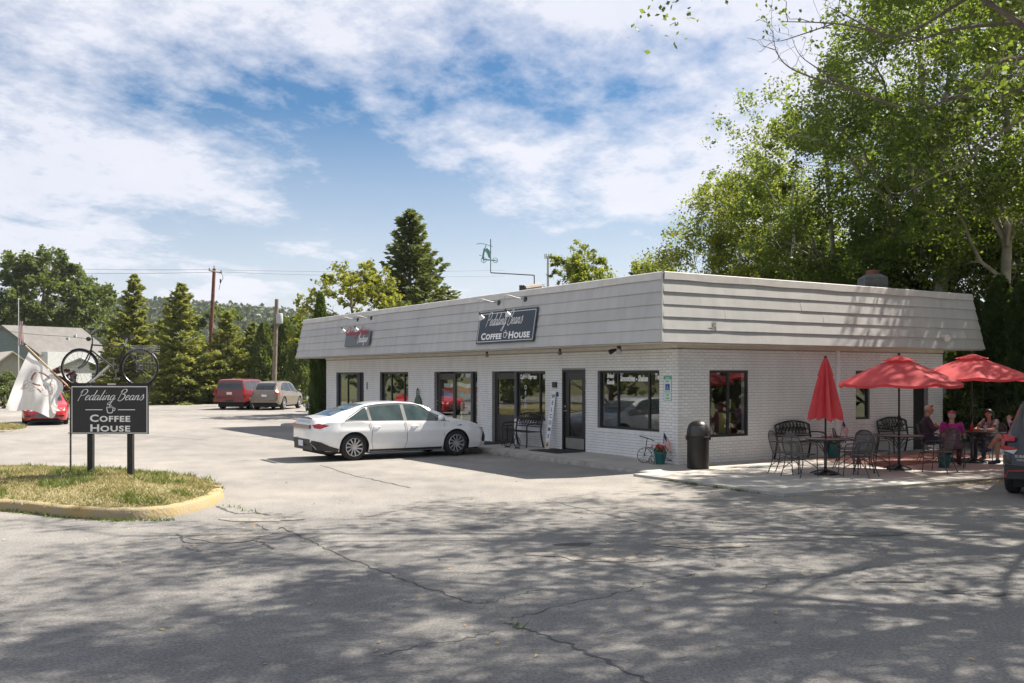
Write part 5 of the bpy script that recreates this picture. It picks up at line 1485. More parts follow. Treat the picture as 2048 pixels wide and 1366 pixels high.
# ---- motorcycle beside the cedar
MOT = thing('motorcycle', 'white and grey motorcycle standing beside the slim cedar', 'motorcycle', gp(617, 57), R(-70))
for x in (-.68, .70):
    b = MB(); b.torus((x, 0, .31), .26, .055, axis='y'); w_ = b.build('wheel', TYRE, MOT, smooth=True)
    b = MB(); b.torus((x, 0, .31), .20, .018, axis='y'); b.cyl((x, -.05, .31), (x, .05, .31), .04)
    for k in range(10): b.cyl((x, 0, .31), (x + .2 * math.cos(k * .628), 0, .31 + .2 * math.sin(k * .628)), .005, 4)
    b.build('rim', ALLOY, w_)
b = MB(); b.tube([(.70, .07, .31), (.45, .08, .92)], .025); b.tube([(.70, -.07, .31), (.45, -.08, .92)], .025); b.build('fork', CHROME, MOT)
b = MB(); b.tube(smooth_pts([(.36, .38, 1.04), (.44, .2, 1.0), (.46, 0, .96), (.44, -.2, 1.0), (.36, -.38, 1.04)], 4), .016); b.build('handlebar', TRIM, MOT)
b = MB(); b.ball((.18, 0, .80), .30, .15, .14, n=14); b.build('fuel_tank', WHITECAR, MOT, smooth=True)
b = MB(); b.ball((-.38, 0, .74), .36, .14, .07, n=14); b.build('seat', TRIM, MOT, smooth=True)
b = MB(); b.cbox((.05, 0, .45), .42, .26, .34); b.tube([(.1, -.14, .36), (-.4, -.17, .30), (-.85, -.17, .34)], .045); b.build('engine', M('engine_metal', (0.22, 0.22, 0.22), .4, metal=.8), MOT)
b = MB(); b.ball((.58, 0, .88), .10, .10, .10, n=12); b.build('headlight', CLEARLENS, MOT, smooth=True)
b = MB(); b.tube(smooth_pts([(.42, 0, .50), (.58, 0, .63), (.76, 0, .64), (.92, 0, .55)], 4), [.05] * 13); b.build('front_mudguard', WHITECAR, MOT)
# ============================================================ roadside sign, bicycle, flag
SY = 17.5                                  # distance of the sign
def sp_(x, y, dy=0.0): return at(x, y, SY + dy)
SGN = thing('roadside_sign', 'black roadside board reading Pedaling Beans Coffee House on two posts', 'sign', (sp_(218, 937).x, SY, .42))
BOARD = M('black_sign_board', (0.012, 0.012, 0.014), 0.38, var=0.25, scale=5)
POSTM = M('black_timber_post', (0.016, 0.015, 0.014), 0.7, var=0.4, scale=10)
def sgn(b, name, mat, **k): return adopt(b.build(name, mat, **k), SGN)
x0, z1 = sp_(143, 771).x, sp_(143, 771).z; x1, z0 = sp_(297, 868).x, sp_(297, 868).z
b = MB(); b.box(x0, x1, SY - .02, SY + .02, z0, z1); sgn(b, 'board', BOARD)
for px in (178.5, 258.5):
    b = MB(); c = sp_(px, 900).x; b.box(c - .048, c + .048, SY + .022, SY + .115, .30, z1 - .05); sgn(b, 'post', POSTM)
b = MB(); e = .018
for q in ((x0 + .012, x1 - .012, z1 - .012 - e, z1 - .012), (x0 + .012, x1 - .012, z0 + .012, z0 + .012 + e * .7), (x0 + .012, x0 + .012 + e * .7, z0 + .024, z1 - .03), (x1 - .012 - e * .7, x1 - .012, z0 + .024, z1 - .03)):
    b.box(q[0], q[1], SY - .025, SY - .0205, q[2], q[3])
sgn(b, 'border_line', WHITEP)
b = MB(); b.box(x0 - .01, x1 + .09, SY - .045, SY + .06, z1 + .004, z1 + .045); sgn(b, 'top_beam', POSTM)
b = MB(); b.box(sp_(217, 0).x, sp_(234, 0).x, SY - .052, SY - .046, z1 + .008, z1 + .04); sgn(b, 'maker_plate', M('dull_white_plate', (0.5, 0.48, 0.44), .6))
# brush-script lettering drawn stroke by stroke
GLY = {
 'P': (1.02, [[(0.0, -.25), (.06, .9), (.12, 2.05)], [(-.12, 1.55), (.08, 2.1), (.5, 2.3), (.88, 2.0), (.85, 1.45), (.5, 1.0), (.12, .95)]]),
 'e': (.66, [[(.02, .45), (.34, .62), (.48, .86), (.34, 1.04), (.1, .78), (.06, .3), (.24, .0), (.5, .16), (.68, .5)]]),
 'd': (.84, [[(.56, .88), (.34, 1.04), (.1, .76), (.05, .26), (.22, .0), (.46, .28), (.6, .9)], [(.74, 2.15), (.6, .9), (.58, .2), (.7, .0), (.88, .36)]]),
 'a': (.82, [[(.56, .88), (.34, 1.04), (.1, .76), (.05, .26), (.22, .0), (.44, .26), (.58, .98)], [(.6, 1.0), (.56, .22), (.68, .0), (.86, .36)]]),
 'l': (.46, [[(.36, 2.15), (.2, 1.1), (.12, .25), (.24, .0), (.48, .36)]]),
 'i': (.42, [[(.2, 1.0), (.12, .25), (.22, .0), (.44, .36)], [(.28, 1.42), (.30, 1.52)]]),
 'n': (.84, [[(.12, 1.0), (.1, .0)], [(.1, .45), (.3, .95), (.5, .98), (.52, .25), (.64, .0), (.86, .36)]]),
 'g': (.84, [[(.56, .88), (.34, 1.04), (.1, .76), (.05, .26), (.22, .0), (.44, .26), (.58, .98)], [(.6, 1.0), (.54, -.1), (.36, -.85), (.04, -1.0), (-.02, -.7), (.34, -.3), (.9, .36)]]),
 'B': (1.1, [[(.0, -.1), (.06, 1.0), (.16, 2.15)], [(-.1, 1.7), (.2, 2.25), (.62, 2.3), (.82, 1.95), (.62, 1.5), (.26, 1.25)], [(.26, 1.25), (.7, 1.2), (.88, .75), (.7, .1), (.3, -.2), (.02, .05)]]),
 's': (.62, [[(.06, .3), (.34, 1.2), (.42, .9), (.58, .5), (.46, .05), (.2, .0), (.08, .2)]]), 'C': (.95, [[(.8, 1.75), (.62, 2.1), (.3, 1.9), (.05, 1.1), (.1, .35), (.4, .0), (.8, .4)]]),
 'h': (.84, [[(.3, 2.1), (.12, .9), (.08, .0)], [(.1, .5), (.32, .98), (.52, .92), (.52, .22), (.64, .0), (.86, .36)]]), 'r': (.6, [[(.1, .95), (.08, .0)], [(.1, .5), (.3, .95), (.52, .95)]]),
 'y': (.8, [[(.1, 1.0), (.1, .3), (.3, .02), (.54, .4), (.6, 1.0)], [(.6, 1.0), (.5, -.3), (.2, -.95), (.0, -.7), (.4, -.2), (.85, .36)]]), 'o': (.7, [[(.3, 1.02), (.06, .6), (.16, .05), (.42, .06), (.56, .6), (.36, 1.0), (.7, .8)]]),
 'u': (.84, [[(.1, 1.0), (.08, .3), (.24, .0), (.48, .3), (.56, 1.0)], [(.58, 1.0), (.56, .2), (.68, .0), (.86, .36)]]), 't': (.5, [[(.3, 1.7), (.14, .3), (.26, .0), (.5, .36)], [(.0, 1.1), (.5, 1.15)]]), 'q': (.84, [[(.56, .88), (.34, 1.04), (.1, .76), (.05, .26), (.22, .0), (.44, .26), (.58, .98)], [(.6, 1.0), (.52, -.9), (.7, -.5)]]),
 'm': (1.2, [[(.12, 1.0), (.1, .0)], [(.1, .5), (.3, .98), (.46, .9), (.46, .0)], [(.46, .5), (.66, .98), (.84, .9), (.84, .2), (.98, .0), (1.2, .36)]]), ' ': (.55, [])}
def script_mesh(txt, fn, wpen=.075, slant=.34, depth=.004):
    """strokes of the pen as flat ribbons; fn maps letter units to the place"""
    b = MB(); X = 0.0
    for ch in txt:
        wd, st = GLY[ch]
        for s_ in st:
            P = smooth_pts([(x, y, 0) for x, y in s_], 5); L = []; Rr = []
            for i, p in enumerate(P):
                d = (P[min(i + 1, len(P) - 1)] - P[max(i - 1, 0)])
                d = d.normalized() if d.length > 1e-6 else Vector((1, 0, 0))
                nn = Vector((-d.y, d.x, 0)); w_ = wpen * (.62 + .55 * max(0, -d.y) + .1 * abs(d.x)) * (.6 if i in (0, len(P) - 1) else 1)
                L.append(p + nn * w_); Rr.append(p - nn * w_)
            k = len(P); vs = []
            for zz in (0, depth):
                for q in L + Rr: vs.append(fn(X + q.x + slant * q.y, q.y, zz))
            fs = [(i, i + 1, k + i + 1, k + i) for i in range(k - 1)] + [(2 * k + i, 3 * k + i, 3 * k + i + 1, 2 * k + i + 1) for i in range(k - 1)]
            b.add(vs, fs)
        X += wd
    return b, X
_, WPB = script_mesh('Pedaling Beans', lambda x, y, z: Vector((x, y, z)))
def cup_logo(b, fn, s=1.0):
    """coffee cup outline with steam"""
    def ln(pts, w_=.045):
        P = smooth_pts([(x * s, y * s, 0) for x, y in pts], 4); k = len(P); vs = []
        for i, p in enumerate(P):
            d = (P[min(i + 1, k - 1)] - P[max(i - 1, 0)]).normalized(); nn = Vector((-d.y, d.x, 0)) * w_ * s
            vs += [fn((p + nn).x, (p + nn).y, .004), fn((p - nn).x, (p - nn).y, .004)]
        b.add(vs, [(2 * i, 2 * i + 1, 2 * i + 3, 2 * i + 2) for i in range(k - 1)])
    ln([(-.5, .4), (-.42, -.2), (-.28, -.5), (.28, -.5), (.42, -.2), (.5, .4)], .06); ln([(-.5, .4), (-.25, .32), (0, .38), (.25, .32), (.5, .4)], .08)
    ln([(.48, .2), (.78, .22), (.74, -.1), (.42, -.2)], .05); ln([(-.15, .5), (-.02, .65), (-.1, .8)], .045); ln([(.12, .5), (.22, .62), (.1, .78)], .04); ln([(-.4, .3), (.4, .3)], .05)
k_ = (sp_(290, 0).x - sp_(152, 0).x) / (WPB + .75)
ox, oz = sp_(152, 0).x + .05, sp_(0, 800).z
b, _ = script_mesh('Pedaling Beans', lambda x, y, z: Vector((ox + x * k_, SY - .0205 - z, oz + y * k_ * .76)), wpen=.062); sgn(b, 'lettering', WHITEP)
b = MB(); cxm, czm = sp_(221, 0).x, sp_(0, 819).z; cup_logo(b, lambda x, y, z: Vector((cxm + x, SY - .021 - z, czm + y)), .115)
for xa, xb in ((172, 206), (237, 271)): b.box(sp_(xa, 0).x, sp_(xb, 0).x, SY - .025, SY - .0205, czm - .01, czm + .003)
sgn(b, 'cup_emblem', WHITEP)
def caps(word, xc, ybase, h, width, yy, parent_fn, mat, y_off=0):
    """first letter large, the rest small capitals, fitted to a width"""
    pass
def small_caps(first, rest_, xl, xr, zb, hcap, plane_fn, name, mat, adder, off=.012):
    """big initial and small capitals between xl and xr"""
    m1 = text_mesh(first, hcap / .73, lambda x, y, z: Vector((x, y, z)), .004, offset=off * hcap, align='LEFT')
    w1 = max(v.co.x for v in m1.vertices)
    m2 = text_mesh(rest_, hcap * .8 / .73, lambda x, y, z: Vector((x, y, z)), .004, offset=off * hcap, align='LEFT', spacing=1.12)
    w2 = max(v.co.x for v in m2.vertices); gap = .10 * hcap
    k = (xr - xl) / (w1 + gap + w2)
    for m, o_ in ((m1, 0), (m2, w1 + gap)):
        for v in m.vertices: v.co = plane_fn(xl + (v.co.x + o_) * k, zb + v.co.y, v.co.z)
        adder(mesh_obj(name, m, mat))
for a_, r_, yb in (('C', 'OFFEE', 843), ('H', 'OUSE', 862.5)):
    small_caps(a_, r_, sp_(180.5, 0).x, sp_(261.5, 0).x, sp_(0, yb).z, (.128), lambda x, z, y: Vector((x, SY - .024 - y, z)), 'lettering', WHITEP, lambda o: adopt(o, SGN), off=.035)
# stake that carries the flag bracket
b = MB(); c = sp_(141, 0).x; b.box(c - .012, c + .012, SY - .01, SY + .02, .30, z1 - .03)
for yy in (770, 838, 866): b.box(c - .04, c + .03, SY - .014, SY + .0, sp_(0, yy).z - .008, sp_(0, yy).z + .008)
STK = b.build('sign_stake', M('rusty_stake', (0.07, 0.055, 0.045), .8, var=.4)); tag(STK, 'thin rusty metal stake at the left edge of the black sign', 'stake')

# bicycle on top of the sign
BIKEM = M('black_bicycle_enamel', (0.016, 0.016, 0.018), .3, var=.2, coat=.4)
BK = thing('bicycle', 'old black city bicycle mounted on top of the roadside sign', 'bicycle', (sp_(220, 0).x, SY, z1 + .045))
def bk(b, name, mat, **k): return adopt(b.build(name, mat, **k), BK)
def bp(x, y, o=0.0): return at(x, y, SY) + Vector((0, o, 0))
for hx, hy, nm in ((159.5, 735.5, 'front'), (279.5, 735.5, 'rear')):
    c = bp(hx, hy)
    b = MB(); b.torus(c, .325, .017, 40, 8); w_ = bk(b, 'wheel', TYRE, smooth=True)
    b = MB(); b.torus(c, .303, .011, 40, 6)
    b.cyl(c + Vector((0, -.05, 0)), c + Vector((0, .05, 0)), .018 if nm == 'front' else .028, 8)
    rim = b.build('rim', M('dull_bike_rim', (0.16, 0.16, 0.165), .4, metal=.7)); rim.parent = w_; rim.matrix_parent_inverse = (Matrix.Translation(BK.location) @ w_.matrix_parent_inverse).inverted()
    b = MB()
    for k in range(18): a = k * 2 * PI / 18; b.cyl(c + Vector((0, (.03 if k % 2 else -.03), 0)), c + Vector((.3 * math.cos(a), 0, .3 * math.sin(a))), .0022, 4)
    spk = b.build('spokes', M('dull_bike_rim', (0.16, 0.16, 0.165))); spk.parent = w_; spk.matrix_parent_inverse = rim.matrix_parent_inverse.copy()
    b = MB(); a0, a1 = (R(-25), R(110)) if nm == 'front' else (R(20), R(185))
    if nm == 'front': a0, a1 = R(10), R(120)
    vs = []; n = 18
    for i in range(n + 1):
        a = a0 + (a1 - a0) * i / n
        for o in (-.025, 0, .025): vs.append(c + Vector(((.352 - abs(o) * .4) * math.cos(a), o, (.352 - abs(o) * .4) * math.sin(a))))
    b.add(vs, [(i * 3 + j, i * 3 + j + 1, i * 3 + j + 4, i * 3 + j + 3) for i in range(n) for j in range(2)]); bk(b, 'mudguard', BIKEM)
BBp, SC, HT, HB, RH, FH = bp(229.5, 737), bp(249.5, 693), bp(184.5, 690), bp(182, 700), bp(279.5, 735.5), bp(159.5, 735.5)
b = MB(); b.tube([HT, SC], .014, 8); b.tube([HB, BBp], .016, 8); b.tube([SC, BBp], .015, 8); b.tube([HT + Vector((0, 0, .02)), HB], .018, 8)
for o in (-.045, .045):
    b.tube([BBp, RH + Vector((0, o, 0))], .009, 6); b.tube([SC, RH + Vector((0, o, 0))], .008, 6)
bk(b, 'frame', BIKEM, smooth=True)
b = MB()
for o in (-.05, .05): b.tube(smooth_pts([HB + Vector((0, o * .5, 0)), bp(176, 716, o), bp(168, 729, o), FH + Vector((0, o, 0))], 5), [.012] * 16, 6)
bk(b, 'fork', BIKEM, smooth=True)
b = MB(); b.tube(smooth_pts([HT, bp(184.5, 677), bp(182, 668)], 4), .012, 6)
for o in (-1, 1): b.tube(smooth_pts([bp(182, 668), bp(180, 662, o * .12), bp(184, 659, o * .24), bp(201, 658.5, o * .27)], 5), .011, 6)
bk(b, 'handlebar', BIKEM, smooth=True)
b = MB()
for o in (-1, 1): b.tube([bp(190, 659, o * .262), bp(202, 658.5, o * .27)], .017, 8)
b.ball(bp(177, 678), .045, .045, .04); bk(b, 'grips_and_lamp', TRIM, smooth=True)
b = MB(); s0 = bp(252, 672.5)
b.add([(s0.x - .13, SY - .02, s0.z + .01), (s0.x - .13, SY + .02, s0.z + .01), (s0.x + .02, SY + .07, s0.z + .015), (s0.x + .115, SY + .105, s0.z + .03), (s0.x + .115, SY - .105, s0.z + .03), (s0.x + .02, SY - .07, s0.z + .015),
       (s0.x - .12, SY, s0.z - .03), (s0.x + .02, SY + .05, s0.z - .03), (s0.x + .10, SY + .09, s0.z - .045), (s0.x + .10, SY - .09, s0.z - .045), (s0.x + .02, SY - .05, s0.z - .03)],
      [(0, 1, 2, 5), (2, 3, 4, 5), (0, 6, 1), (1, 6, 7, 2), (2, 7, 8, 3), (3, 8, 9, 4), (4, 9, 10, 5), (5, 10, 6, 0), (6, 10, 9, 8, 7)])
bk(b, 'saddle', M('black_leather', (0.02, 0.018, 0.018), .5), smooth=True, angle=50)
b = MB(); b.tube([SC, bp(254, 677)], .012, 6); bk(b, 'seat_post', CHROME)
b = MB(); b.torus(BBp + Vector((0, -.05, 0)), .085, .006, 24, 6); b.tube([BBp + Vector((0, -.06, 0)), bp(231, 718, -.08)], .009, 6); b.cbox(bp(231, 717, -.12), .09, .08, .02); b.tube([BBp + Vector((0, .06, 0)), bp(228, 756, .08)], .009, 6); b.cbox(bp(228, 757, .12), .09, .08, .02); bk(b, 'crankset', M('worn_steel', (0.22, 0.21, 0.2), .4, metal=.8))
b = MB(); ch_ = [BBp + Vector((0, -.05, .085)), RH + Vector((0, -.05, .035)), RH + Vector((0, -.05, -.035)), BBp + Vector((0, -.05, -.085))]; b.tube(ch_[:2], .006, 4); b.tube(ch_[2:], .006, 4); b.torus(RH + Vector((0, -.05, 0)), .045, .015, 16, 6); bk(b, 'chain', M('oily_chain', (0.05, 0.045, 0.04), .5, metal=.6))
# wire basket on the rear rack
b = MB(); xa, xb = bp(264.5, 0).x, bp(313, 0).x; za, zb = bp(0, 705).z, bp(0, 692).z
for o in (-.16, .16):
    for f in range(4): z = za + (zb - za) * f / 3; b.cyl((xa, SY + o, z), (xb, SY + o, z), .003, 4)
    for f in range(11): x = xa + (xb - xa) * f / 10; b.cyl((x, SY + o, za), (x, SY + o, zb), .003, 4)
for x in (xa, xb):
    for f in range(4): z = za + (zb - za) * f / 3; b.cyl((x, SY - .16, z), (x, SY + .16, z), .003, 4)
for f in range(9): o = -.16 + .04 * f; b.cyl((xa, SY + o, za), (xb, SY + o, za), .003, 4)
for f in range(7): x = xa + (xb - xa) * (.3 + .7 * f / 6); b.cyl((x, SY - .16, za), (x + .02, SY - .17, za - .30), .003, 4)
for f in range(5): z = za - .06 * (f + 1); b.cyl((xa + .15, SY - .165, z), (xb + .02, SY - .17, z), .003, 4)
bk(b, 'basket', M('galvanised_wire', (0.30, 0.30, 0.30), .4, metal=.8))
b = MB(); b.tube([bp(180, 766), bp(219.5, 730.5)], .022, 10); bk(b, 'support_strut', M('white_strut_paint', (0.62, 0.60, 0.56), .5), smooth=True)

# flag on its wooden staff
FLG = thing('flag', 'white flag with a brown tipped coffee mug drawing on a wooden staff', 'flag', (sp_(140, 0).x, SY, z1))
def fdep(x, y):     # the cloth billows
    v = max(0, (y - 715)) / 110
    return -.05 + .11 * v * math.sin(x * .085 + .8) + .045 * v * math.sin(x * .19 + y * .05) + .02 * math.sin(y * .11 + x * .04)
def fpt(x, y, o=0.0):
    return at(x, y, SY - .12 + fdep(x, y) + o)
top_ = smooth_pts([(57.5, 703.5, 0), (70, 716, 0), (95, 739, 0), (124.5, 765.5, 0)], 12)
bot_ = smooth_pts([(10, 820.5, 0), (34, 822, 0), (62, 820, 0), (84, 828, 0), (106, 836, 0), (116, 812, 0)], 8)
def bez(u, P): f = u * (len(P) - 1); i = min(len(P) - 2, int(f)); return P[i].lerp(P[i + 1], f - i)
b = MB(); nu, nv = 34, 30
for i in range(nu + 1):
    a, c = bez(i / nu, top_), bez(i / nu, bot_)
    for j in range(nv + 1):
        f = j / nv; p = a.lerp(c, f)
        p.x += (-5.0 * math.sin(PI * f) * (1 - i / nu)) * .6 + (4.0 * math.sin(PI * f * 2) * (i / nu) ** 3)
        b.v.append(tuple(fpt(p.x, p.y)))
for i in range(nu):
    for j in range(nv): b.f.append((i * (nv + 1) + j, i * (nv + 1) + j + 1, (i + 1) * (nv + 1) + j + 1, (i + 1) * (nv + 1) + j)); b.m.append(0)
FLAGM = M('white_flag_cloth', (0.80, 0.785, 0.77), .8, var=.03, trans=.45)
cl = adopt(b.build('cloth', FLAGM, smooth=True, angle=80), FLG)
BROWN = M('brown_flag_print', (0.40, 0.17, 0.115), .8, var=.3); DKPR = M('dark_flag_print', (0.19, 0.115, 0.11), .8, var=.3)
def print_line(b, pts, w_=.55, closed=False, n=7):
    P = smooth_pts([(x, y, 0) for x, y in pts], n, closed)
    if closed: P.append(P[0])
    k = len(P); vs = []
    for i, p in enumerate(P):
        d = (P[min(i + 1, k - 1)] - P[max(i - 1, 0)]).normalized(); nn = Vector((-d.y, d.x, 0)) * w_ / 2
        for q in (p + nn, p - nn): vs.append(fpt(q.x, q.y, -.008))
    b.add(vs, [(2 * i, 2 * i + 1, 2 * i + 3, 2 * i + 2) for i in range(k - 1)])
def FPX(x, y): return (x / 8.035, 690 + y / 8.035)      # points read off an enlargement of the flag
b = MB()
for pts, c in (([(445, 590), (450, 520), (500, 430), (570, 400), (600, 430), (570, 520), (500, 590), (450, 600)], True), ([(600, 410), (700, 440), (800, 530)], False), ([(480, 600), (560, 640), (660, 660)], False), ([(660, 660), (690, 580), (760, 545), (830, 550), (840, 600)], False),
               ([(660, 660), (670, 760), (720, 815), (800, 805), (825, 770)], False), ([(770, 740), (780, 660), (850, 625), (888, 660), (860, 720), (800, 750)], False), ([(770, 740), (790, 790), (815, 770), (790, 745)], False),
               ([(320, 725), (370, 650), (430, 620), (470, 650), (440, 690), (330, 722)], False), ([(470, 740), (490, 700), (560, 690), (600, 710), (540, 735), (475, 742)], True), ([(600, 720), (640, 760), (670, 770)], False), ([(370, 625), (400, 580), (440, 565)], False), ([(500, 640), (580, 680), (640, 660)], False)):
    print_line(b, [FPX(*p) for p in pts], .45, c)
adopt(b.build('mug_outline', DKPR), FLG)
b = MB()
for pts, w_ in (([(505, 560), (530, 490), (575, 440)], 4.0), ([(520, 610), (590, 640), (650, 645)], 2.6), ([(620, 440), (700, 465), (790, 525)], 2.4), ([(600, 700), (640, 735), (655, 760)], 2.4), ([(690, 660), (705, 630)], 1.2), ([(680, 700), (690, 740)], 1.2), ([(720, 640), (735, 720)], 1.0), ([(750, 640), (765, 690)], 1.0), ([(800, 600), (820, 640)], .9), ([(370, 660), (420, 640)], 1.4), ([(345, 700), (400, 680)], 1.4)):
    print_line(b, [FPX(*p) for p in pts], w_)
sh_ = adopt(b.build('mug_shading', BROWN), FLG); sh_['kind'] = 'stuff'
b = MB(); p0, p1 = at(141, 777, SY - .03), at(54, 694, SY - .16); b.tube([p0, p1], .013, 8); d = (p1 - p0).normalized(); b.ball(p1 + d * .02, .022, n=10); adopt(b.build('staff', M('pine_dowel', (0.50, 0.33, 0.19), .6, var=.15)), FLG)

# ============================================================ fixtures on the coffee house
NAVY = M('navy_sign_board', (0.030, 0.038, 0.052), .45, var=.12); NAVYE = M('sign_board_edge', (0.018, 0.022, 0.032), .5)
def on_mansard(x, y, out=0.0):
    """point of the front mansard face seen at a pixel, pushed out along the wall normal"""
    d = Vector(((x - 1024) / F, 1, (HOR - y) / F)); o = Vector((0, 0, CZ))
    p0, pu, pv = FM(0, 0, .03), FM(1, 0, .03) - FM(0, 0, .03), FM(0, 1, .012) - FM(0, 0, .03)
    n = pu.cross(pv); t = (p0 - o).dot(n) / d.dot(n); q = o + d * t
    return q - B * out
def quad_sign(name, label, corners, out, thick, mat, cat='sign'):
    root = thing(name, label, cat, on_mansard(*corners[0], out=out))
    P = [on_mansard(x, y, out) for x, y in corners]
    # straighten to a plane rectangle: origin lower-left, axes along the wall and up the slope
    o = P[0]; ux = -A; w_ = ((P[1] - P[0]).dot(ux) + (P[2] - P[3]).dot(ux)) / 2
    upv = (FM(0, 1, 0) - FM(0, 0, 0)).normalized(); h = ((P[3] - P[0]).dot(upv) + (P[2] - P[1]).dot(upv)) / 2
    nrm = (ux.cross(upv)).normalized()
    if nrm.dot(-B) < 0: nrm = -nrm
    def pl(x, y, z): return o + ux * x + upv * y + nrm * z
    b = MB(); b.add([pl(x, y, z) for z in (-thick, 0) for x, y in ((0, 0), (w_, 0), (w_, h), (0, h))], [(3, 2, 1, 0), (4, 5, 6, 7), (0, 1, 5, 4), (1, 2, 6, 5), (2, 3, 7, 6), (3, 0, 4, 7)])
    adopt(b.build('board', mat), root)
    return root, pl, w_, h
root, pl, w_, h_ = quad_sign('fascia_sign', 'dark blue Pedaling Beans Coffee House board on the mansard roof', [(954.5, 688.5), (1071.5, 681.5), (1083, 612.5), (968, 626)], .05, .03, NAVY)
b = MB(); e = .014
for x0_, x1_, y0_, y1_ in ((.05, w_ - .05, .05, .05 + e), (.05, w_ - .05, h_ - .05 - e, h_ - .05), (.05, .05 + e, .05 + e, h_ - .05 - e), (w_ - .05 - e, w_ - .05, .05 + e, h_ - .05 - e)):
    b.box(x0_, x1_, y0_, y1_, .001, .005, fn=lambda x, y, z: tuple(pl(x, y, z)))
adopt(b.build('border_line', WHITEP), root)
kk = w_ * .66 / (WPB + .7); b, _ = script_mesh('Pedaling Beans', lambda x, y, z: pl(w_ * .15 + x * kk, h_ * .56 + y * kk * .95, .001 + z), wpen=.06); adopt(b.build('lettering', WHITEP), root)
small_caps('C', 'OFFEE', w_ * .085, w_ * .455, h_ * .13, h_ * .21, lambda x, y, z: pl(x, y, z + .003), 'lettering', WHITEP, lambda o: adopt(o, root), off=.045)
small_caps('H', 'OUSE', w_ * .575, w_ * .93, h_ * .13, h_ * .21, lambda x, y, z: pl(x, y, z + .003), 'lettering', WHITEP, lambda o: adopt(o, root), off=.045)
b = MB(); cup_logo(b, lambda x, y, z: pl(w_ * .515 + x, h_ * .25 + y, .001 + z), h_ * .17); adopt(b.build('cup_emblem', WHITEP), root)
root2, pl2, w2, h2 = quad_sign('fascia_sign', 'small grey boutique sign with red script on the left of the mansard', [(693, 693.5), (742, 691), (746.5, 662), (698.5, 666.5)], .09, .05, M('slate_sign_board', (0.115, 0.125, 0.14), .5))
RSC = M('red_script_letters', (0.42, 0.02, 0.04), .45)
bm_, WC = script_mesh('Cherryshine', lambda x, y, z: Vector((x, y, z)), wpen=.1)
kk2 = w2 * .98 / (WC + .5); b, _ = script_mesh('Cherryshine', lambda x, y, z: pl2(x * kk2, h2 * .80 + y * kk2 * .60, .004 + z * 3), wpen=.07, slant=.25); adopt(b.build('lettering', RSC), root2)
_, WB = script_mesh('Boutique', lambda x, y, z: Vector((x, y, z)))
kb_ = w2 * .40 / WB; b, _ = script_mesh('Boutique', lambda x, y, z: pl2(w2 * .53 + x * kb_, h2 * .25 + y * kb_, .004 + z), wpen=.1); adopt(b.build('lettering', WHITEP), root2)
# gooseneck lamps
SHADE = M('white_lamp_shade', (0.60, 0.59, 0.57), .4, var=.04); ARMM = M('grey_lamp_arm', (0.42, 0.42, 0.41), .4, metal=.5)
def gooseneck(px, py, qx, qy, sx, sy, label):
    """wall plate at (px,py), bend at (qx,qy), shade at (sx,sy)"""
    a = on_mansard(px, py, .02); 
    out = 0.62
    c = on_mansard(qx, qy, 0); s_ = on_mansard(sx, sy, 0)
    # the arm stands straight out of the roof: its pixels run down-left because the wall normal does
    e = a - B * out + Vector((0, 0, .05))
    root = thing('gooseneck_lamp', label, 'lamp', a, 0, 'gooseneck lamps over the roof signs')
    b = MB(); b.lathe([(0, 0), (.07, 0), (.07, .03), (0, .03)], 14, (0, 0, 0)); me = b.mesh('wall_plate'); me.materials.append(DARKTRIM)
    o = bpy.data.objects.new('wall_plate', me); COL.objects.link(o); o.location = a + B * .02; o.rotation_euler = (-B).to_track_quat('Z', 'Y').to_euler(); adopt(o, root)
    pts = smooth_pts([a, a - B * out * .45 + Vector((0, 0, .03)), e - B * -.06 + Vector((0, 0, .03)), e + Vector((0, 0, -.09)) - B * .05, e + Vector((0, 0, -.30)) - B * .03, e + Vector((0, 0, -.36)) + B * .01], 6)
    b = MB(); b.tube(pts, .013, 7); adopt(b.build('arm', ARMM, smooth=True), root)
    b = MB(); b.lathe([(.016, 0), (.024, -.045), (.038, -.07), (.092, -.165), (.095, -.178), (.08, -.17), (.02, -.08)], 18); me = b.mesh('shade'); me.materials.append(SHADE); me.shade_smooth()
    o = bpy.data.objects.new('shade', me); COL.objects.link(o); o.location = pts[-1] + Vector((0, 0, .0)); o.rotation_euler = (B * .45 + Vector((0, 0, -1)) * -1).to_track_quat('Z', 'Y').to_euler()
    dv = (Vector((0, 0, -1)) + B * .55).normalized(); o.rotation_euler = (-dv).to_track_quat('Z', 'Y').to_euler(); adopt(o, root)
    b = MB(); b.tube([pts[-1] - dv * .03, pts[-1] + dv * .05], .026, 10); adopt(b.build('socket', DARKTRIM), root)
gooseneck(998.5, 606, 965, 604, 970, 631, 'left gooseneck lamp above the Pedaling Beans roof sign')
gooseneck(1051.5, 598.5, 1015, 597, 1018, 626, 'right gooseneck lamp above the Pedaling Beans roof sign')
gooseneck(716, 639.5, 686, 645, 694, 661, 'left gooseneck lamp above the grey boutique sign')
gooseneck(743, 636.5, 712, 639, 720, 657, 'right gooseneck lamp above the grey boutique sign')
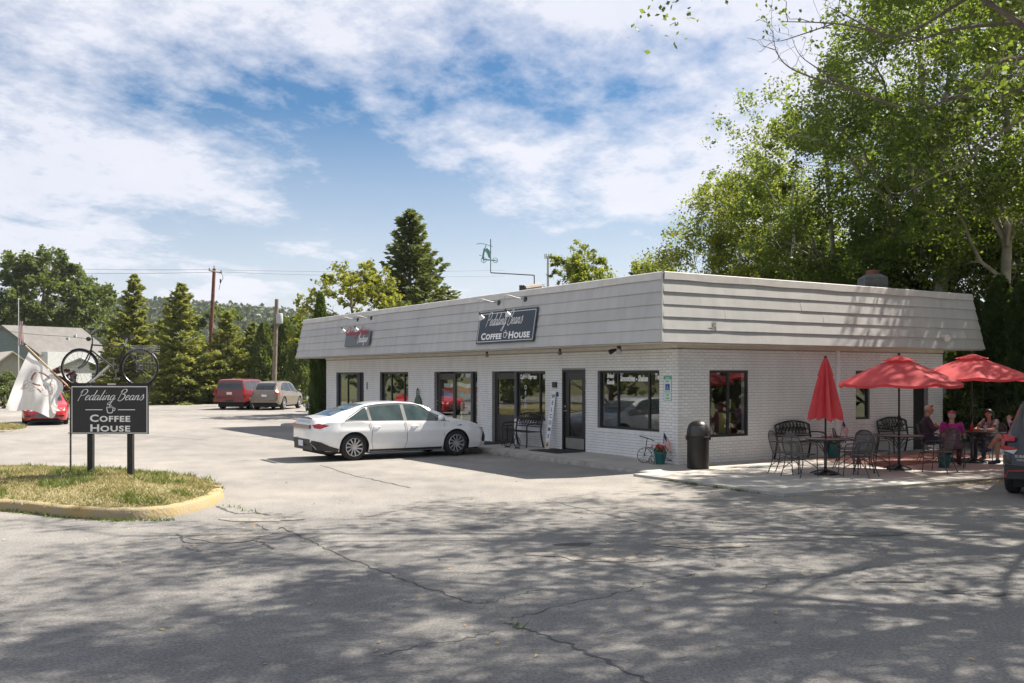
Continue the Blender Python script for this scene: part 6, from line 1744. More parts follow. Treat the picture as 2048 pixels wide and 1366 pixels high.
# flood lights under the eave and on the side roof
LAMPG = M('aged_lamp_metal', (0.30, 0.25, 0.18), .45, metal=.5, var=.3)
for x, y, lb in ((990, 710, 'small round soffit lamp above the bench'), (1137, 704, 'small round soffit lamp above the main door')):
    t = ft(x); p = FW(t, .28, 2.806); root = thing('soffit_lamp', lb, 'lamp', p, 0, 'small round lamps under the front eave')
    b = MB(); b.cyl(p, p - Vector((0, 0, .06)), .035, 10); adopt(b.build('socket', DARKTRIM), root); b = MB(); b.ball(p - Vector((0, 0, .11)), .06, n=12); adopt(b.build('globe', LAMPG, smooth=True), root)
p = FW(ft(1266) - .15, .55, 2.80); root = thing('flood_light', 'twin flood light hanging under the front eave near the corner', 'lamp', p)
b = MB(); b.cyl(p, p - Vector((0, 0, .06)), .05, 10); adopt(b.build('mount', DARKTRIM), root)
for sg in (-1, 1):
    q = p + A * .09 * sg - Vector((0, 0, .08)); b = MB(); b.tube([q, q - B * .07 + A * .05 * sg - Vector((0, 0, .03)), q - B * .15 + A * .09 * sg - Vector((0, 0, .07))], [.025, .05, .065], 12); adopt(b.build('lamp_head', TRIM if sg > 0 else ALLOY, smooth=True), root)
s = rs(1842); p = RM(s, .20, .03); root = thing('flood_light', 'white flood light on the side of the mansard above the umbrellas', 'lamp', p)
b = MB(); b.cyl(p + A * .02, p - A * .06, .05, 10); adopt(b.build('mount', SHADE), root); b = MB(); b.tube([p - A * .05, p - A * .14 - Vector((0, 0, .02)), p - A * .20 - B * .04 - Vector((0, 0, .06))], [.05, .09, .08], 14); adopt(b.build('lamp_head', SHADE, smooth=True), root)
# bracket left on the side panel
p = RM(rs(1389), .24, .045); b = MB(); b.box(-.07, .07, -.006, .0, -.09, .09, fn=lambda x, y, z: tuple(p + B * x - A * y + Vector((0, 0, z)))); o = b.build('roof_label', M('peeling_label', (0.62, 0.60, 0.56), .7, c2=(.08, .075, .07), scale=14, w=.6)); tag(o, 'small peeling label on the corner of the side roof', 'label')

# plaques and signs on the brick
def plaque(fn, u, z, w_, h_, mat, name, label, cat, d=.018, th=.006):
    b = MB(); b.box(u - w_ / 2, u + w_ / 2, d, d + th, z - h_ / 2, z + h_ / 2, fn=lambda x, y, zz: tuple(fn(x, y, zz))); o = b.build(name, mat); tag(o, label, cat); return o
GREENS = M('sign_green', (0.10, 0.36, 0.24), .5); SIGNW = M('sign_white_green', (0.62, 0.70, 0.66), .5, var=.05); BLUES = M('sign_blue', (0.012, 0.05, 0.26), .5)
t_ = ft(1336.5); zc_ = fz(1336.5, 776); hS = fz(1336.5, 751) - fz(1336.5, 801.5); wS = abs(ft(1328.5) - ft(1344.5))
PSG = thing('parking_sign', 'green and white reserved parking sign with blue wheelchair panel on the corner brick', 'sign', FW(t_, .02, zc_))
def psb(x0_, x1_, y0_, y1_, d0, mat, name):
    b = MB(); b.box(t_ - x1_ * wS, t_ - x0_ * wS, d0, d0 + .002, zc_ + y0_ * hS, zc_ + y1_ * hS, fn=lambda x, y, z: tuple(FW(x, y, z))); return adopt(b.build(name, mat), PSG)
psb(-.5, .5, -.16, .5, .017, GREENS, 'border'); psb(-.45, .45, -.14, .48, .0195, SIGNW, 'plate'); psb(-.45, .45, .34, .47, .0217, GREENS, 'green_band'); psb(-.27, .27, -.09, .16, .0217, BLUES, 'blue_panel')
psb(-.5, .5, -.5, -.19, .017, GREENS, 'border'); psb(-.45, .45, -.48, -.21, .0195, SIGNW, 'plate')
def FL(x, y, z): return FW(t_ - x, .0245 + z, zc_ + y)
for txt, yy, sz, mt in (('RESERVED', .365, .052, SIGNW), ('PARKING', .235, .055, GREENS), ('VAN', -.32, .075, GREENS), ('ACCESSIBLE', -.43, .045, GREENS)):
    me = text_mesh(txt, sz * 1.5 * hS / .55 * .55, lambda x, y, z: FL(x * .62, y + yy * hS, z), .002, offset=.001); adopt(mesh_obj('lettering', me, mt), PSG)
b = MB(); k = hS * .05
b.add([FL(.0 + .9 * k * math.cos(a), .02 * hS - 1.2 * k * .6 + .9 * k * math.sin(a), .002) for a in [R(60 - 20 * i) for i in range(16)]] + [FL(.0 + .65 * k * math.cos(a), .02 * hS - 1.2 * k * .6 + .65 * k * math.sin(a), .002) for a in [R(60 - 20 * i) for i in range(16)]], [(i, i + 1, 17 + i, 16 + i) for i in range(15)])
for pts in ([(-.3, 1.6), (-.2, .5), (.6, .4), (.9, -.7), (1.3, -.6)], [(-.25, 1.0), (.5, .9)]):
    for (xa_, ya_), (xb_, yb_) in zip(pts, pts[1:]):
        d = Vector((xb_ - xa_, yb_ - ya_, 0)).normalized(); nn = Vector((-d.y, d.x, 0)) * .13
        b.add([FL((xa_ + nn.x) * k, (ya_ + nn.y) * k, .002), FL((xa_ - nn.x) * k, (ya_ - nn.y) * k, .002), FL((xb_ - nn.x) * k, (yb_ - nn.y) * k, .002), FL((xb_ + nn.x) * k, (yb_ + nn.y) * k, .002)], [(0, 1, 2, 3)])
b.add([FL(-.3 * k + .28 * k * math.cos(a), 2.0 * k + .28 * k * math.sin(a), .002) for a in [R(45 * i) for i in range(8)]], [tuple(range(8))])
adopt(b.build('wheelchair_symbol', WHITEP), PSG)
plaque(FW, ft(1111.5), fz(1111.5, 769.5), .17, .15, DARKTRIM, 'key_box', 'small dark key box between the doors', 'box', th=.05)
o = plaque(FW, ft(1116), fz(1116, 788.5), .10, .12, M('blue_plaque', (0.03, 0.04, 0.13), .5), 'wall_plaque', 'tiny blue access plaque above the welcome board', 'sign')
plaque(FW, ft(735), fz(735, 771.5), .11, .26, M('slate_blue_plaque', (0.16, 0.19, 0.26), .6), 'wall_plaque', 'small slate blue house plaque beside the left shop door', 'sign')
# green oval ornament with an iron lantern on the wall
OV = thing('wall_ornament', 'dark green oval plaque with iron lantern frame behind the white sedan', 'ornament', FW(ft(838), .05, 1.0))
cO = ft(838); b = MB(); zO = fz(838, 815); n = 24
b.add([FW(cO + .28 * math.cos(2 * PI * i / n), .055, zO + .42 * math.sin(2 * PI * i / n)) for i in range(n)] + [FW(cO + .28 * math.cos(2 * PI * i / n), .015, zO + .42 * math.sin(2 * PI * i / n)) for i in range(n)], [tuple(range(n))] + [(i, (i + 1) % n, n + (i + 1) % n, n + i) for i in range(n)])
adopt(b.build('oval', M('dark_green_enamel', (0.008, 0.05, 0.035), .4, c2=(.015, .09, .06), scale=6)), OV)
b = MB(); zt_ = zO + .40
for dx_ in (-.09, .09): b.tube([FW(cO + dx_, .05, zt_), FW(cO + dx_, .05, zt_ + .16)], .012, 5)
b.tube([FW(cO - .09, .05, zt_ + .16), FW(cO, .05, zt_ + .26), FW(cO + .09, .05, zt_ + .16)], .012, 5); b.tube([FW(cO - .09, .05, zt_ + .08), FW(cO + .09, .05, zt_ + .08)], .010, 5); b.tube([FW(cO, .05, zt_), FW(cO, .05, zt_ + .26)], .010, 5); adopt(b.build('lantern_frame', BLACK), OV)
# window lettering and things behind the glass
WLET = M('white_window_lettering', (0.82, 0.82, 0.80), .6, var=.02)
def wtext(fn, txt, u, z, size, label=None, parent=None, sx=.62, dep=-.094, shear=.18, mat=WLET, off=.009):
    sgn_ = -1 if fn is FW else 1
    me = text_mesh(txt, size, lambda x, y, zz: fn(u + sgn_ * x, dep + zz, z + y), .002, shear=shear, offset=off, sx=sx)
    return mesh_obj('window_lettering', me, mat)
for x, y, txt, sz, lb in ((1215, 755.5, 'Baked', .155, 'white Baked Goods lettering on the corner window'), (1261.5, 762, 'Smoothies - Shakes', .19, 'white Smoothies and Shakes lettering on the corner window'), (1309, 758.5, 'Tea', .19, 'white Tea lettering on the corner window'),
                          (1051, 757.5, 'Coffee - Espresso', .17, 'white Coffee and Espresso lettering above the bench'), (1084, 757.5, 'Wi-Fi', .17, 'white Wi-Fi lettering above the bench')):
    o = wtext(FW, txt, ft(x), fz(x, y), sz, sx=.70 if 'Wi' not in txt else .5); tag(o, lb, 'lettering')
    if txt == 'Baked': o2 = wtext(FW, 'Goods', ft(1215), fz(1215, 768), .155, sx=.7); tag(o2, 'white Goods lettering below Baked on the corner window', 'lettering')
for i, c_ in enumerate('OPEN'):
    o = wtext(FW, c_, ft(1045.5), fz(1045.5, 779 + i * 12.2), .18, sx=.75, shear=0, off=.002); tag(o, f'white letter {c_} of the vertical OPEN on the bench window', 'lettering')
OPB = thing('open_board', 'grey chalkboard reading OPEN in the boutique window', 'sign', FW(ft(925), -.14, .13))
b = MB(); uo = ft(925.5); b.box(uo - .27, uo + .27, -.155, -.135, .45, 1.36, fn=lambda x, y, z: tuple(FW(x, y, z))); adopt(b.build('board', M('slate_chalkboard', (0.075, 0.073, 0.072), .8, var=.25)), OPB)
me = text_mesh('OPEN', .24, lambda x, y, zz: FW(uo - x * .8, -.133 + zz, 1.0 + y), .003); adopt(mesh_obj('lettering', me, M('chalk_pink', (0.62, 0.52, 0.54), .8)), OPB)
# banners, posters and stickers behind the panes
def poster(fn, u0, u1, z0, z1, mat, label, name='poster', dep=-.125, cat='poster'):
    b = MB(); b.box(u0, u1, dep - .003, dep, z0, z1, fn=lambda x, y, z: tuple(fn(x, y, z))); o = b.build(name, mat); return tag(o, label, cat)
BUNT = thing('bunting', 'red white and blue bunting across the boutique window', 'bunting', FW(ft(915), -.2, 1.5))
for i, (z0_, z1_, c_) in enumerate(((1.72, 1.86, (.70, .71, .76)), (1.56, 1.72, (.55, .06, .055)), (1.38, 1.56, (.24, .28, .50)), (1.27, 1.38, (.52, .07, .06)))):
    b = MB(); n = 22; vs = []
    for k in range(n + 1):
        u = ft(955) + (ft(880) - ft(955)) * k / n; wv = .025 + .03 * math.sin(k * .9); dz = .03 * math.sin(k * .55)
        vs += [FW(u, -.20 + wv, z0_ + dz), FW(u, -.20 + wv, z1_ + dz + (.02 if i else 0))]
    b.add(vs, [(2 * k, 2 * k + 1, 2 * k + 3, 2 * k + 2) for k in range(n)]); adopt(b.build('stripe', M(f'bunting_{i}', c_, .8, var=.3, scale=5)), BUNT)
poster(FW, ft(938), ft(908), .60, 1.24, M('cream_display', (0.75, 0.68, 0.52), .7, c2=(.42, .38, .20), scale=3), 'cream display panel in the boutique window', dep=-.24)
poster(FW, ft(814), ft(782), .75, 1.25, M('red_poster', (0.60, 0.09, 0.09), .6, c2=(.42, .55, .55), scale=3.5), 'red and teal poster in the window behind the sedan')
poster(FW, ft(777), ft(767), .75, 1.25, M('blue_poster', (0.30, 0.38, 0.50), .6, c2=(.55, .57, .6), scale=5), 'pale blue poster at the left of that window')
for x, y, w__, h__, c_, lb in ((1034, 841, .09, .14, (.30, .38, .75), 'pale blue sticker low in the bench window'), (1207, 857, .10, .14, (.30, .52, .80), 'blue sticker in the lower left of the corner window'), (1240, 859, .20, .12, (.62, .60, .70), 'white notice in the middle pane of the corner window')):
    b = MB(); u = ft(x); z = fz(x, y); b.box(u - w__ / 2, u + w__ / 2, -.097, -.095, z - h__ / 2, z + h__ / 2, fn=lambda a, d, zz: tuple(FW(a, d, zz))); o = b.build('window_sticker', M('sticker_' + str(x), c_, .5)); tag(o, lb, 'sticker')
poster(RW, rs(1459), rs(1483), .72, 1.20, M('patterned_chair_print', (0.45, 0.33, 0.06), .7, c2=(.05, .22, .08), scale=9), 'yellow and green patterned chair back inside the side window', name='patterned_chair', dep=-.35, cat='chair')
# welcome board leaning beside the main door
pW, qW = FW(ft(1113), .32, .131), FW(ft(1110), .03, fz(1110, 783))
WEL = thing('welcome_board', 'tall white board reading WELCOME leaning beside the main door', 'sign', pW)
ax = (qW - pW); hW = ax.length; axn = ax.normalized(); sdv = (-A - axn * (-A).dot(axn)).normalized(); nW = axn.cross(sdv); nW = nW if nW.dot(-B) > 0 else -nW
b = MB(); b.box(-.085, .085, -.02, 0, 0, hW, fn=lambda x, y, z: tuple(pW + sdv * x + nW * y + axn * z)); adopt(b.build('board', M('white_board_paint', (0.74, 0.75, 0.77), .6, var=.04)), WEL)
SERIFB = M('navy_letter_paint', (0.02, 0.022, 0.035), .6)
for i, c_ in enumerate('WELCOME'):
    me = text_mesh(c_, .15, lambda x, y, z: pW + sdv * x + axn * (hW * (.885 - i * .115) + y) + nW * (.002 + z), .003, offset=.003); adopt(mesh_obj('letter', me, SERIFB), WEL)
b = MB(); n = 20
for k in range(n): a = 2 * PI * k / n; b.add([pW + sdv * (.02 * math.cos(a)) + axn * (.115 + .02 * math.sin(a)) + nW * .004, pW + sdv * (.075 * math.cos(a - .1)) + axn * (.115 + .10 * math.sin(a - .1)) + nW * .004, pW + sdv * (.08 * math.cos(a + .1)) + axn * (.115 + .11 * math.sin(a + .1)) + nW * .004], [(0, 1, 2)])
adopt(b.build('sunflower_petals', M('sunflower_yellow', (0.62, 0.40, 0.06), .7)), WEL)
b = MB(); b.add([pW + sdv * (.035 * math.cos(2 * PI * k / 14)) + axn * (.115 + .042 * math.sin(2 * PI * k / 14)) + nW * .006 for k in range(14)], [tuple(range(14))]); adopt(b.build('sunflower_heart', M('sunflower_brown', (0.10, 0.05, 0.02), .8)), WEL)
# door mats
MATM = M('black_mat_rubber', (0.016, 0.016, 0.018), .9, bump=.5, bscale=80)
for u, d0, w__, dd, lb in ((ft(1145), .12, 1.35, .85, 'black rubber mat in front of the main door'), (ft(1003), .12, 1.1, .75, 'black rubber mat in front of the brown door')):
    b = MB(); pl_ = [(u - w__ / 2 + .03, d0), (u + w__ / 2 - .03, d0), (u + w__ / 2, d0 + .03), (u + w__ / 2, d0 + dd - .03), (u + w__ / 2 - .03, d0 + dd), (u - w__ / 2 + .03, d0 + dd), (u - w__ / 2, d0 + dd - .03), (u - w__ / 2, d0 + .03)]
    b.prism(pl_, .131, .143, fn=lambda x, y, z: tuple(FW(x, y, z))); o = b.build('door_mat', MATM); tag(o, lb, 'mat')
# roof sculpture and equipment
RFZ = Z0 + MH - .1
VERD = M('verdigris_copper', (0.16, 0.36, 0.31), .6, c2=(.10, .22, .19), scale=8, metal=.2)
q_ = at(1068.5, 575, 28.5)
SCU = thing('roof_sculpture', 'green metal tricycle ornament on a bent rod above the roof', 'sculpture', (q_.x, q_.y, RFZ))
def sc_(x, y, o=0.0): return at(x, y, 28.5) + Vector((0, o, 0))
b = MB(); b.tube([Vector((q_.x, q_.y, RFZ)), sc_(1068.5, 550.5)], .018, 6); b.tube([sc_(1068.5, 550.5), sc_(981.3, 545.5)], .017, 6); b.tube([sc_(981.3, 545.5), sc_(981.3, 478)], .014, 6); adopt(b.build('rod', M('dark_rod', (0.06, 0.05, 0.05), .6)), SCU)
b = MB(); b.torus(sc_(967.5, 520), .085, .010, 20, 6, axis='x'); b.torus(sc_(967.5, 520), .075, .008, 20, 6, axis='y'); b.torus(sc_(990.5, 520.5), .07, .008, 18, 6, axis='y'); b.torus(sc_(993.5, 519, .2), .07, .008, 18, 6, axis='x')
b.tube([sc_(969, 497), sc_(965, 518)], .03, 6); b.tube(smooth_pts([sc_(972, 498), sc_(977, 505), sc_(980, 516)], 4), [.05, .06, .06, .06, .05, .05, .05, .04, .03], 8); b.tube([sc_(966, 519), sc_(992, 521)], .02, 6); b.tube([sc_(972.5, 489), sc_(969, 500)], .012, 6); b.tube(smooth_pts([sc_(953, 488.5), sc_(961, 487), sc_(972.5, 489), sc_(985, 493)], 4), .010, 6); b.tube([sc_(958, 510), sc_(963, 511.5)], .012, 5)
adopt(b.build('tricycle', VERD, smooth=True), SCU)
pe = at(1063, 577, 27.6); EQ = thing('roof_unit', 'weathered duct with dark end box lying on the front roof edge', 'equipment', (pe.x, pe.y, RFZ))
b = MB(); p0, p1 = at(1049, 577, 27.2), at(1080, 572.5, 27.6); b.tube([p0, p1], .085, 8); adopt(b.build('duct', M('aged_duct', (0.36, 0.33, 0.29), .6, c2=(.22, .17, .12), scale=6)), EQ)
b = MB(); b.cbox(at(1043.5, 577, 27.1), .14, .18, .17); b.box(p0.x - .05, p1.x - .05, 27.2, 27.6, RFZ, p0.z - .06); adopt(b.build('end_box', DARKTRIM), EQ)
# ============================================================ patio furniture
IRON = M('black_wrought_iron', (0.018, 0.016, 0.016), .42, var=.3, scale=12, metal=.3)
CHAIRM = M('charcoal_chair_tube', (0.060, 0.062, 0.066), .38, var=.2, metal=.4)
def mesh_sheet_mat():
    m = bpy.data.materials.new('expanded_metal_mesh'); m.use_nodes = True; t = m.node_tree; b = t.nodes['Principled BSDF']
    b.inputs['Base Color'].default_value = (0.10, 0.098, 0.092, 1); b.inputs['Roughness'].default_value = .5
    tr = t.nodes.new('ShaderNodeBsdfTransparent'); ms = t.nodes.new('ShaderNodeMixShader'); no = t.nodes.new('ShaderNodeTexNoise'); no.inputs['Scale'].default_value = 3
    tc = t.nodes.new('ShaderNodeTexCoord'); t.links.new(tc.outputs['Object'], no.inputs['Vector'])
    mr = t.nodes.new('ShaderNodeMapRange'); mr.inputs['To Min'].default_value = .36; mr.inputs['To Max'].default_value = .50; t.links.new(no.outputs['Fac'], mr.inputs['Value'])
    t.links.new(mr.outputs[0], ms.inputs[0]); t.links.new(b.outputs[0], ms.inputs[1]); t.links.new(tr.outputs[0], ms.inputs[2]); t.links.new(ms.outputs[0], t.nodes['Material Output'].inputs['Surface'])
    return m
MESHM = mesh_sheet_mat()
PZ = 0.052
def make_chair(name, label, loc, yaw, group):
    root = thing(name, label, 'chair', loc, yaw, group); r = .011
    hoop = smooth_pts([(-.19, -.235, .43), (-.25, -.245, .62), (-.295, -.21, .78), (-.315, -.11, .865), (-.32, 0, .885), (-.315, .11, .865), (-.295, .21, .78), (-.25, .245, .62), (-.19, .235, .43)], 5)
    b = MB(); b.tube(hoop, r, 7); b.tube(smooth_pts([(-.30, -.17, .80), (-.31, -.08, .80), (-.312, 0, .79), (-.31, .08, .80), (-.30, .17, .80)], 4), r * .7, 6); b.build('back_frame', CHAIRM, root, smooth=True)
    b = MB(); k = len(hoop); half = k // 2
    vs = []; nrow = 9
    for i in range(nrow):
        f = i / (nrow - 1); j = f * half; a = hoop[int(j)].lerp(hoop[min(half, int(j) + 1)], j - int(j)); c = Vector((a.x, -a.y, a.z))
        for q in range(7): g = q / 6; p = a.lerp(c, g); vs.append((p.x - .02 * math.sin(PI * g), p.y, p.z))
    b.add(vs, [(i * 7 + j, i * 7 + j + 1, (i + 1) * 7 + j + 1, (i + 1) * 7 + j) for i in range(nrow - 1) for j in range(6)]); b.build('backrest', MESHM, root, smooth=True)
    rim = smooth_pts([(.24, 0, .438), (.225, .17, .44), (.16, .235, .442), (-.10, .235, .435), (-.20, .20, .43), (-.215, 0, .43), (-.20, -.20, .43), (-.10, -.235, .435), (.16, -.235, .442), (.225, -.17, .44)], 4, closed=True)
    b = MB(); b.tube(rim, r, 6, closed=True); b.build('seat_frame', CHAIRM, root, smooth=True)
    b = MB(); n = len(rim); b.add([tuple(p) for p in rim] + [(0, 0, .425)], [(i, (i + 1) % n, n) for i in range(n)]); b.build('seat', MESHM, root, smooth=True)
    for s in (-1, 1):
        b = MB(); b.tube(smooth_pts([(-.275, s * .235, .66), (-.12, s * .275, .675), (.08, s * .28, .665), (.17, s * .27, .63), (.205, s * .255, .50), (.21, s * .245, .30), (.235, s * .25, 0)], 4), r, 6); b.lathe([(0, 0), (.017, 0), (.014, .02), (0, .02)], 8, (.235, s * .25, 0)); b.build('leg', CHAIRM, root, smooth=True)
        b = MB(); b.tube(smooth_pts([(-.19, s * .225, .43), (-.22, s * .235, .22), (-.30, s * .25, 0)], 4), r, 6); b.lathe([(0, 0), (.017, 0), (.014, .02), (0, .02)], 8, (-.30, s * .25, 0)); b.build('leg', CHAIRM, root, smooth=True)
    b = MB(); b.tube(smooth_pts([(.21, -.24, .18), (.0, -.10, .33), (.0, .10, .33), (.21, .24, .18)], 4), r * .8, 6); b.tube(smooth_pts([(-.24, -.24, .16), (-.05, -.10, .33), (-.05, .10, .33), (-.24, .24, .16)], 4), r * .8, 6); b.build('brace', CHAIRM, root, smooth=True)
    return root
def make_table(name, label, loc, rad, group, h=.735):
    root = thing(name, label, 'table', loc, .3, group)
    b = MB(); b.torus((0, 0, h), rad, .014, 40, 6, axis='z'); b.torus((0, 0, h - .05), rad - .03, .008, 40, 5, axis='z'); b.build('rim', CHAIRM, root, smooth=True)
    b = MB(); n = 36; b.add([(rad * math.cos(2 * PI * i / n), rad * math.sin(2 * PI * i / n), h) for i in range(n)] + [(0, 0, h + .002)], [(i, (i + 1) % n, n) for i in range(n)])
    b.build('tabletop', M('table_mesh_top', (0.075, 0.072, 0.072), .35, metal=.4, var=.15), root)
    b = MB(); b.tube([(0, 0, .05), (0, 0, h - .01)], .032, 10); b.build('column', CHAIRM, root, smooth=True)
    for k in range(4):
        a = k * PI / 2 + .5; d = Vector((math.cos(a), math.sin(a), 0)); b = MB()
        b.tube(smooth_pts([Vector((0, 0, .10)), d * .14 + Vector((0, 0, .08)), d * .28 + Vector((0, 0, .035)), d * .34 + Vector((0, 0, .012))], 4), [.02] * 9 + [.014] * 4, 6); b.build('foot', CHAIRM, root, smooth=True)
        b = MB(); b.tube(smooth_pts([d * .03 + Vector((0, 0, h - .28)), d * .16 + Vector((0, 0, h - .12)), d * (rad - .06) + Vector((0, 0, h - .015))], 4), .010, 5); b.build('bracket', CHAIRM, root, smooth=True)
    return root
GT, GC, GU = 'round metal patio tables', 'metal mesh patio chairs', 'red patio umbrellas'
def pg(x, y): return gnd(x, y, PZ)
T1, T2, T3 = pg(1651, 949), pg(1798, 939), Vector((10.82, 23.0, PZ))
make_table('patio_table', 'small round patio table holding the closed umbrella', T1, .40, GT)
make_table('patio_table', 'round patio table in the middle under the open umbrella', T2, .50, GT)
make_table('patio_table', 'round patio table with drinks where the people sit', T3, .50, GT)
def chair_at(T, ang, dist, label, turn=0.0):
    p = T + Vector((math.cos(R(ang)), math.sin(R(ang)), 0)) * dist
    return make_chair('patio_chair', label, (p.x, p.y, PZ), R(ang + 180 + turn), GC)
chair_at(T1, 205, .66, 'mesh chair left of the closed umbrella, nearest the lot', 8)
chair_at(T1, 158, .80, 'mesh chair left of the closed umbrella, nearest the iron bench', -12)
chair_at(T1, -32, .68, 'mesh chair right of the closed umbrella, nearest the lot', -10)
chair_at(T1, 22, .78, 'mesh chair right of the closed umbrella, nearest the wall', 10)
chair_at(T2, 208, .80, 'mesh chair at the left front of the middle table', 5)
chair_at(T2, 165, 1.05, 'mesh chair at the left back of the middle table', -10)
chair_at(T2, -40, .82, 'pale edged mesh chair at the right front of the middle table', -6)
PP = {'P1': (Vector((9.98, 23.25, PZ)), -18), 'P2': (Vector((9.86, 21.9, PZ)), 62), 'P3': (Vector((11.62, 23.75, PZ)), 205), 'P4': (Vector((11.50, 22.15, PZ)), 158)}
for k_, lb in (('P1', 'mesh chair under the man in the dark sweater'), ('P2', 'mesh chair under the person in the magenta top'), ('P3', 'mesh chair under the dark-haired person'), ('P4', 'mesh chair under the man in navy shorts')):
    p, a = PP[k_]; make_chair('patio_chair', lb, (p.x, p.y, PZ), R(a), GC)

# umbrellas
REDC = M('red_umbrella_cloth', (0.80, 0.12, 0.13), .75, var=.10, scale=4, trans=.5)
def umbrella_open(label, loc, rad, ztop, zrim, rot, tilt=0.0):
    root = thing('patio_umbrella', label, 'umbrella', loc, rot, GU)
    b = MB(); n = 8; m = 8; k = 8; z0 = ztop - PZ; zr = zrim - PZ
    rows = []
    for i in range(k + 1):
        f = .14 + .86 * i / k; ring = []
        for j in range(n * m):
            a = 2 * PI * j / (n * m); fr = (j % m) / m
            sag = math.sin(PI * fr)
            rr = rad * f * (1 - .062 * sag * f); z = z0 + (zr - z0) * (f ** 1.12) - .045 * sag * f * (1 if i < k else 1.15)
            ring.append((rr * math.cos(a), rr * math.sin(a), z))
        rows.append(ring)
    N = n * m
    b.add([p for r_ in rows for p in r_], [(i * N + j, i * N + (j + 1) % N, (i + 1) * N + (j + 1) % N, (i + 1) * N + j) for i in range(k) for j in range(N)])
    last = rows[-1]; b.add(last + [(x * .995, y * .995, z - .055) for x, y, z in last], [(j, (j + 1) % N, N + (j + 1) % N, N + j) for j in range(N)])
    can = b.build('canopy', REDC, root, smooth=True, angle=40)
    b = MB(); rows = []
    for i in range(4):
        f = [0, .12, .2, .27][i]; rows.append([(rad * f * math.cos(2 * PI * j / 32), rad * f * math.sin(2 * PI * j / 32), z0 + .05 + (zr - z0) * f * .85 + (.012 * math.cos(8 * 2 * PI * j / 32) if i == 3 else 0)) for j in range(32)])
    b.add([p for r_ in rows for p in r_], [(i * 32 + j, i * 32 + (j + 1) % 32, (i + 1) * 32 + (j + 1) % 32, (i + 1) * 32 + j) for i in range(3) for j in range(32)]); b.build('vent_cap', REDC, can, smooth=True, angle=50)
    b = MB(); b.tube([(0, 0, 0.02), (0, 0, z0 + .04)], .021, 10); b.ball((0, 0, z0 + .07), .03, n=10); b.build('pole', IRON, root, smooth=True)
    for j in range(8):
        a = 2 * PI * j / 8; d = Vector((math.cos(a), math.sin(a), 0)); b = MB()
        b.tube([Vector((0, 0, z0 - .02)), d * rad * .5 + Vector((0, 0, z0 + (zr - z0) * .46 - .02)), d * rad * .985 + Vector((0, 0, zr - .01))], .007, 5); b.tube([Vector((0, 0, z0 - .42)), d * rad * .5 + Vector((0, 0, z0 + (zr - z0) * .46 - .02))], .006, 5); b.build('rib', IRON, root)
    b = MB(); b.ball((0, 0, 1.12), .045, .04, .07, n=10); b.tube([(0, -.03, 1.12), (0, -.11, 1.10), (0, -.11, 1.05)], .008, 5); b.build('crank', IRON, root, smooth=True)
    b = MB(); b.lathe([(0, 0), (.26, 0), (.25, .03), (.10, .06), (.035, .10), (.03, .20), (0, .20)], 24); b.build('base', IRON, root, smooth=True)
    return root
umbrella_open('open red umbrella over the middle patio table', T2, 1.30, 2.50, 1.93, .2)
umbrella_open('open red umbrella over the seated people', T3, 1.32, 2.57, 2.06, .45)
root = thing('patio_umbrella', 'closed red umbrella hanging in folds over the small table', 'umbrella', T1, 0, GU)
b = MB(); N = 48; rows = []
for z, r_, am in ((2.46, .03, 0), (2.42, .055, .1), (2.30, .085, .22), (2.12, .125, .30), (2.08, .13, .30)):
    rows.append([(r_ * (1 + am * math.cos(8 * a)) * math.cos(a), r_ * (1 + am * math.cos(8 * a)) * math.sin(a), z - PZ) for a in [2 * PI * j / N for j in range(N)]])
b.add([p for q in rows for p in q], [(i * N + j, i * N + (j + 1) % N, (i + 1) * N + (j + 1) % N, (i + 1) * N + j) for i in range(4) for j in range(N)]); 
can_top = b
b2 = MB(); rows = []
for z, r_, am in ((2.13, .10, .3), (2.0, .135, .34), (1.8, .175, .36), (1.55, .215, .38), (1.35, .26, .36), (1.24, .285, .34)):
    rows.append([(r_ * (1 + am * math.cos(8 * a + .3 * math.sin(3 * a))) * math.cos(a), r_ * (1 + am * math.cos(8 * a + .3 * math.sin(3 * a))) * math.sin(a), z - PZ - (0 if z > 1.3 else .10 * (.5 + .5 * math.cos(8 * a)) * abs(math.sin(a * 1.5 + 1)))) for a in [2 * PI * j / N for j in range(N)]])
b2.add([p for q in rows for p in q], [(i * N + j, i * N + (j + 1) % N, (i + 1) * N + (j + 1) % N, (i + 1) * N + j) for i in range(5) for j in range(N)])
cn = b2.build('canopy', REDC, root, smooth=True, angle=60); can_top.build('vent_cap', REDC, cn, smooth=True, angle=60)
b = MB(); b.tube([(0, 0, .02), (0, 0, 2.44)], .021, 10); b.lathe([(0, 2.40), (.03, 2.41), (.028, 2.45), (0, 2.46)], 12); b.build('pole', IRON, root, smooth=True)
b = MB(); b.lathe([(0, 0), (.24, 0), (.23, .03), (.09, .06), (.035, .10), (.03, .20), (0, .20)], 24); b.build('base', IRON, root, smooth=True)

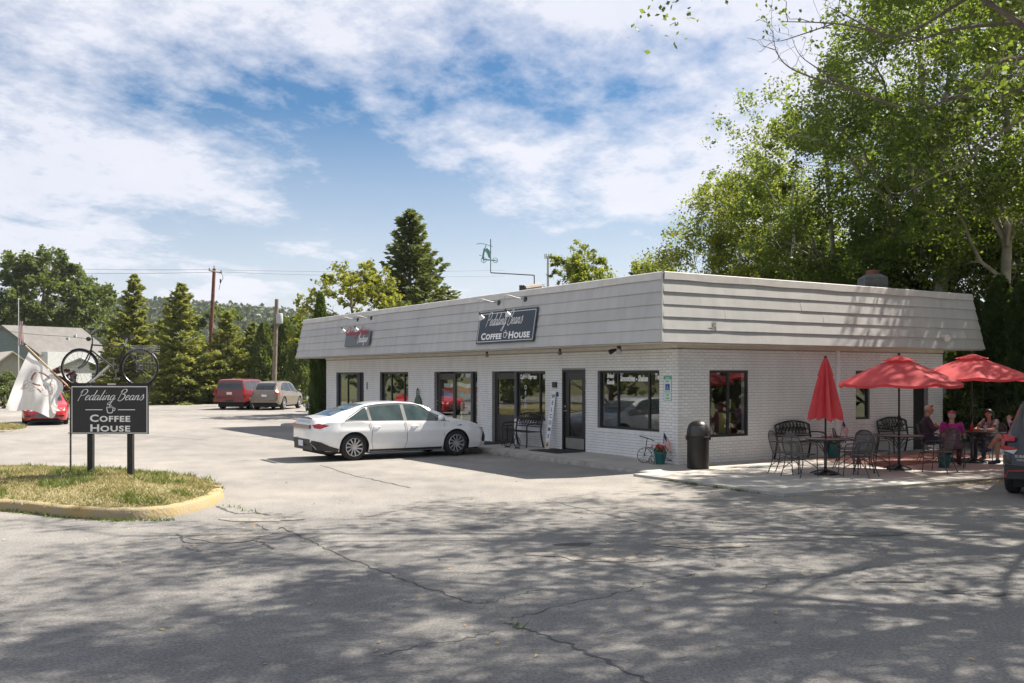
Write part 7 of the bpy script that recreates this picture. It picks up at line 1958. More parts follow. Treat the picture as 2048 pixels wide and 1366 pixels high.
# iron benches
def make_bench(label, loc, yaw, L=1.22, word=None, seed=0):
    """faces local +x; back along y"""
    root = thing('iron_bench', label, 'bench', loc, yaw, 'black iron benches'); rng = random.Random(seed)
    def arch(y): return .83 + .10 * (1 - (2 * y / L) ** 2)
    b = MB(); ys = [-L / 2 + L * i / 16 for i in range(17)]
    b.tube([(-.26, y, arch(y)) for y in ys], .020, 6); b.tube([(-.215, y, .56) for y in (-L / 2, L / 2)], .018, 6); b.tube([(-.22, y, .60) for y in (-L / 2 + .05, L / 2 - .05)], .008, 5); b.build('back_frame', IRON, root, smooth=True)
    b = MB()
    def loop(y, z, r_, sq=1.0):
        pts = [(-.235 - .045 * ((z + r_ * math.sin(a) - .56) / .3), y + r_ * math.cos(a), z + r_ * sq * math.sin(a)) for a in [2 * PI * k / 16 for k in range(16)]]
        b.tube(pts, .0085, 5, closed=True)
    for i in range(9):
        y = -L / 2 + .12 + (L - .24) * i / 8; zm = (arch(y) + .58) / 2
        if word and 1 <= i <= 7:
            loop(y, arch(y) - .075, .055, .8); loop(y + .06, .63, .045, .7)
        else:
            loop(y, zm + .06, .085); loop(y + .05, zm - .06, .07); loop(y - .045, zm - .01, .05)
    for i in range(7): y = -L / 2 + .2 + (L - .4) * i / 6; b.tube(smooth_pts([(-.225, y - .06, .60), (-.24, y, .69), (-.255, y + .05, .76), (-.262, y, arch(y) - .02)], 4), .008, 5)
    b.build('scrollwork', IRON, root, smooth=True)
    if word:
        me = text_mesh(word, .185, lambda x, y, z: Vector((-.235 + z, x * .86, .665 + y)), .012, offset=.004); mesh_obj('lettering', me, IRON, root)
    for i in range(7):
        b = MB(); x = -.19 + i * .068; b.box(x, x + .05, -L / 2 + .02, L / 2 - .02, .425 - .012 * abs(i - 3) * .0, .44); b.build('seat_slat', IRON, root)
    for s in (-1, 1):
        y = s * L / 2
        b = MB(); b.tube(smooth_pts([(-.26, y, arch(y)), (-.225, y, .62), (-.20, y, .45), (-.235, y, .22), (-.29, y, 0)], 4), [.024] * 17, 6); b.build('leg', IRON, root, smooth=True)
        b = MB(); b.tube(smooth_pts([(-.235, y, .64), (-.05, y, .655), (.16, y, .645), (.245, y, .60), (.255, y, .45), (.25, y, .2), (.275, y, 0)], 4), .018, 6); b.build('arm', IRON, root, smooth=True)
        b = MB(); b.tube([(-.20, y, .43), (.26, y, .43)], .015, 6); b.build('seat_rail', IRON, root)
    return root
pB = FW(ft(1066), .36, .131); make_bench('iron bench under the OPEN window lettering', pB, YAW_F, 1.25, None, 1)
sB = (rs(1541) + rs(1622)) / 2 - .05; make_bench('scrollwork iron bench right of the side window', RW(sB, .34, PZ), YAW_R, 1.2, None, 2)
sB2 = (rs(1741) + rs(1814)) / 2; make_bench('iron bench with WELCOME lettering behind the middle table', RW(sB2, .34, PZ), YAW_R, 1.2, 'WELCOME', 3)

# dome-top litter bin
BINM = M('dark_brown_bin', (0.020, 0.017, 0.015), .4, var=.15, metal=.3)
pc = pg(1396, 937); BIN = thing('litter_bin', 'dark brown dome-top litter bin at the corner of the side wall', 'bin', pc)
b = MB(); b.lathe([(0, 0), (.235, 0), (.24, .02), (.24, .70), (0, .70)], 36); b.build('body', BINM, BIN, smooth=True, angle=40)
b = MB(); b.lathe([(.246, .70), (.25, .74), (.247, .80), (.235, .88), (.20, .97), (.14, 1.03), (.06, 1.057), (0, 1.06)], 36); b.build('dome', BINM, BIN, smooth=True)
b = MB(); vs = []
for i in range(9):
    a = R(-90 - 10 + (-38 + 76 * i / 8))
    for j in range(9):
        f = j / 8; z = .73 + .285 * f; rr = .252 if z < .80 else .252 * math.sqrt(max(0, 1 - ((z - .76) / .30) ** 2)) + .012
        vs.append((rr * math.cos(a), rr * math.sin(a), z))
b.add(vs, [(i * 9 + j, i * 9 + j + 1, (i + 1) * 9 + j + 1, (i + 1) * 9 + j) for i in range(8) for j in range(8)]); b.build('flap', M('grey_bin_flap', (0.045, 0.043, 0.042), .35), BIN, smooth=True)
b = MB(); b.torus((0, 0, .705), .247, .012, 36, 6, axis='z'); b.build('band', BINM, BIN, smooth=True)
for s in (-1, 1): b = MB(); b.cbox((s * .255, -.02, .68), .03, .09, .10); b.build('hinge', BLACK, BIN)

# pots, ornaments, small flags
TEAL = M('teal_glazed_pot', (0.015, 0.12, 0.12), .35, var=.2); GERA = M('red_geranium', (0.55, 0.02, 0.03), .7, var=.3, scale=20); GLEAF = leaf_mat('geranium_leaves', (0.04, 0.08, 0.02), (0.09, 0.13, 0.03), (0.15, 0.2, 0.04), .25, scale=8)
def flower_pot(loc, label, s=1.0, flowers=True, seed=0):
    root = thing('flower_pot', label, 'flower pot', loc); nr = np.random.default_rng(seed)
    b = MB(); b.lathe([(0, 0), (.10 * s, 0), (.145 * s, .24 * s), (.155 * s, .24 * s), (.155 * s, .28 * s), (.135 * s, .28 * s), (.13 * s, .25 * s), (0, .25 * s)], 22); b.build('pot', TEAL, root, smooth=True, angle=40)
    if flowers:
        C = nr.normal(0, 1, (260, 3)) * np.array([.075, .075, .05]) * s + np.array([0, 0, .31 * s]); V, Q = leaf_quads(C, .05 * s); np_mesh('leaves', V, Q, GLEAF, root)
        C = []
        for k in range(13):
            c = np.array([nr.normal(0, .085), nr.normal(0, .085), .37 + abs(nr.normal(0, .04))]) * s; C.append(c + nr.normal(0, .019 * s, (34, 3)))
        V, Q = leaf_quads(np.concatenate(C), .026 * s, aspect=.9); np_mesh('blossoms', V, Q, GERA, root)
    return root
flower_pot(FW(ft(1330) - .2, .32, walk_z(.2)), 'teal pot of red geraniums on the tricycle stand at the corner', 1.0, True, 1)
flower_pot(RW(sB + .95, .55, PZ), 'teal pot of red flowers behind the small patio table', 1.25, True, 2)
flower_pot(Vector((9.62, 21.75, PZ)), 'empty teal pot beside the magenta top', 1.0, False, 3)
FRED, FWH, FBL = M('flag_red', (0.42, 0.03, 0.045), .7), M('flag_white', (0.74, 0.73, 0.72), .7), M('flag_blue', (0.035, 0.045, 0.14), .7)
def small_flag(base, ang, label, s=1.0):
    root = thing('small_flag', label, 'flag', base); d = Vector((math.cos(R(ang)) * .28, -.1, 1)).normalized()
    b = MB(); b.tube([base, base + d * .55 * s], .004 * s, 5); adopt(b.build('stick', M('flag_stick', (0.1, 0.07, 0.05), .6)), root)
    top = base + d * .53 * s; ux = Vector((.55, .1, -.9)).normalized(); vy = -d
    for i in range(13):
        u0, w_, h_ = 0, .24 * s, .17 * s
        b = MB(); y0, y1 = h_ * i / 13, h_ * (i + 1) / 13; n = 6; vs = []
        for k in range(n + 1):
            g = k / n * w_
            if i < 7 and g < w_ * .4: g = w_ * .4
            wv = Vector((0, .012 * math.sin(k * 1.4), 0)); vs += [top + ux * g + vy * y0 + wv, top + ux * g + vy * y1 + wv]
        b.add(vs, [(2 * k, 2 * k + 1, 2 * k + 3, 2 * k + 2) for k in range(n)]); adopt(b.build('stripe', FRED if i % 2 == 0 else FWH), root)
    b = MB(); b.add([top, top + ux * .096 * s, top + ux * .096 * s + vy * .0915 * s, top + vy * .0915 * s], [(0, 1, 2, 3)]); adopt(b.build('canton', FBL), root)
small_flag(FW(.22, .28, .10), 80, 'small stars and stripes flag behind the corner flower pot', 1.35)
small_flag(RW(sB + 1.15, .55, PZ + .3), 60, 'small stars and stripes flag behind the small patio table', 1.2)
def wheel_ring(b, c, r_, dir_, tube=.008, nsp=10):
    """thin wheel in the vertical plane that holds dir_"""
    pts = [c + dir_ * (r_ * math.cos(2 * PI * k / 24)) + Vector((0, 0, r_ * math.sin(2 * PI * k / 24))) for k in range(24)]
    b.tube(pts, tube, 5, closed=True)
    for k in range(nsp): a = 2 * PI * k / nsp; b.tube([c, c + dir_ * (r_ * math.cos(a)) + Vector((0, 0, r_ * math.sin(a)))], tube * .4, 4)
def wheel_part(name, c, r_, dir_, root, nsp=10, t=.008):
    b = MB(); wheel_ring(b, c, r_, dir_, t, nsp); return adopt(b.build(name, IRON), root)
t0 = ft(1288) - .55
TRI = thing('ornamental_tricycle', 'thin black iron tricycle stand that holds the corner flower pot', 'ornament', FW(t0, .45, .1))
zf = walk_z(t0); c1 = FW(t0, .45, zf + .17); wheel_part('front_wheel', c1, .17, (-B * .93 + A * .35).normalized(), TRI)
b = MB(); b.tube([c1, FW(t0 - .03, .43, zf + .34), FW(t0 - .06, .42, zf + .56)], .010, 6); b.tube(smooth_pts([FW(t0 + .2, .42, zf + .60), FW(t0 + .08, .42, zf + .585), FW(t0 - .06, .42, zf + .57), FW(t0 - .3, .42, zf + .52)], 4), .011, 6)
for dd in (0, .05): b.tube(smooth_pts([FW(t0 - .05, .42, zf + .36), FW(t0 - .35, .40, zf + .32 - dd), FW(t0 - .62, .38, zf + .17 - dd), FW(t0 - .85, .36, zf + .10)], 5), .008, 5)
adopt(b.build('frame', IRON, smooth=True), TRI)
wheel_part('rear_wheel', FW(.28, .30, .06 + .10), .10, A, TRI); wheel_part('rear_wheel', FW(.32, .50, .06 + .10), .10, A, TRI)
# penny-farthing ornament in front of the bench
tp = ft(1066) - .22; dP = .92
PEN = thing('ornamental_bicycle', 'black iron high-wheel bicycle ornament in front of the bench', 'ornament', FW(tp, dP, .131))
wheel_part('front_wheel', FW(tp + .10, dP, .131 + .285), .265, A, PEN, 18, .012); wheel_part('rear_wheel', FW(tp - .40, dP, .131 + .165), .145, A, PEN, 10, .011)
b = MB(); b.tube([FW(tp + .10, dP, .416), FW(tp + .10, dP, .72)], .014, 6); b.tube(smooth_pts([FW(tp + .12, dP, .64), FW(tp - .10, dP, .62), FW(tp - .28, dP, .52), FW(tp - .38, dP, .36), FW(tp - .40, dP, .296)], 5), .014, 6); b.tube([FW(tp + .10, dP - .16, .73), FW(tp + .10, dP + .16, .73)], .011, 6); b.tube([FW(tp - .02, dP, .65), FW(tp - .2, dP, .655)], .022, 6)
for tt in (.10, -.40): b.tube([FW(tp + tt, dP - .08, .137), FW(tp + tt, dP, .17), FW(tp + tt, dP + .08, .137)], .012, 5)
adopt(b.build('frame', IRON, smooth=True), PEN)
# cups on the far table
CUPR = M('red_paper_cup', (0.45, 0.02, 0.025), .5); CUPW = M('pale_plastic_cup', (0.55, 0.50, 0.52), .3); 
for dx_, dy_, mt, lb, nm in ((-.05, -.1, CUPR, 'red paper cup on the table of the seated people', 'paper_cup'), (.22, -.2, CUPW, 'pale iced drink cup on the table of the seated people', 'drink_cup')):
    p = T3 + Vector((dx_, dy_, .742)); root = thing(nm, lb, 'cup', p); b = MB(); b.lathe([(0, 0), (.030, 0), (.043, .13), (.046, .13), (.046, .14), (0, .14)], 16); b.build('cup', mt, root, smooth=True, angle=40); b = MB(); b.tube([(0, 0, .13), (.012, 0, .22)], .004, 5); b.build('straw', WHITEP, root)

# ============================================================ people
SKIN = M('skin', (0.50, 0.27, 0.19), .55, var=.08, scale=9); SKIN2 = M('tanned_skin', (0.42, 0.21, 0.14), .55, var=.08, scale=9)
def cap(b, p, q, r0, r1, n=10):
    p, q = Vector(p), Vector(q); b.tube([p, q], [r0, r1], n); b.ball(p, r0 * .995, n=n); b.ball(q, r1 * .995, n=n)
def remesh(o, vox=.011, it=4):
    m = o.modifiers.new('skin_over', 'REMESH'); m.mode = 'VOXEL'; m.voxel_size = vox; m.use_smooth_shade = True
    s = o.modifiers.new('soften', 'SMOOTH'); s.factor = .5; s.iterations = it
    return o
def hand(b, wrist, dirv, palm_n, s=1.0, curl=.5):
    """palm, four fingers and a thumb"""
    d = Vector(dirv).normalized(); n = Vector(palm_n); n = (n - d * n.dot(d)).normalized(); u = d.cross(n); w = Vector(wrist)
    for k in range(4): cap(b, w + d * .01 + u * (-.024 + .016 * k), w + d * .085 * s + u * (-.027 + .018 * k), .014, .012, 8)
    for k, L in enumerate((.062, .075, .07, .055)):
        p0 = w + d * .085 * s + u * (-.027 + .018 * k); p1 = p0 + (d * (1 - curl * .5) + n * curl * .6).normalized() * L * .5; p2 = p1 + (d * (1 - curl) + n * curl * 1.2).normalized() * L * .5
        cap(b, p0, p1, .0098, .009, 8); cap(b, p1, p2, .009, .0078, 8)
    p0 = w + d * .025 - u * .03; p1 = p0 + (d * .6 - u * .55 + n * .25).normalized() * .045; p2 = p1 + (d * .9 + n * .3).normalized() * .035
    cap(b, p0, p1, .0125, .0105, 8); cap(b, p1, p2, .0105, .009, 8)
def person(name, label, loc, yaw, sc_p, J, skin, shirt, pants, shoes, hair, sleeve='long', legs='long', face=True):
    """J: joints (local, facing +x, origin on the ground under the seat)"""
    root = thing(name, label, 'person', loc, yaw); root.scale = (sc_p,) * 3
    V3 = lambda k: Vector(J[k])
    hd, nk, ch, pv = V3('head'), V3('neck'), V3('chest'), V3('pelvis')
    fdir = Vector(J.get('look', (1, 0, -.05))).normalized(); side = Vector((-fdir.y, fdir.x, 0)).normalized(); upv = side.cross(fdir) * -1
    upv = Vector((0, 0, 1)) - fdir * fdir.z; upv.normalize()
    b = MB()
    b.ball(hd, .078, .078, .105, n=16); b.ball(hd + fdir * .022 - upv * .045, .062, .060, .068, n=14); b.ball(hd - fdir * .018 + upv * .02, .088, .080, .088, n=14)
    cap(b, hd + fdir * .083 + upv * .012, hd + fdir * .101 - upv * .016, .010, .0145, 8); b.ball(hd + fdir * .078 - upv * .066, .024, .026, .016, n=8); b.ball(hd + fdir * .07 + upv * .022, .02, .05, .014, n=8)
    for s in (-1, 1): b.ball(hd + side * s * .079 - fdir * .005 - upv * .005, .016, .012, .030, n=8); b.ball(hd + fdir * .055 + side * s * .038 - upv * .025, .026, .022, .022, n=8)
    cap(b, nk + Vector((0, 0, -.05)), hd - upv * .05 - fdir * .012, .056, .052)
    cap(b, pv, ch, .125, .14, 14)
    for s, S in ((1, 'L'), (-1, 'R')):
        sh, el, wr = V3('sh' + S), V3('el' + S), V3('wr' + S); cap(b, ch + Vector((0, s * .06, .06)), sh, .075, .058); cap(b, sh, el, .050, .039); cap(b, el, wr, .038, .026)
        hand(b, wr, V3('hd' + S) - wr, Vector(J.get('pn' + S, (0, -s, 0))), 1.0, J.get('curl', .5))
        hp, kn, an = V3('hp' + S), V3('kn' + S), V3('an' + S); cap(b, pv + Vector((0, s * .05, 0)), hp, .11, .10); cap(b, hp, kn, .085, .058); cap(b, kn, an + (kn - an) * .55, .056, .060); cap(b, an + (kn - an) * .6, an, .058, .036)
        ft_ = V3('to' + S); cap(b, an - Vector((0, 0, .03)), ft_, .036, .03)
    body = remesh(b.build('body', skin, root), .010, 3)
    # clothing follows the limbs
    b = MB(); b.tube([pv + Vector((0, 0, -.03)), pv.lerp(ch, .45), ch + Vector((0, 0, .02)), nk + Vector((0, 0, -.045))], [.160, .152, .160, .075], 16); b.ball(pv, .155, .17, .12, n=14); b.ball(ch, .14, .18, .15, n=14)
    for s, S in ((1, 'L'), (-1, 'R')):
        sh, el, wr = V3('sh' + S), V3('el' + S), V3('wr' + S); cap(b, ch + Vector((0, s * .08, .05)), sh, .09, .072)
        if sleeve == 'long': cap(b, sh, el, .068, .056); cap(b, el, el.lerp(wr, .93), .056, .040)
        elif sleeve == 'short': cap(b, sh, sh.lerp(el, .6), .068, .062)
    remesh(b.build('shirt', shirt, root), .013, 4)
    b = MB(); b.ball(pv + Vector((.01, 0, -.02)), .165, .18, .12, n=14)
    for s, S in ((1, 'L'), (-1, 'R')):
        hp, kn, an = V3('hp' + S), V3('kn' + S), V3('an' + S); cap(b, pv + Vector((0, s * .06, -.01)), hp, .125, .115)
        if legs == 'long': cap(b, hp, kn, .102, .075); cap(b, kn, kn.lerp(an, .92), .075, .058)
        else: cap(b, hp, hp.lerp(kn, .72), .105, .090)
    remesh(b.build('trousers' if legs == 'long' else 'shorts', pants, root), .013, 3)
    for s, S in ((1, 'L'), (-1, 'R')):
        an, to = V3('an' + S), V3('to' + S); b = MB(); d = (to - an); d = Vector((d.x, d.y, d.z)).normalized(); heel = an - Vector((0, 0, .035)) - d * .03
        cap(b, heel, heel.lerp(to, .55), .045, .046); cap(b, heel.lerp(to, .5), to, .046, .036); cap(b, an + Vector((0, 0, .01)), heel, .042, .044); remesh(b.build('shoe', shoes, root), .010, 3)
    hb = MB(); hair(hb, hd, fdir, side, upv); remesh(hb.build('hair', J['hairmat'], root), .010, 2)
    if face:
        for s in (-1, 1):
            b = MB(); b.ball(hd + fdir * .0765 + side * s * .032 + upv * .004, .0105, .0105, .008, n=8); b.build('eye', M('dark_eye', (0.02, 0.015, 0.012), .2), root)
        b = MB(); b.tube([hd + fdir * .0855 + side * .022 - upv * .047, hd + fdir * .091 - upv * .050, hd + fdir * .0855 - side * .022 - upv * .047], .005, 5); b.build('mouth', M('lip', (0.33, 0.12, 0.10), .5), root)
    return root
def short_hair(b, hd, f, s, u):
    b.ball(hd - f * .024 + u * .034, .093, .086, .086, n=16); b.ball(hd - f * .055 - u * .015, .055, .07, .07, n=12)
def crop_hair(b, hd, f, s, u):
    b.ball(hd - f * .030 + u * .028, .090, .084, .084, n=16)
def long_hair(b, hd, f, s, u):
    b.ball(hd - f * .022 + u * .036, .100, .094, .092, n=16)
    for k in (-1, 0, 1): cap(b, hd - f * (.05 + .02 * (k == 0)) + s * k * .062 + u * .02, hd - f * .06 + s * k * .075 - u * .25, .055, .04)
def bald_hair(b, hd, f, s, u):
    b.ball(hd - f * .055 - u * .0, .062, .082, .072, n=14)
    for k in (-1, 1): b.ball(hd + s * k * .066 - f * .03, .045, .022, .045, n=10)
GREYH = M('grey_hair', (0.36, 0.34, 0.32), .7, var=.25, scale=30); DARKH = M('dark_brown_hair', (0.014, 0.010, 0.009), .5, var=.4, scale=30)
def seat_joints(**k):
    J = {'pelvis': (-.08, 0, .53), 'chest': (-.12, 0, .90), 'neck': (-.09, 0, 1.09), 'head': (-.05, 0, 1.235), 'shL': (-.11, .19, 1.02), 'shR': (-.11, -.19, 1.02), 'hpL': (.0, .10, .51), 'hpR': (.0, -.10, .51),
         'knL': (.40, .13, .52), 'knR': (.40, -.13, .52), 'anL': (.40, .13, .10), 'anR': (.40, -.13, .10), 'toL': (.57, .15, .04), 'toR': (.57, -.15, .04),
         'elL': (.02, .26, .76), 'elR': (.02, -.26, .76), 'wrL': (.25, .16, .74), 'wrR': (.25, -.16, .74), 'hdL': (.35, .12, .75), 'hdR': (.35, -.12, .75)}
    J.update(k); return J
DKSW = M('dark_plum_sweater', (0.045, 0.032, 0.045), .85, var=.3, scale=5); DENIM = M('dark_denim', (0.02, 0.026, 0.045), .8); SHOEB = M('black_shoe', (0.016, 0.016, 0.018), .6); NAVYC = M('navy_cloth', (0.018, 0.022, 0.048), .8)
p, a = PP['P1']
o = person('person', 'seated man in a dark sweater with folded arms and sunglasses on his head', p, R(a), 1.0, seat_joints(look=(.93, -.30, -.12), elL=(.03, .25, .77), elR=(.03, -.25, .77), wrL=(.14, -.06, .80), wrR=(.15, .07, .83), hdL=(.10, -.15, .82), hdR=(.11, .16, .86), pnL=(0, 0, 1), pnR=(0, 0, 1), hairmat=GREYH), SKIN2, DKSW, DENIM, SHOEB, crop_hair)
b = MB(); hd = Vector((-.05, 0, 1.235)); fd = Vector((.93, -.30, 0)).normalized(); sd_ = Vector((-fd.y, fd.x, 0))
for s in (-1, 1): b.ball(hd + fd * .062 + sd_ * s * .036 + Vector((0, 0, .088)), .014, .032, .02, n=8)
b.tube([hd + fd * .07 + sd_ * .08 + Vector((0, 0, .085)), hd + fd * .075 + Vector((0, 0, .09)), hd + fd * .07 - sd_ * .08 + Vector((0, 0, .085))], .006, 5); b.build('sunglasses', BLACK, o)
MAG = M('magenta_top', (0.36, 0.018, 0.22), .8, var=.15); MAROON = M('maroon_trousers', (0.16, 0.02, 0.03), .8)
p, a = PP['P2']
o = person('person', 'seated person in a magenta top and red visor seen from behind', p, R(a), .93, seat_joints(chest=(-.10, 0, .90), look=(1, -.12, -.1), wrL=(.30, .20, .78), wrR=(.30, -.20, .78), hdL=(.40, .16, .79), hdR=(.40, -.16, .79), knL=(.38, .14, .50), anL=(.22, .10, .10), toL=(.38, .12, .04), hairmat=GREYH), SKIN, MAG, MAROON, SHOEB, short_hair, sleeve='short')
b = MB(); hd = Vector((-.05, 0, 1.235)); n = 20; b.add([hd + Vector((.094 * math.cos(2 * PI * i / n) - .012, .094 * math.sin(2 * PI * i / n), .05 + dz)) for dz in (0, .055) for i in range(n)], [(i, (i + 1) % n, n + (i + 1) % n, n + i) for i in range(n)])
b.add([hd + Vector((.07 * math.cos(a_) + .02, .09 * math.sin(a_), .055)) for a_ in [R(-80 + 20 * i) for i in range(9)]] + [hd + Vector((.16 * math.cos(a_) + .02, .105 * math.sin(a_), .04)) for a_ in [R(-80 + 20 * i) for i in range(9)]], [(i, i + 1, 10 + i, 9 + i) for i in range(8)]); b.build('visor', M('red_visor', (0.42, 0.03, 0.05), .7), o)
b = MB(); b.tube(smooth_pts([(-.20, .12, 1.08), (-.265, .05, .95), (-.275, -.10, .80), (-.25, -.20, .72)], 5), .012, 5); b.build('bag_strap', BLACK, o)
p, a = PP['P3']
STRIPE = M('dark_patterned_top', (0.05, 0.04, 0.045), .8, c2=(.50, .46, .45), scale=9, w=.6)
o = person('person', 'seated person with long dark hair holding a cup on the table', p, R(a), .93, seat_joints(chest=(-.04, 0, .89), neck=(.02, 0, 1.07), head=(.07, 0, 1.205), shL=(-.01, .18, 1.0), shR=(-.01, -.18, 1.0), look=(.95, .30, -.05), elL=(.22, .25, .80), elR=(.22, -.25, .80), wrL=(.46, .10, .80), wrR=(.46, -.10, .80), hdL=(.56, .04, .80), hdR=(.56, -.04, .80), hairmat=DARKH), SKIN2, STRIPE, DENIM, SHOEB, long_hair, sleeve='short')
p, a = PP['P4']
LIL = M('lilac_shirt', (0.42, 0.38, 0.46), .8, var=.08)
o = person('person', 'seated man in a lilac shirt and navy shorts with crossed legs and clasped hands', p, R(a), 1.0, seat_joints(look=(1, .05, -.05), elL=(.12, .20, .82), elR=(.12, -.20, .82), wrL=(.22, .05, 1.04), wrR=(.22, -.05, 1.04), hdL=(.21, .02, 1.14), hdR=(.21, -.02, 1.14), pnL=(0, -1, 0), pnR=(0, 1, 0), curl=.9,
           knL=(.42, -.02, .66), anL=(.62, -.16, .36), toL=(.78, -.20, .30), knR=(.44, -.10, .52), anR=(.44, -.10, .10), toR=(.61, -.11, .04), hairmat=GREYH), SKIN, LIL, NAVYC, M('navy_canvas_shoe', (0.025, 0.035, 0.075), .7), bald_hair, legs='short')
b = MB(); hd = Vector((-.05, 0, 1.235))
for s in (-1, 1): b.torus(hd + Vector((.092, s * .034, .004)), .021, .003, 14, 4, axis='x')
b.tube([hd + Vector((.088, .055, .006)), hd + Vector((-.01, .082, .01))], .003, 4); b.tube([hd + Vector((.088, -.055, .006)), hd + Vector((-.01, -.082, .01))], .003, 4); b.build('glasses', BLACK, o)
# ============================================================ street background
# grey-green house at the far left
HS = 100.0
def hp_(x, y, Y=HS): return at(x, y, Y)
SIDG = M('grey_green_siding', (0.20, 0.235, 0.235), .75, var=.06, scale=2); SHING = M('grey_shingles', (0.17, 0.16, 0.15), .9, c2=(.22, .21, .20), scale=1.5, bump=.3, bscale=6); HWHITE = M('white_house_paint', (0.66, 0.66, 0.64), .7)
HGLASS = M('dark_house_glass', (0.03, 0.035, 0.04), .08, spec=.8); BEIGEW = M('beige_garage_wall', (0.46, 0.42, 0.36), .8)
NH = thing('grey_house', 'grey-green sided house with grey shingle gable roof at the far left', 'house', (-50, HS, 0))
# gable end faces left-front, ridge runs right and away
g0 = hp_(77, 701); ap = hp_(11, 650, 99.0)
rd = Vector((math.cos(R(52)), math.sin(R(52)), 0)); L_ = 7.6
gd = Vector((g0.x - ap.x, g0.y - ap.y, 0)).normalized(); halfw = Vector((g0.x - ap.x, g0.y - ap.y, 0)).length
ev = g0.z; zr_ = ap.z
e0, e1 = Vector((g0.x, g0.y, 0)), Vector((ap.x, ap.y, 0)) - gd * halfw
b = MB(); b.add([e0 + Vector((0, 0, 0)), e1, e1 + rd * L_, e0 + rd * L_, e0 + Vector((0, 0, ev)), e1 + Vector((0, 0, ev)), e1 + rd * L_ + Vector((0, 0, ev)), e0 + rd * L_ + Vector((0, 0, ev)), Vector((ap.x, ap.y, zr_ - .12)), Vector((ap.x, ap.y, zr_ - .12)) + rd * L_],
                [(0, 1, 5, 4), (1, 2, 6, 5), (2, 3, 7, 6), (3, 0, 4, 7), (4, 5, 8), (6, 7, 9)]); adopt(b.build('wall', SIDG), NH)
b = MB()
for k in range(16):
    z = ev - 2.2 + k * .30; f = max(0, min(1, (zr_ - .25 - z) / (zr_ - ev))) if z > ev else 1.0
    p, q = Vector((ap.x, ap.y, z)) + gd * halfw * f, Vector((ap.x, ap.y, z)) - gd * halfw * f
    n_ = Vector((rd.x, rd.y, 0)) * -.03
    if z < zr_ - .4: b.add([p + n_, q + n_, q + n_ * 2 + Vector((0, 0, -.03)), p + n_ * 2 + Vector((0, 0, -.03))], [(0, 1, 2, 3)])
adopt(b.build('siding_laps', SIDG), NH)
for s in (1, -1):
    ov = .45; pe_, pr_ = Vector((ap.x, ap.y, zr_)) + gd * s * (halfw + ov) - rd * .4, Vector((ap.x, ap.y, zr_)) - rd * .4
    pe_.z = ev - (zr_ - ev) * ov / halfw
    b = MB(); b.add([pr_, pe_, pe_ + rd * (L_ + .8), pr_ + rd * (L_ + .8), pr_ - Vector((0, 0, .16)), pe_ - Vector((0, 0, .16)), pe_ + rd * (L_ + .8) - Vector((0, 0, .16)), pr_ + rd * (L_ + .8) - Vector((0, 0, .16))], [(0, 1, 2, 3), (7, 6, 5, 4), (0, 4, 5, 1), (1, 5, 6, 2), (2, 6, 7, 3), (3, 7, 4, 0)])
    rf = adopt(b.build('roof', SHING), NH)
    if s == 1:
        for f_, g_ in ((.45, 5.2), (.35, 6.4)):
            p = pr_.lerp(pe_, f_) + rd * g_; b = MB(); b.tube([p - Vector((0, 0, .1)), p + Vector((0, 0, .35))], .08, 8); o = b.build('roof_vent', HWHITE); o.parent = rf; o.matrix_parent_inverse = (Matrix.Translation(NH.location) @ rf.matrix_parent_inverse).inverted()
# white lower wing with windows on the long side
WNG = thing('white_wing', 'white lower storey with dark windows beside the grey house', 'house', (e0.x, e0.y, 0))
b = MB(); q0 = e0 + gd * .05; q1 = q0 + rd * L_; zt_ = ev - .12
b.add([q0, q1, q1 + gd * .8, q0 + gd * .8] + [v + Vector((0, 0, zt_)) for v in (q0, q1, q1 + gd * .8, q0 + gd * .8)], [(0, 1, 5, 4), (1, 2, 6, 5), (2, 3, 7, 6), (3, 0, 4, 7), (4, 5, 6, 7)]); adopt(b.build('wall', HWHITE), WNG)
for f_ in (2.2, 4.6, 7.4):
    b = MB(); p = q0 + gd * .82 + rd * f_; b.add([p + Vector((0, 0, 1.2)), p + rd * .9 + Vector((0, 0, 1.2)), p + rd * .9 + Vector((0, 0, 2.5)), p + Vector((0, 0, 2.5))], [(0, 1, 2, 3)]); fr_ = adopt(b.build('window', HWHITE), WNG)
    b = MB(); p += gd * .02 + rd * .1; b.add([p + Vector((0, 0, 1.3)), p + rd * .7 + Vector((0, 0, 1.3)), p + rd * .7 + Vector((0, 0, 2.4)), p + Vector((0, 0, 2.4))], [(0, 1, 2, 3)]); o = b.build('pane', HGLASS); o.parent = fr_; o.matrix_parent_inverse = (Matrix.Translation(WNG.location) @ fr_.matrix_parent_inverse).inverted()
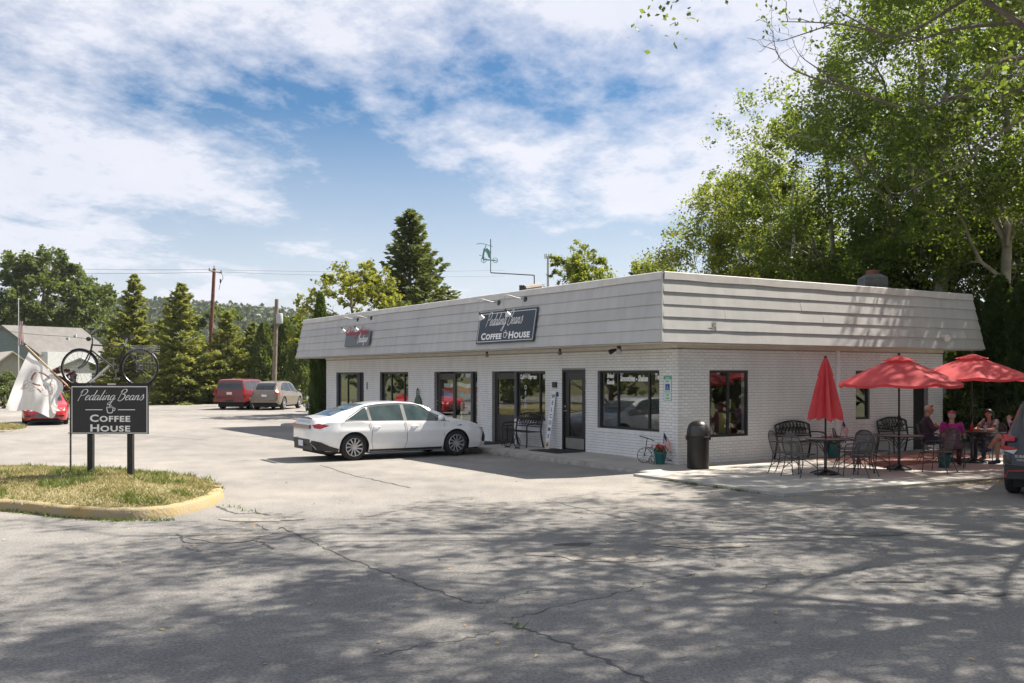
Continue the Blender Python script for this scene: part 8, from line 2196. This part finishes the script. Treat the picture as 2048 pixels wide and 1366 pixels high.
# beige garage and carport
def gable(name, label, c, w_, d_, hw_, hr, wallm, roofm, rot, open_=False):
    root = thing(name, label, 'outbuilding', c, rot)
    b = MB()
    if open_:
        for x in (-w_ / 2 + .15, w_ / 2 - .15):
            for y in (-d_ / 2 + .15, d_ / 2 - .15): b.box(x - .09, x + .09, y - .09, y + .09, 0, hw_)
    else: b.box(-w_ / 2, w_ / 2, -d_ / 2, d_ / 2, 0, hw_)
    b.build('post' if open_ else 'wall', wallm, root)
    for e in (-d_ / 2, d_ / 2):
        b = MB(); b.add([(-w_ / 2, e, hw_), (w_ / 2, e, hw_), (0, e, hr)], [(0, 1, 2)]); b.build('gable', wallm if not open_ else HWHITE, root)
    for s in (1, -1):
        b = MB(); x1 = s * (w_ / 2 + .35); z1_ = hw_ - (hr - hw_) * .35 / (w_ / 2); b.add([(0, -d_ / 2 - .3, hr + .02), (x1, -d_ / 2 - .3, z1_ + .02), (x1, d_ / 2 + .3, z1_ + .02), (0, d_ / 2 + .3, hr + .02), (0, -d_ / 2 - .3, hr + .16), (x1, -d_ / 2 - .3, z1_ + .16), (x1, d_ / 2 + .3, z1_ + .16), (0, d_ / 2 + .3, hr + .16)], [(0, 1, 2, 3), (4, 5, 6, 7), (0, 1, 5, 4), (1, 2, 6, 5), (2, 3, 7, 6)]); b.build('roof', roofm, root)
    return root
gable('beige_garage', 'low beige garage in front of the grey house', gp(12, 84), 4.6, 5.0, 2.2, 4.0, BEIGEW, BEIGEW, R(38))
gable('carport', 'small open carport with pale gable roof behind the bicycle', gp(165, 88), 5.2, 5.0, 2.3, 3.5, HWHITE, M('pale_metal_roof', (0.42, 0.44, 0.46), .5), R(20), True)
gable('white_shed', 'white building glimpsed between the spruces', gp(300, 100), 6.0, 6.0, 2.6, 4.2, HWHITE, SHING, R(15))
# flagpole
FP = gp(37, 80); ztp = top_z(600, 80); POL = thing('flagpole', 'thin white flagpole with a limp stars and stripes flag at the far left', 'flagpole', FP)
b = MB(); b.tube([(0, 0, 0), (0, 0, ztp)], [.05, .03], 8); b.ball((0, 0, ztp + .06), .07, n=8); b.build('pole', HWHITE, POL)
for i in range(7):
    b = MB(); za, zb = top_z(642, 80), top_z(690, 80); n = 10; vs = []
    for k in range(n + 1): z = za + (zb - za) * k / n; x = .03 + .05 * i + .05 * math.sin(k * .7 + i * .4) * (k / n); y = -.05 * math.sin(i * 1.2 + k * .5); vs += [(x, y, z), (x + .055, y - .04 * math.cos(i * 1.2), z)]
    b.add(vs, [(2 * k, 2 * k + 1, 2 * k + 3, 2 * k + 2) for k in range(n)]); b.build('flag_fold', FRED if i % 2 else FWH, POL)
# utility poles
WOODR = M('red_brown_pole', (0.20, 0.075, 0.045), .85, c2=(.13, .05, .035), scale=3, bump=.4); WOODG = M('weathered_pole', (0.24, 0.195, 0.145), .9, c2=(.16, .13, .10), scale=3, bump=.4); WIREM = M('dark_cable', (0.03, 0.03, 0.032), .6); ARMW = M('grey_crossarm', (0.28, 0.24, 0.20), .85)
def px3(x, y, Y): return at(x, y, Y)
UP1 = thing('utility_pole', 'tall reddish utility pole with a crossarm among the spruces', 'utility pole', gp(416, 80))
b = MB(); t_ = px3(428.5, 537, 80); b0 = gp(415.5, 80); b.tube([b0, t_], [.19, .13], 10); adopt(b.build('pole', WOODR, smooth=True), UP1)
b = MB(); c0, c1 = px3(417.5, 540.5, 79.8), px3(444, 546, 79.8); d = (c1 - c0).normalized(); b.tube([c0, c1], .06, 4); adopt(b.build('crossarm', ARMW), UP1)
for p in (c0 + d * .06, c1 - d * .06, t_): b = MB(); b.lathe([(.03, 0), (.07, .04), (.05, .1), (.07, .14), (.02, .2)], 8, p + Vector((0, 0, .05))); adopt(b.build('insulator', M('porcelain', (0.35, 0.33, 0.3), .3)), UP1)
b = MB(); b.tube(smooth_pts([px3(443, 546, 79.8), px3(446, 556, 79.8), px3(441, 566, 79.8), px3(438, 580, 79.8)], 4), .02, 5); b.cbox(px3(441, 562, 79.8), .10, .10, .30); adopt(b.build('fuse_cutout', DARKTRIM), UP1)
UP2 = thing('utility_pole', 'shorter weathered utility pole with a grey transformer can', 'utility pole', gp(548, 68))
b = MB(); t2 = px3(553.5, 598.5, 68); b.tube([gp(547, 68), t2], [.17, .13], 10); adopt(b.build('pole', WOODG, smooth=True), UP2)
b = MB(); b.lathe([(0, 0), (.22, 0), (.24, .05), (.24, .62), (.20, .70), (0, .72)], 14, px3(559, 647, 67.9)); adopt(b.build('transformer', M('transformer_grey', (0.42, 0.43, 0.43), .5), smooth=True, angle=40), UP2)
def cable(name_l, P, r_=.018, sag=.4, n=14):
    b = MB(); out = []
    for i in range(len(P) - 1):
        for k in range(n):
            f = k / n; p = P[i].lerp(P[i + 1], f); p.z -= sag * 4 * f * (1 - f); out.append(p)
    out.append(P[-1]); b.tube(out, r_, 4); o = b.build('power_line', WIREM); tag(o, name_l, 'cable')
cable('upper power line crossing the sky at the red pole', [px3(-60, 529, 95), px3(417.5, 539, 79.8), px3(1010, 540, 110)], .012, .2)
cable('second power line crossing the sky at the red pole', [px3(-60, 541, 95), px3(444, 544, 79.8), px3(1010, 552, 110)], .012, .2)
cable('lower power line between the two poles', [px3(330, 604, 84), px3(421, 607, 80), px3(553, 613, 68)], .012, .2)
cable('cable in front of the spruces', [px3(-40, 652, 82), px3(120, 672, 80), px3(417, 688, 79.7), px3(549, 690, 67.8), px3(640, 678, 58)], .016, .15)
cable('thin service cable from the transformer pole', [px3(551, 650, 67.8), px3(430, 690, 72)], .010, .3)
# far mast
MS = thing('communications_mast', 'slim grey mast with antenna ring far behind the roof', 'mast', gp(1096, 320)); zt_ = top_z(512, 320)
b = MB(); b.tube([(0, 0, 0), (0, 0, zt_)], [.55, .35], 8); b.build('pole', M('galvanised_mast', (0.34, 0.35, 0.37), .5), MS)
for k in range(9):
    b = MB(); a = 2 * PI * k / 9; b.cbox((1.1 * math.cos(a), 1.1 * math.sin(a), zt_ - .1), .28, .28, 1.5); b.tube([(0, 0, zt_ - .1), (1.1 * math.cos(a), 1.1 * math.sin(a), zt_ - .1)], .07, 4); b.build('antenna', M('antenna_grey', (0.40, 0.41, 0.43), .6), MS)
# ============================================================ summer haze over the distance
b = MB(); b.box(-1010, 1010, -210, 1060, -1.03, 125)
hm = bpy.data.materials.new('summer_haze'); hm.use_nodes = True
t = hm.node_tree; t.nodes.remove(t.nodes['Principled BSDF'])
pvn = t.nodes.new('ShaderNodeVolumePrincipled'); pvn.inputs['Color'].default_value = (0.86, 0.91, 1.0, 1); pvn.inputs['Density'].default_value = 0.00012; pvn.inputs['Anisotropy'].default_value = 0.2
t.links.new(pvn.outputs[0], t.nodes['Material Output'].inputs['Volume'])
hz_ = b.build('haze', hm); hz_['kind'] = 'stuff'; hz_['label'] = 'thin summer haze'
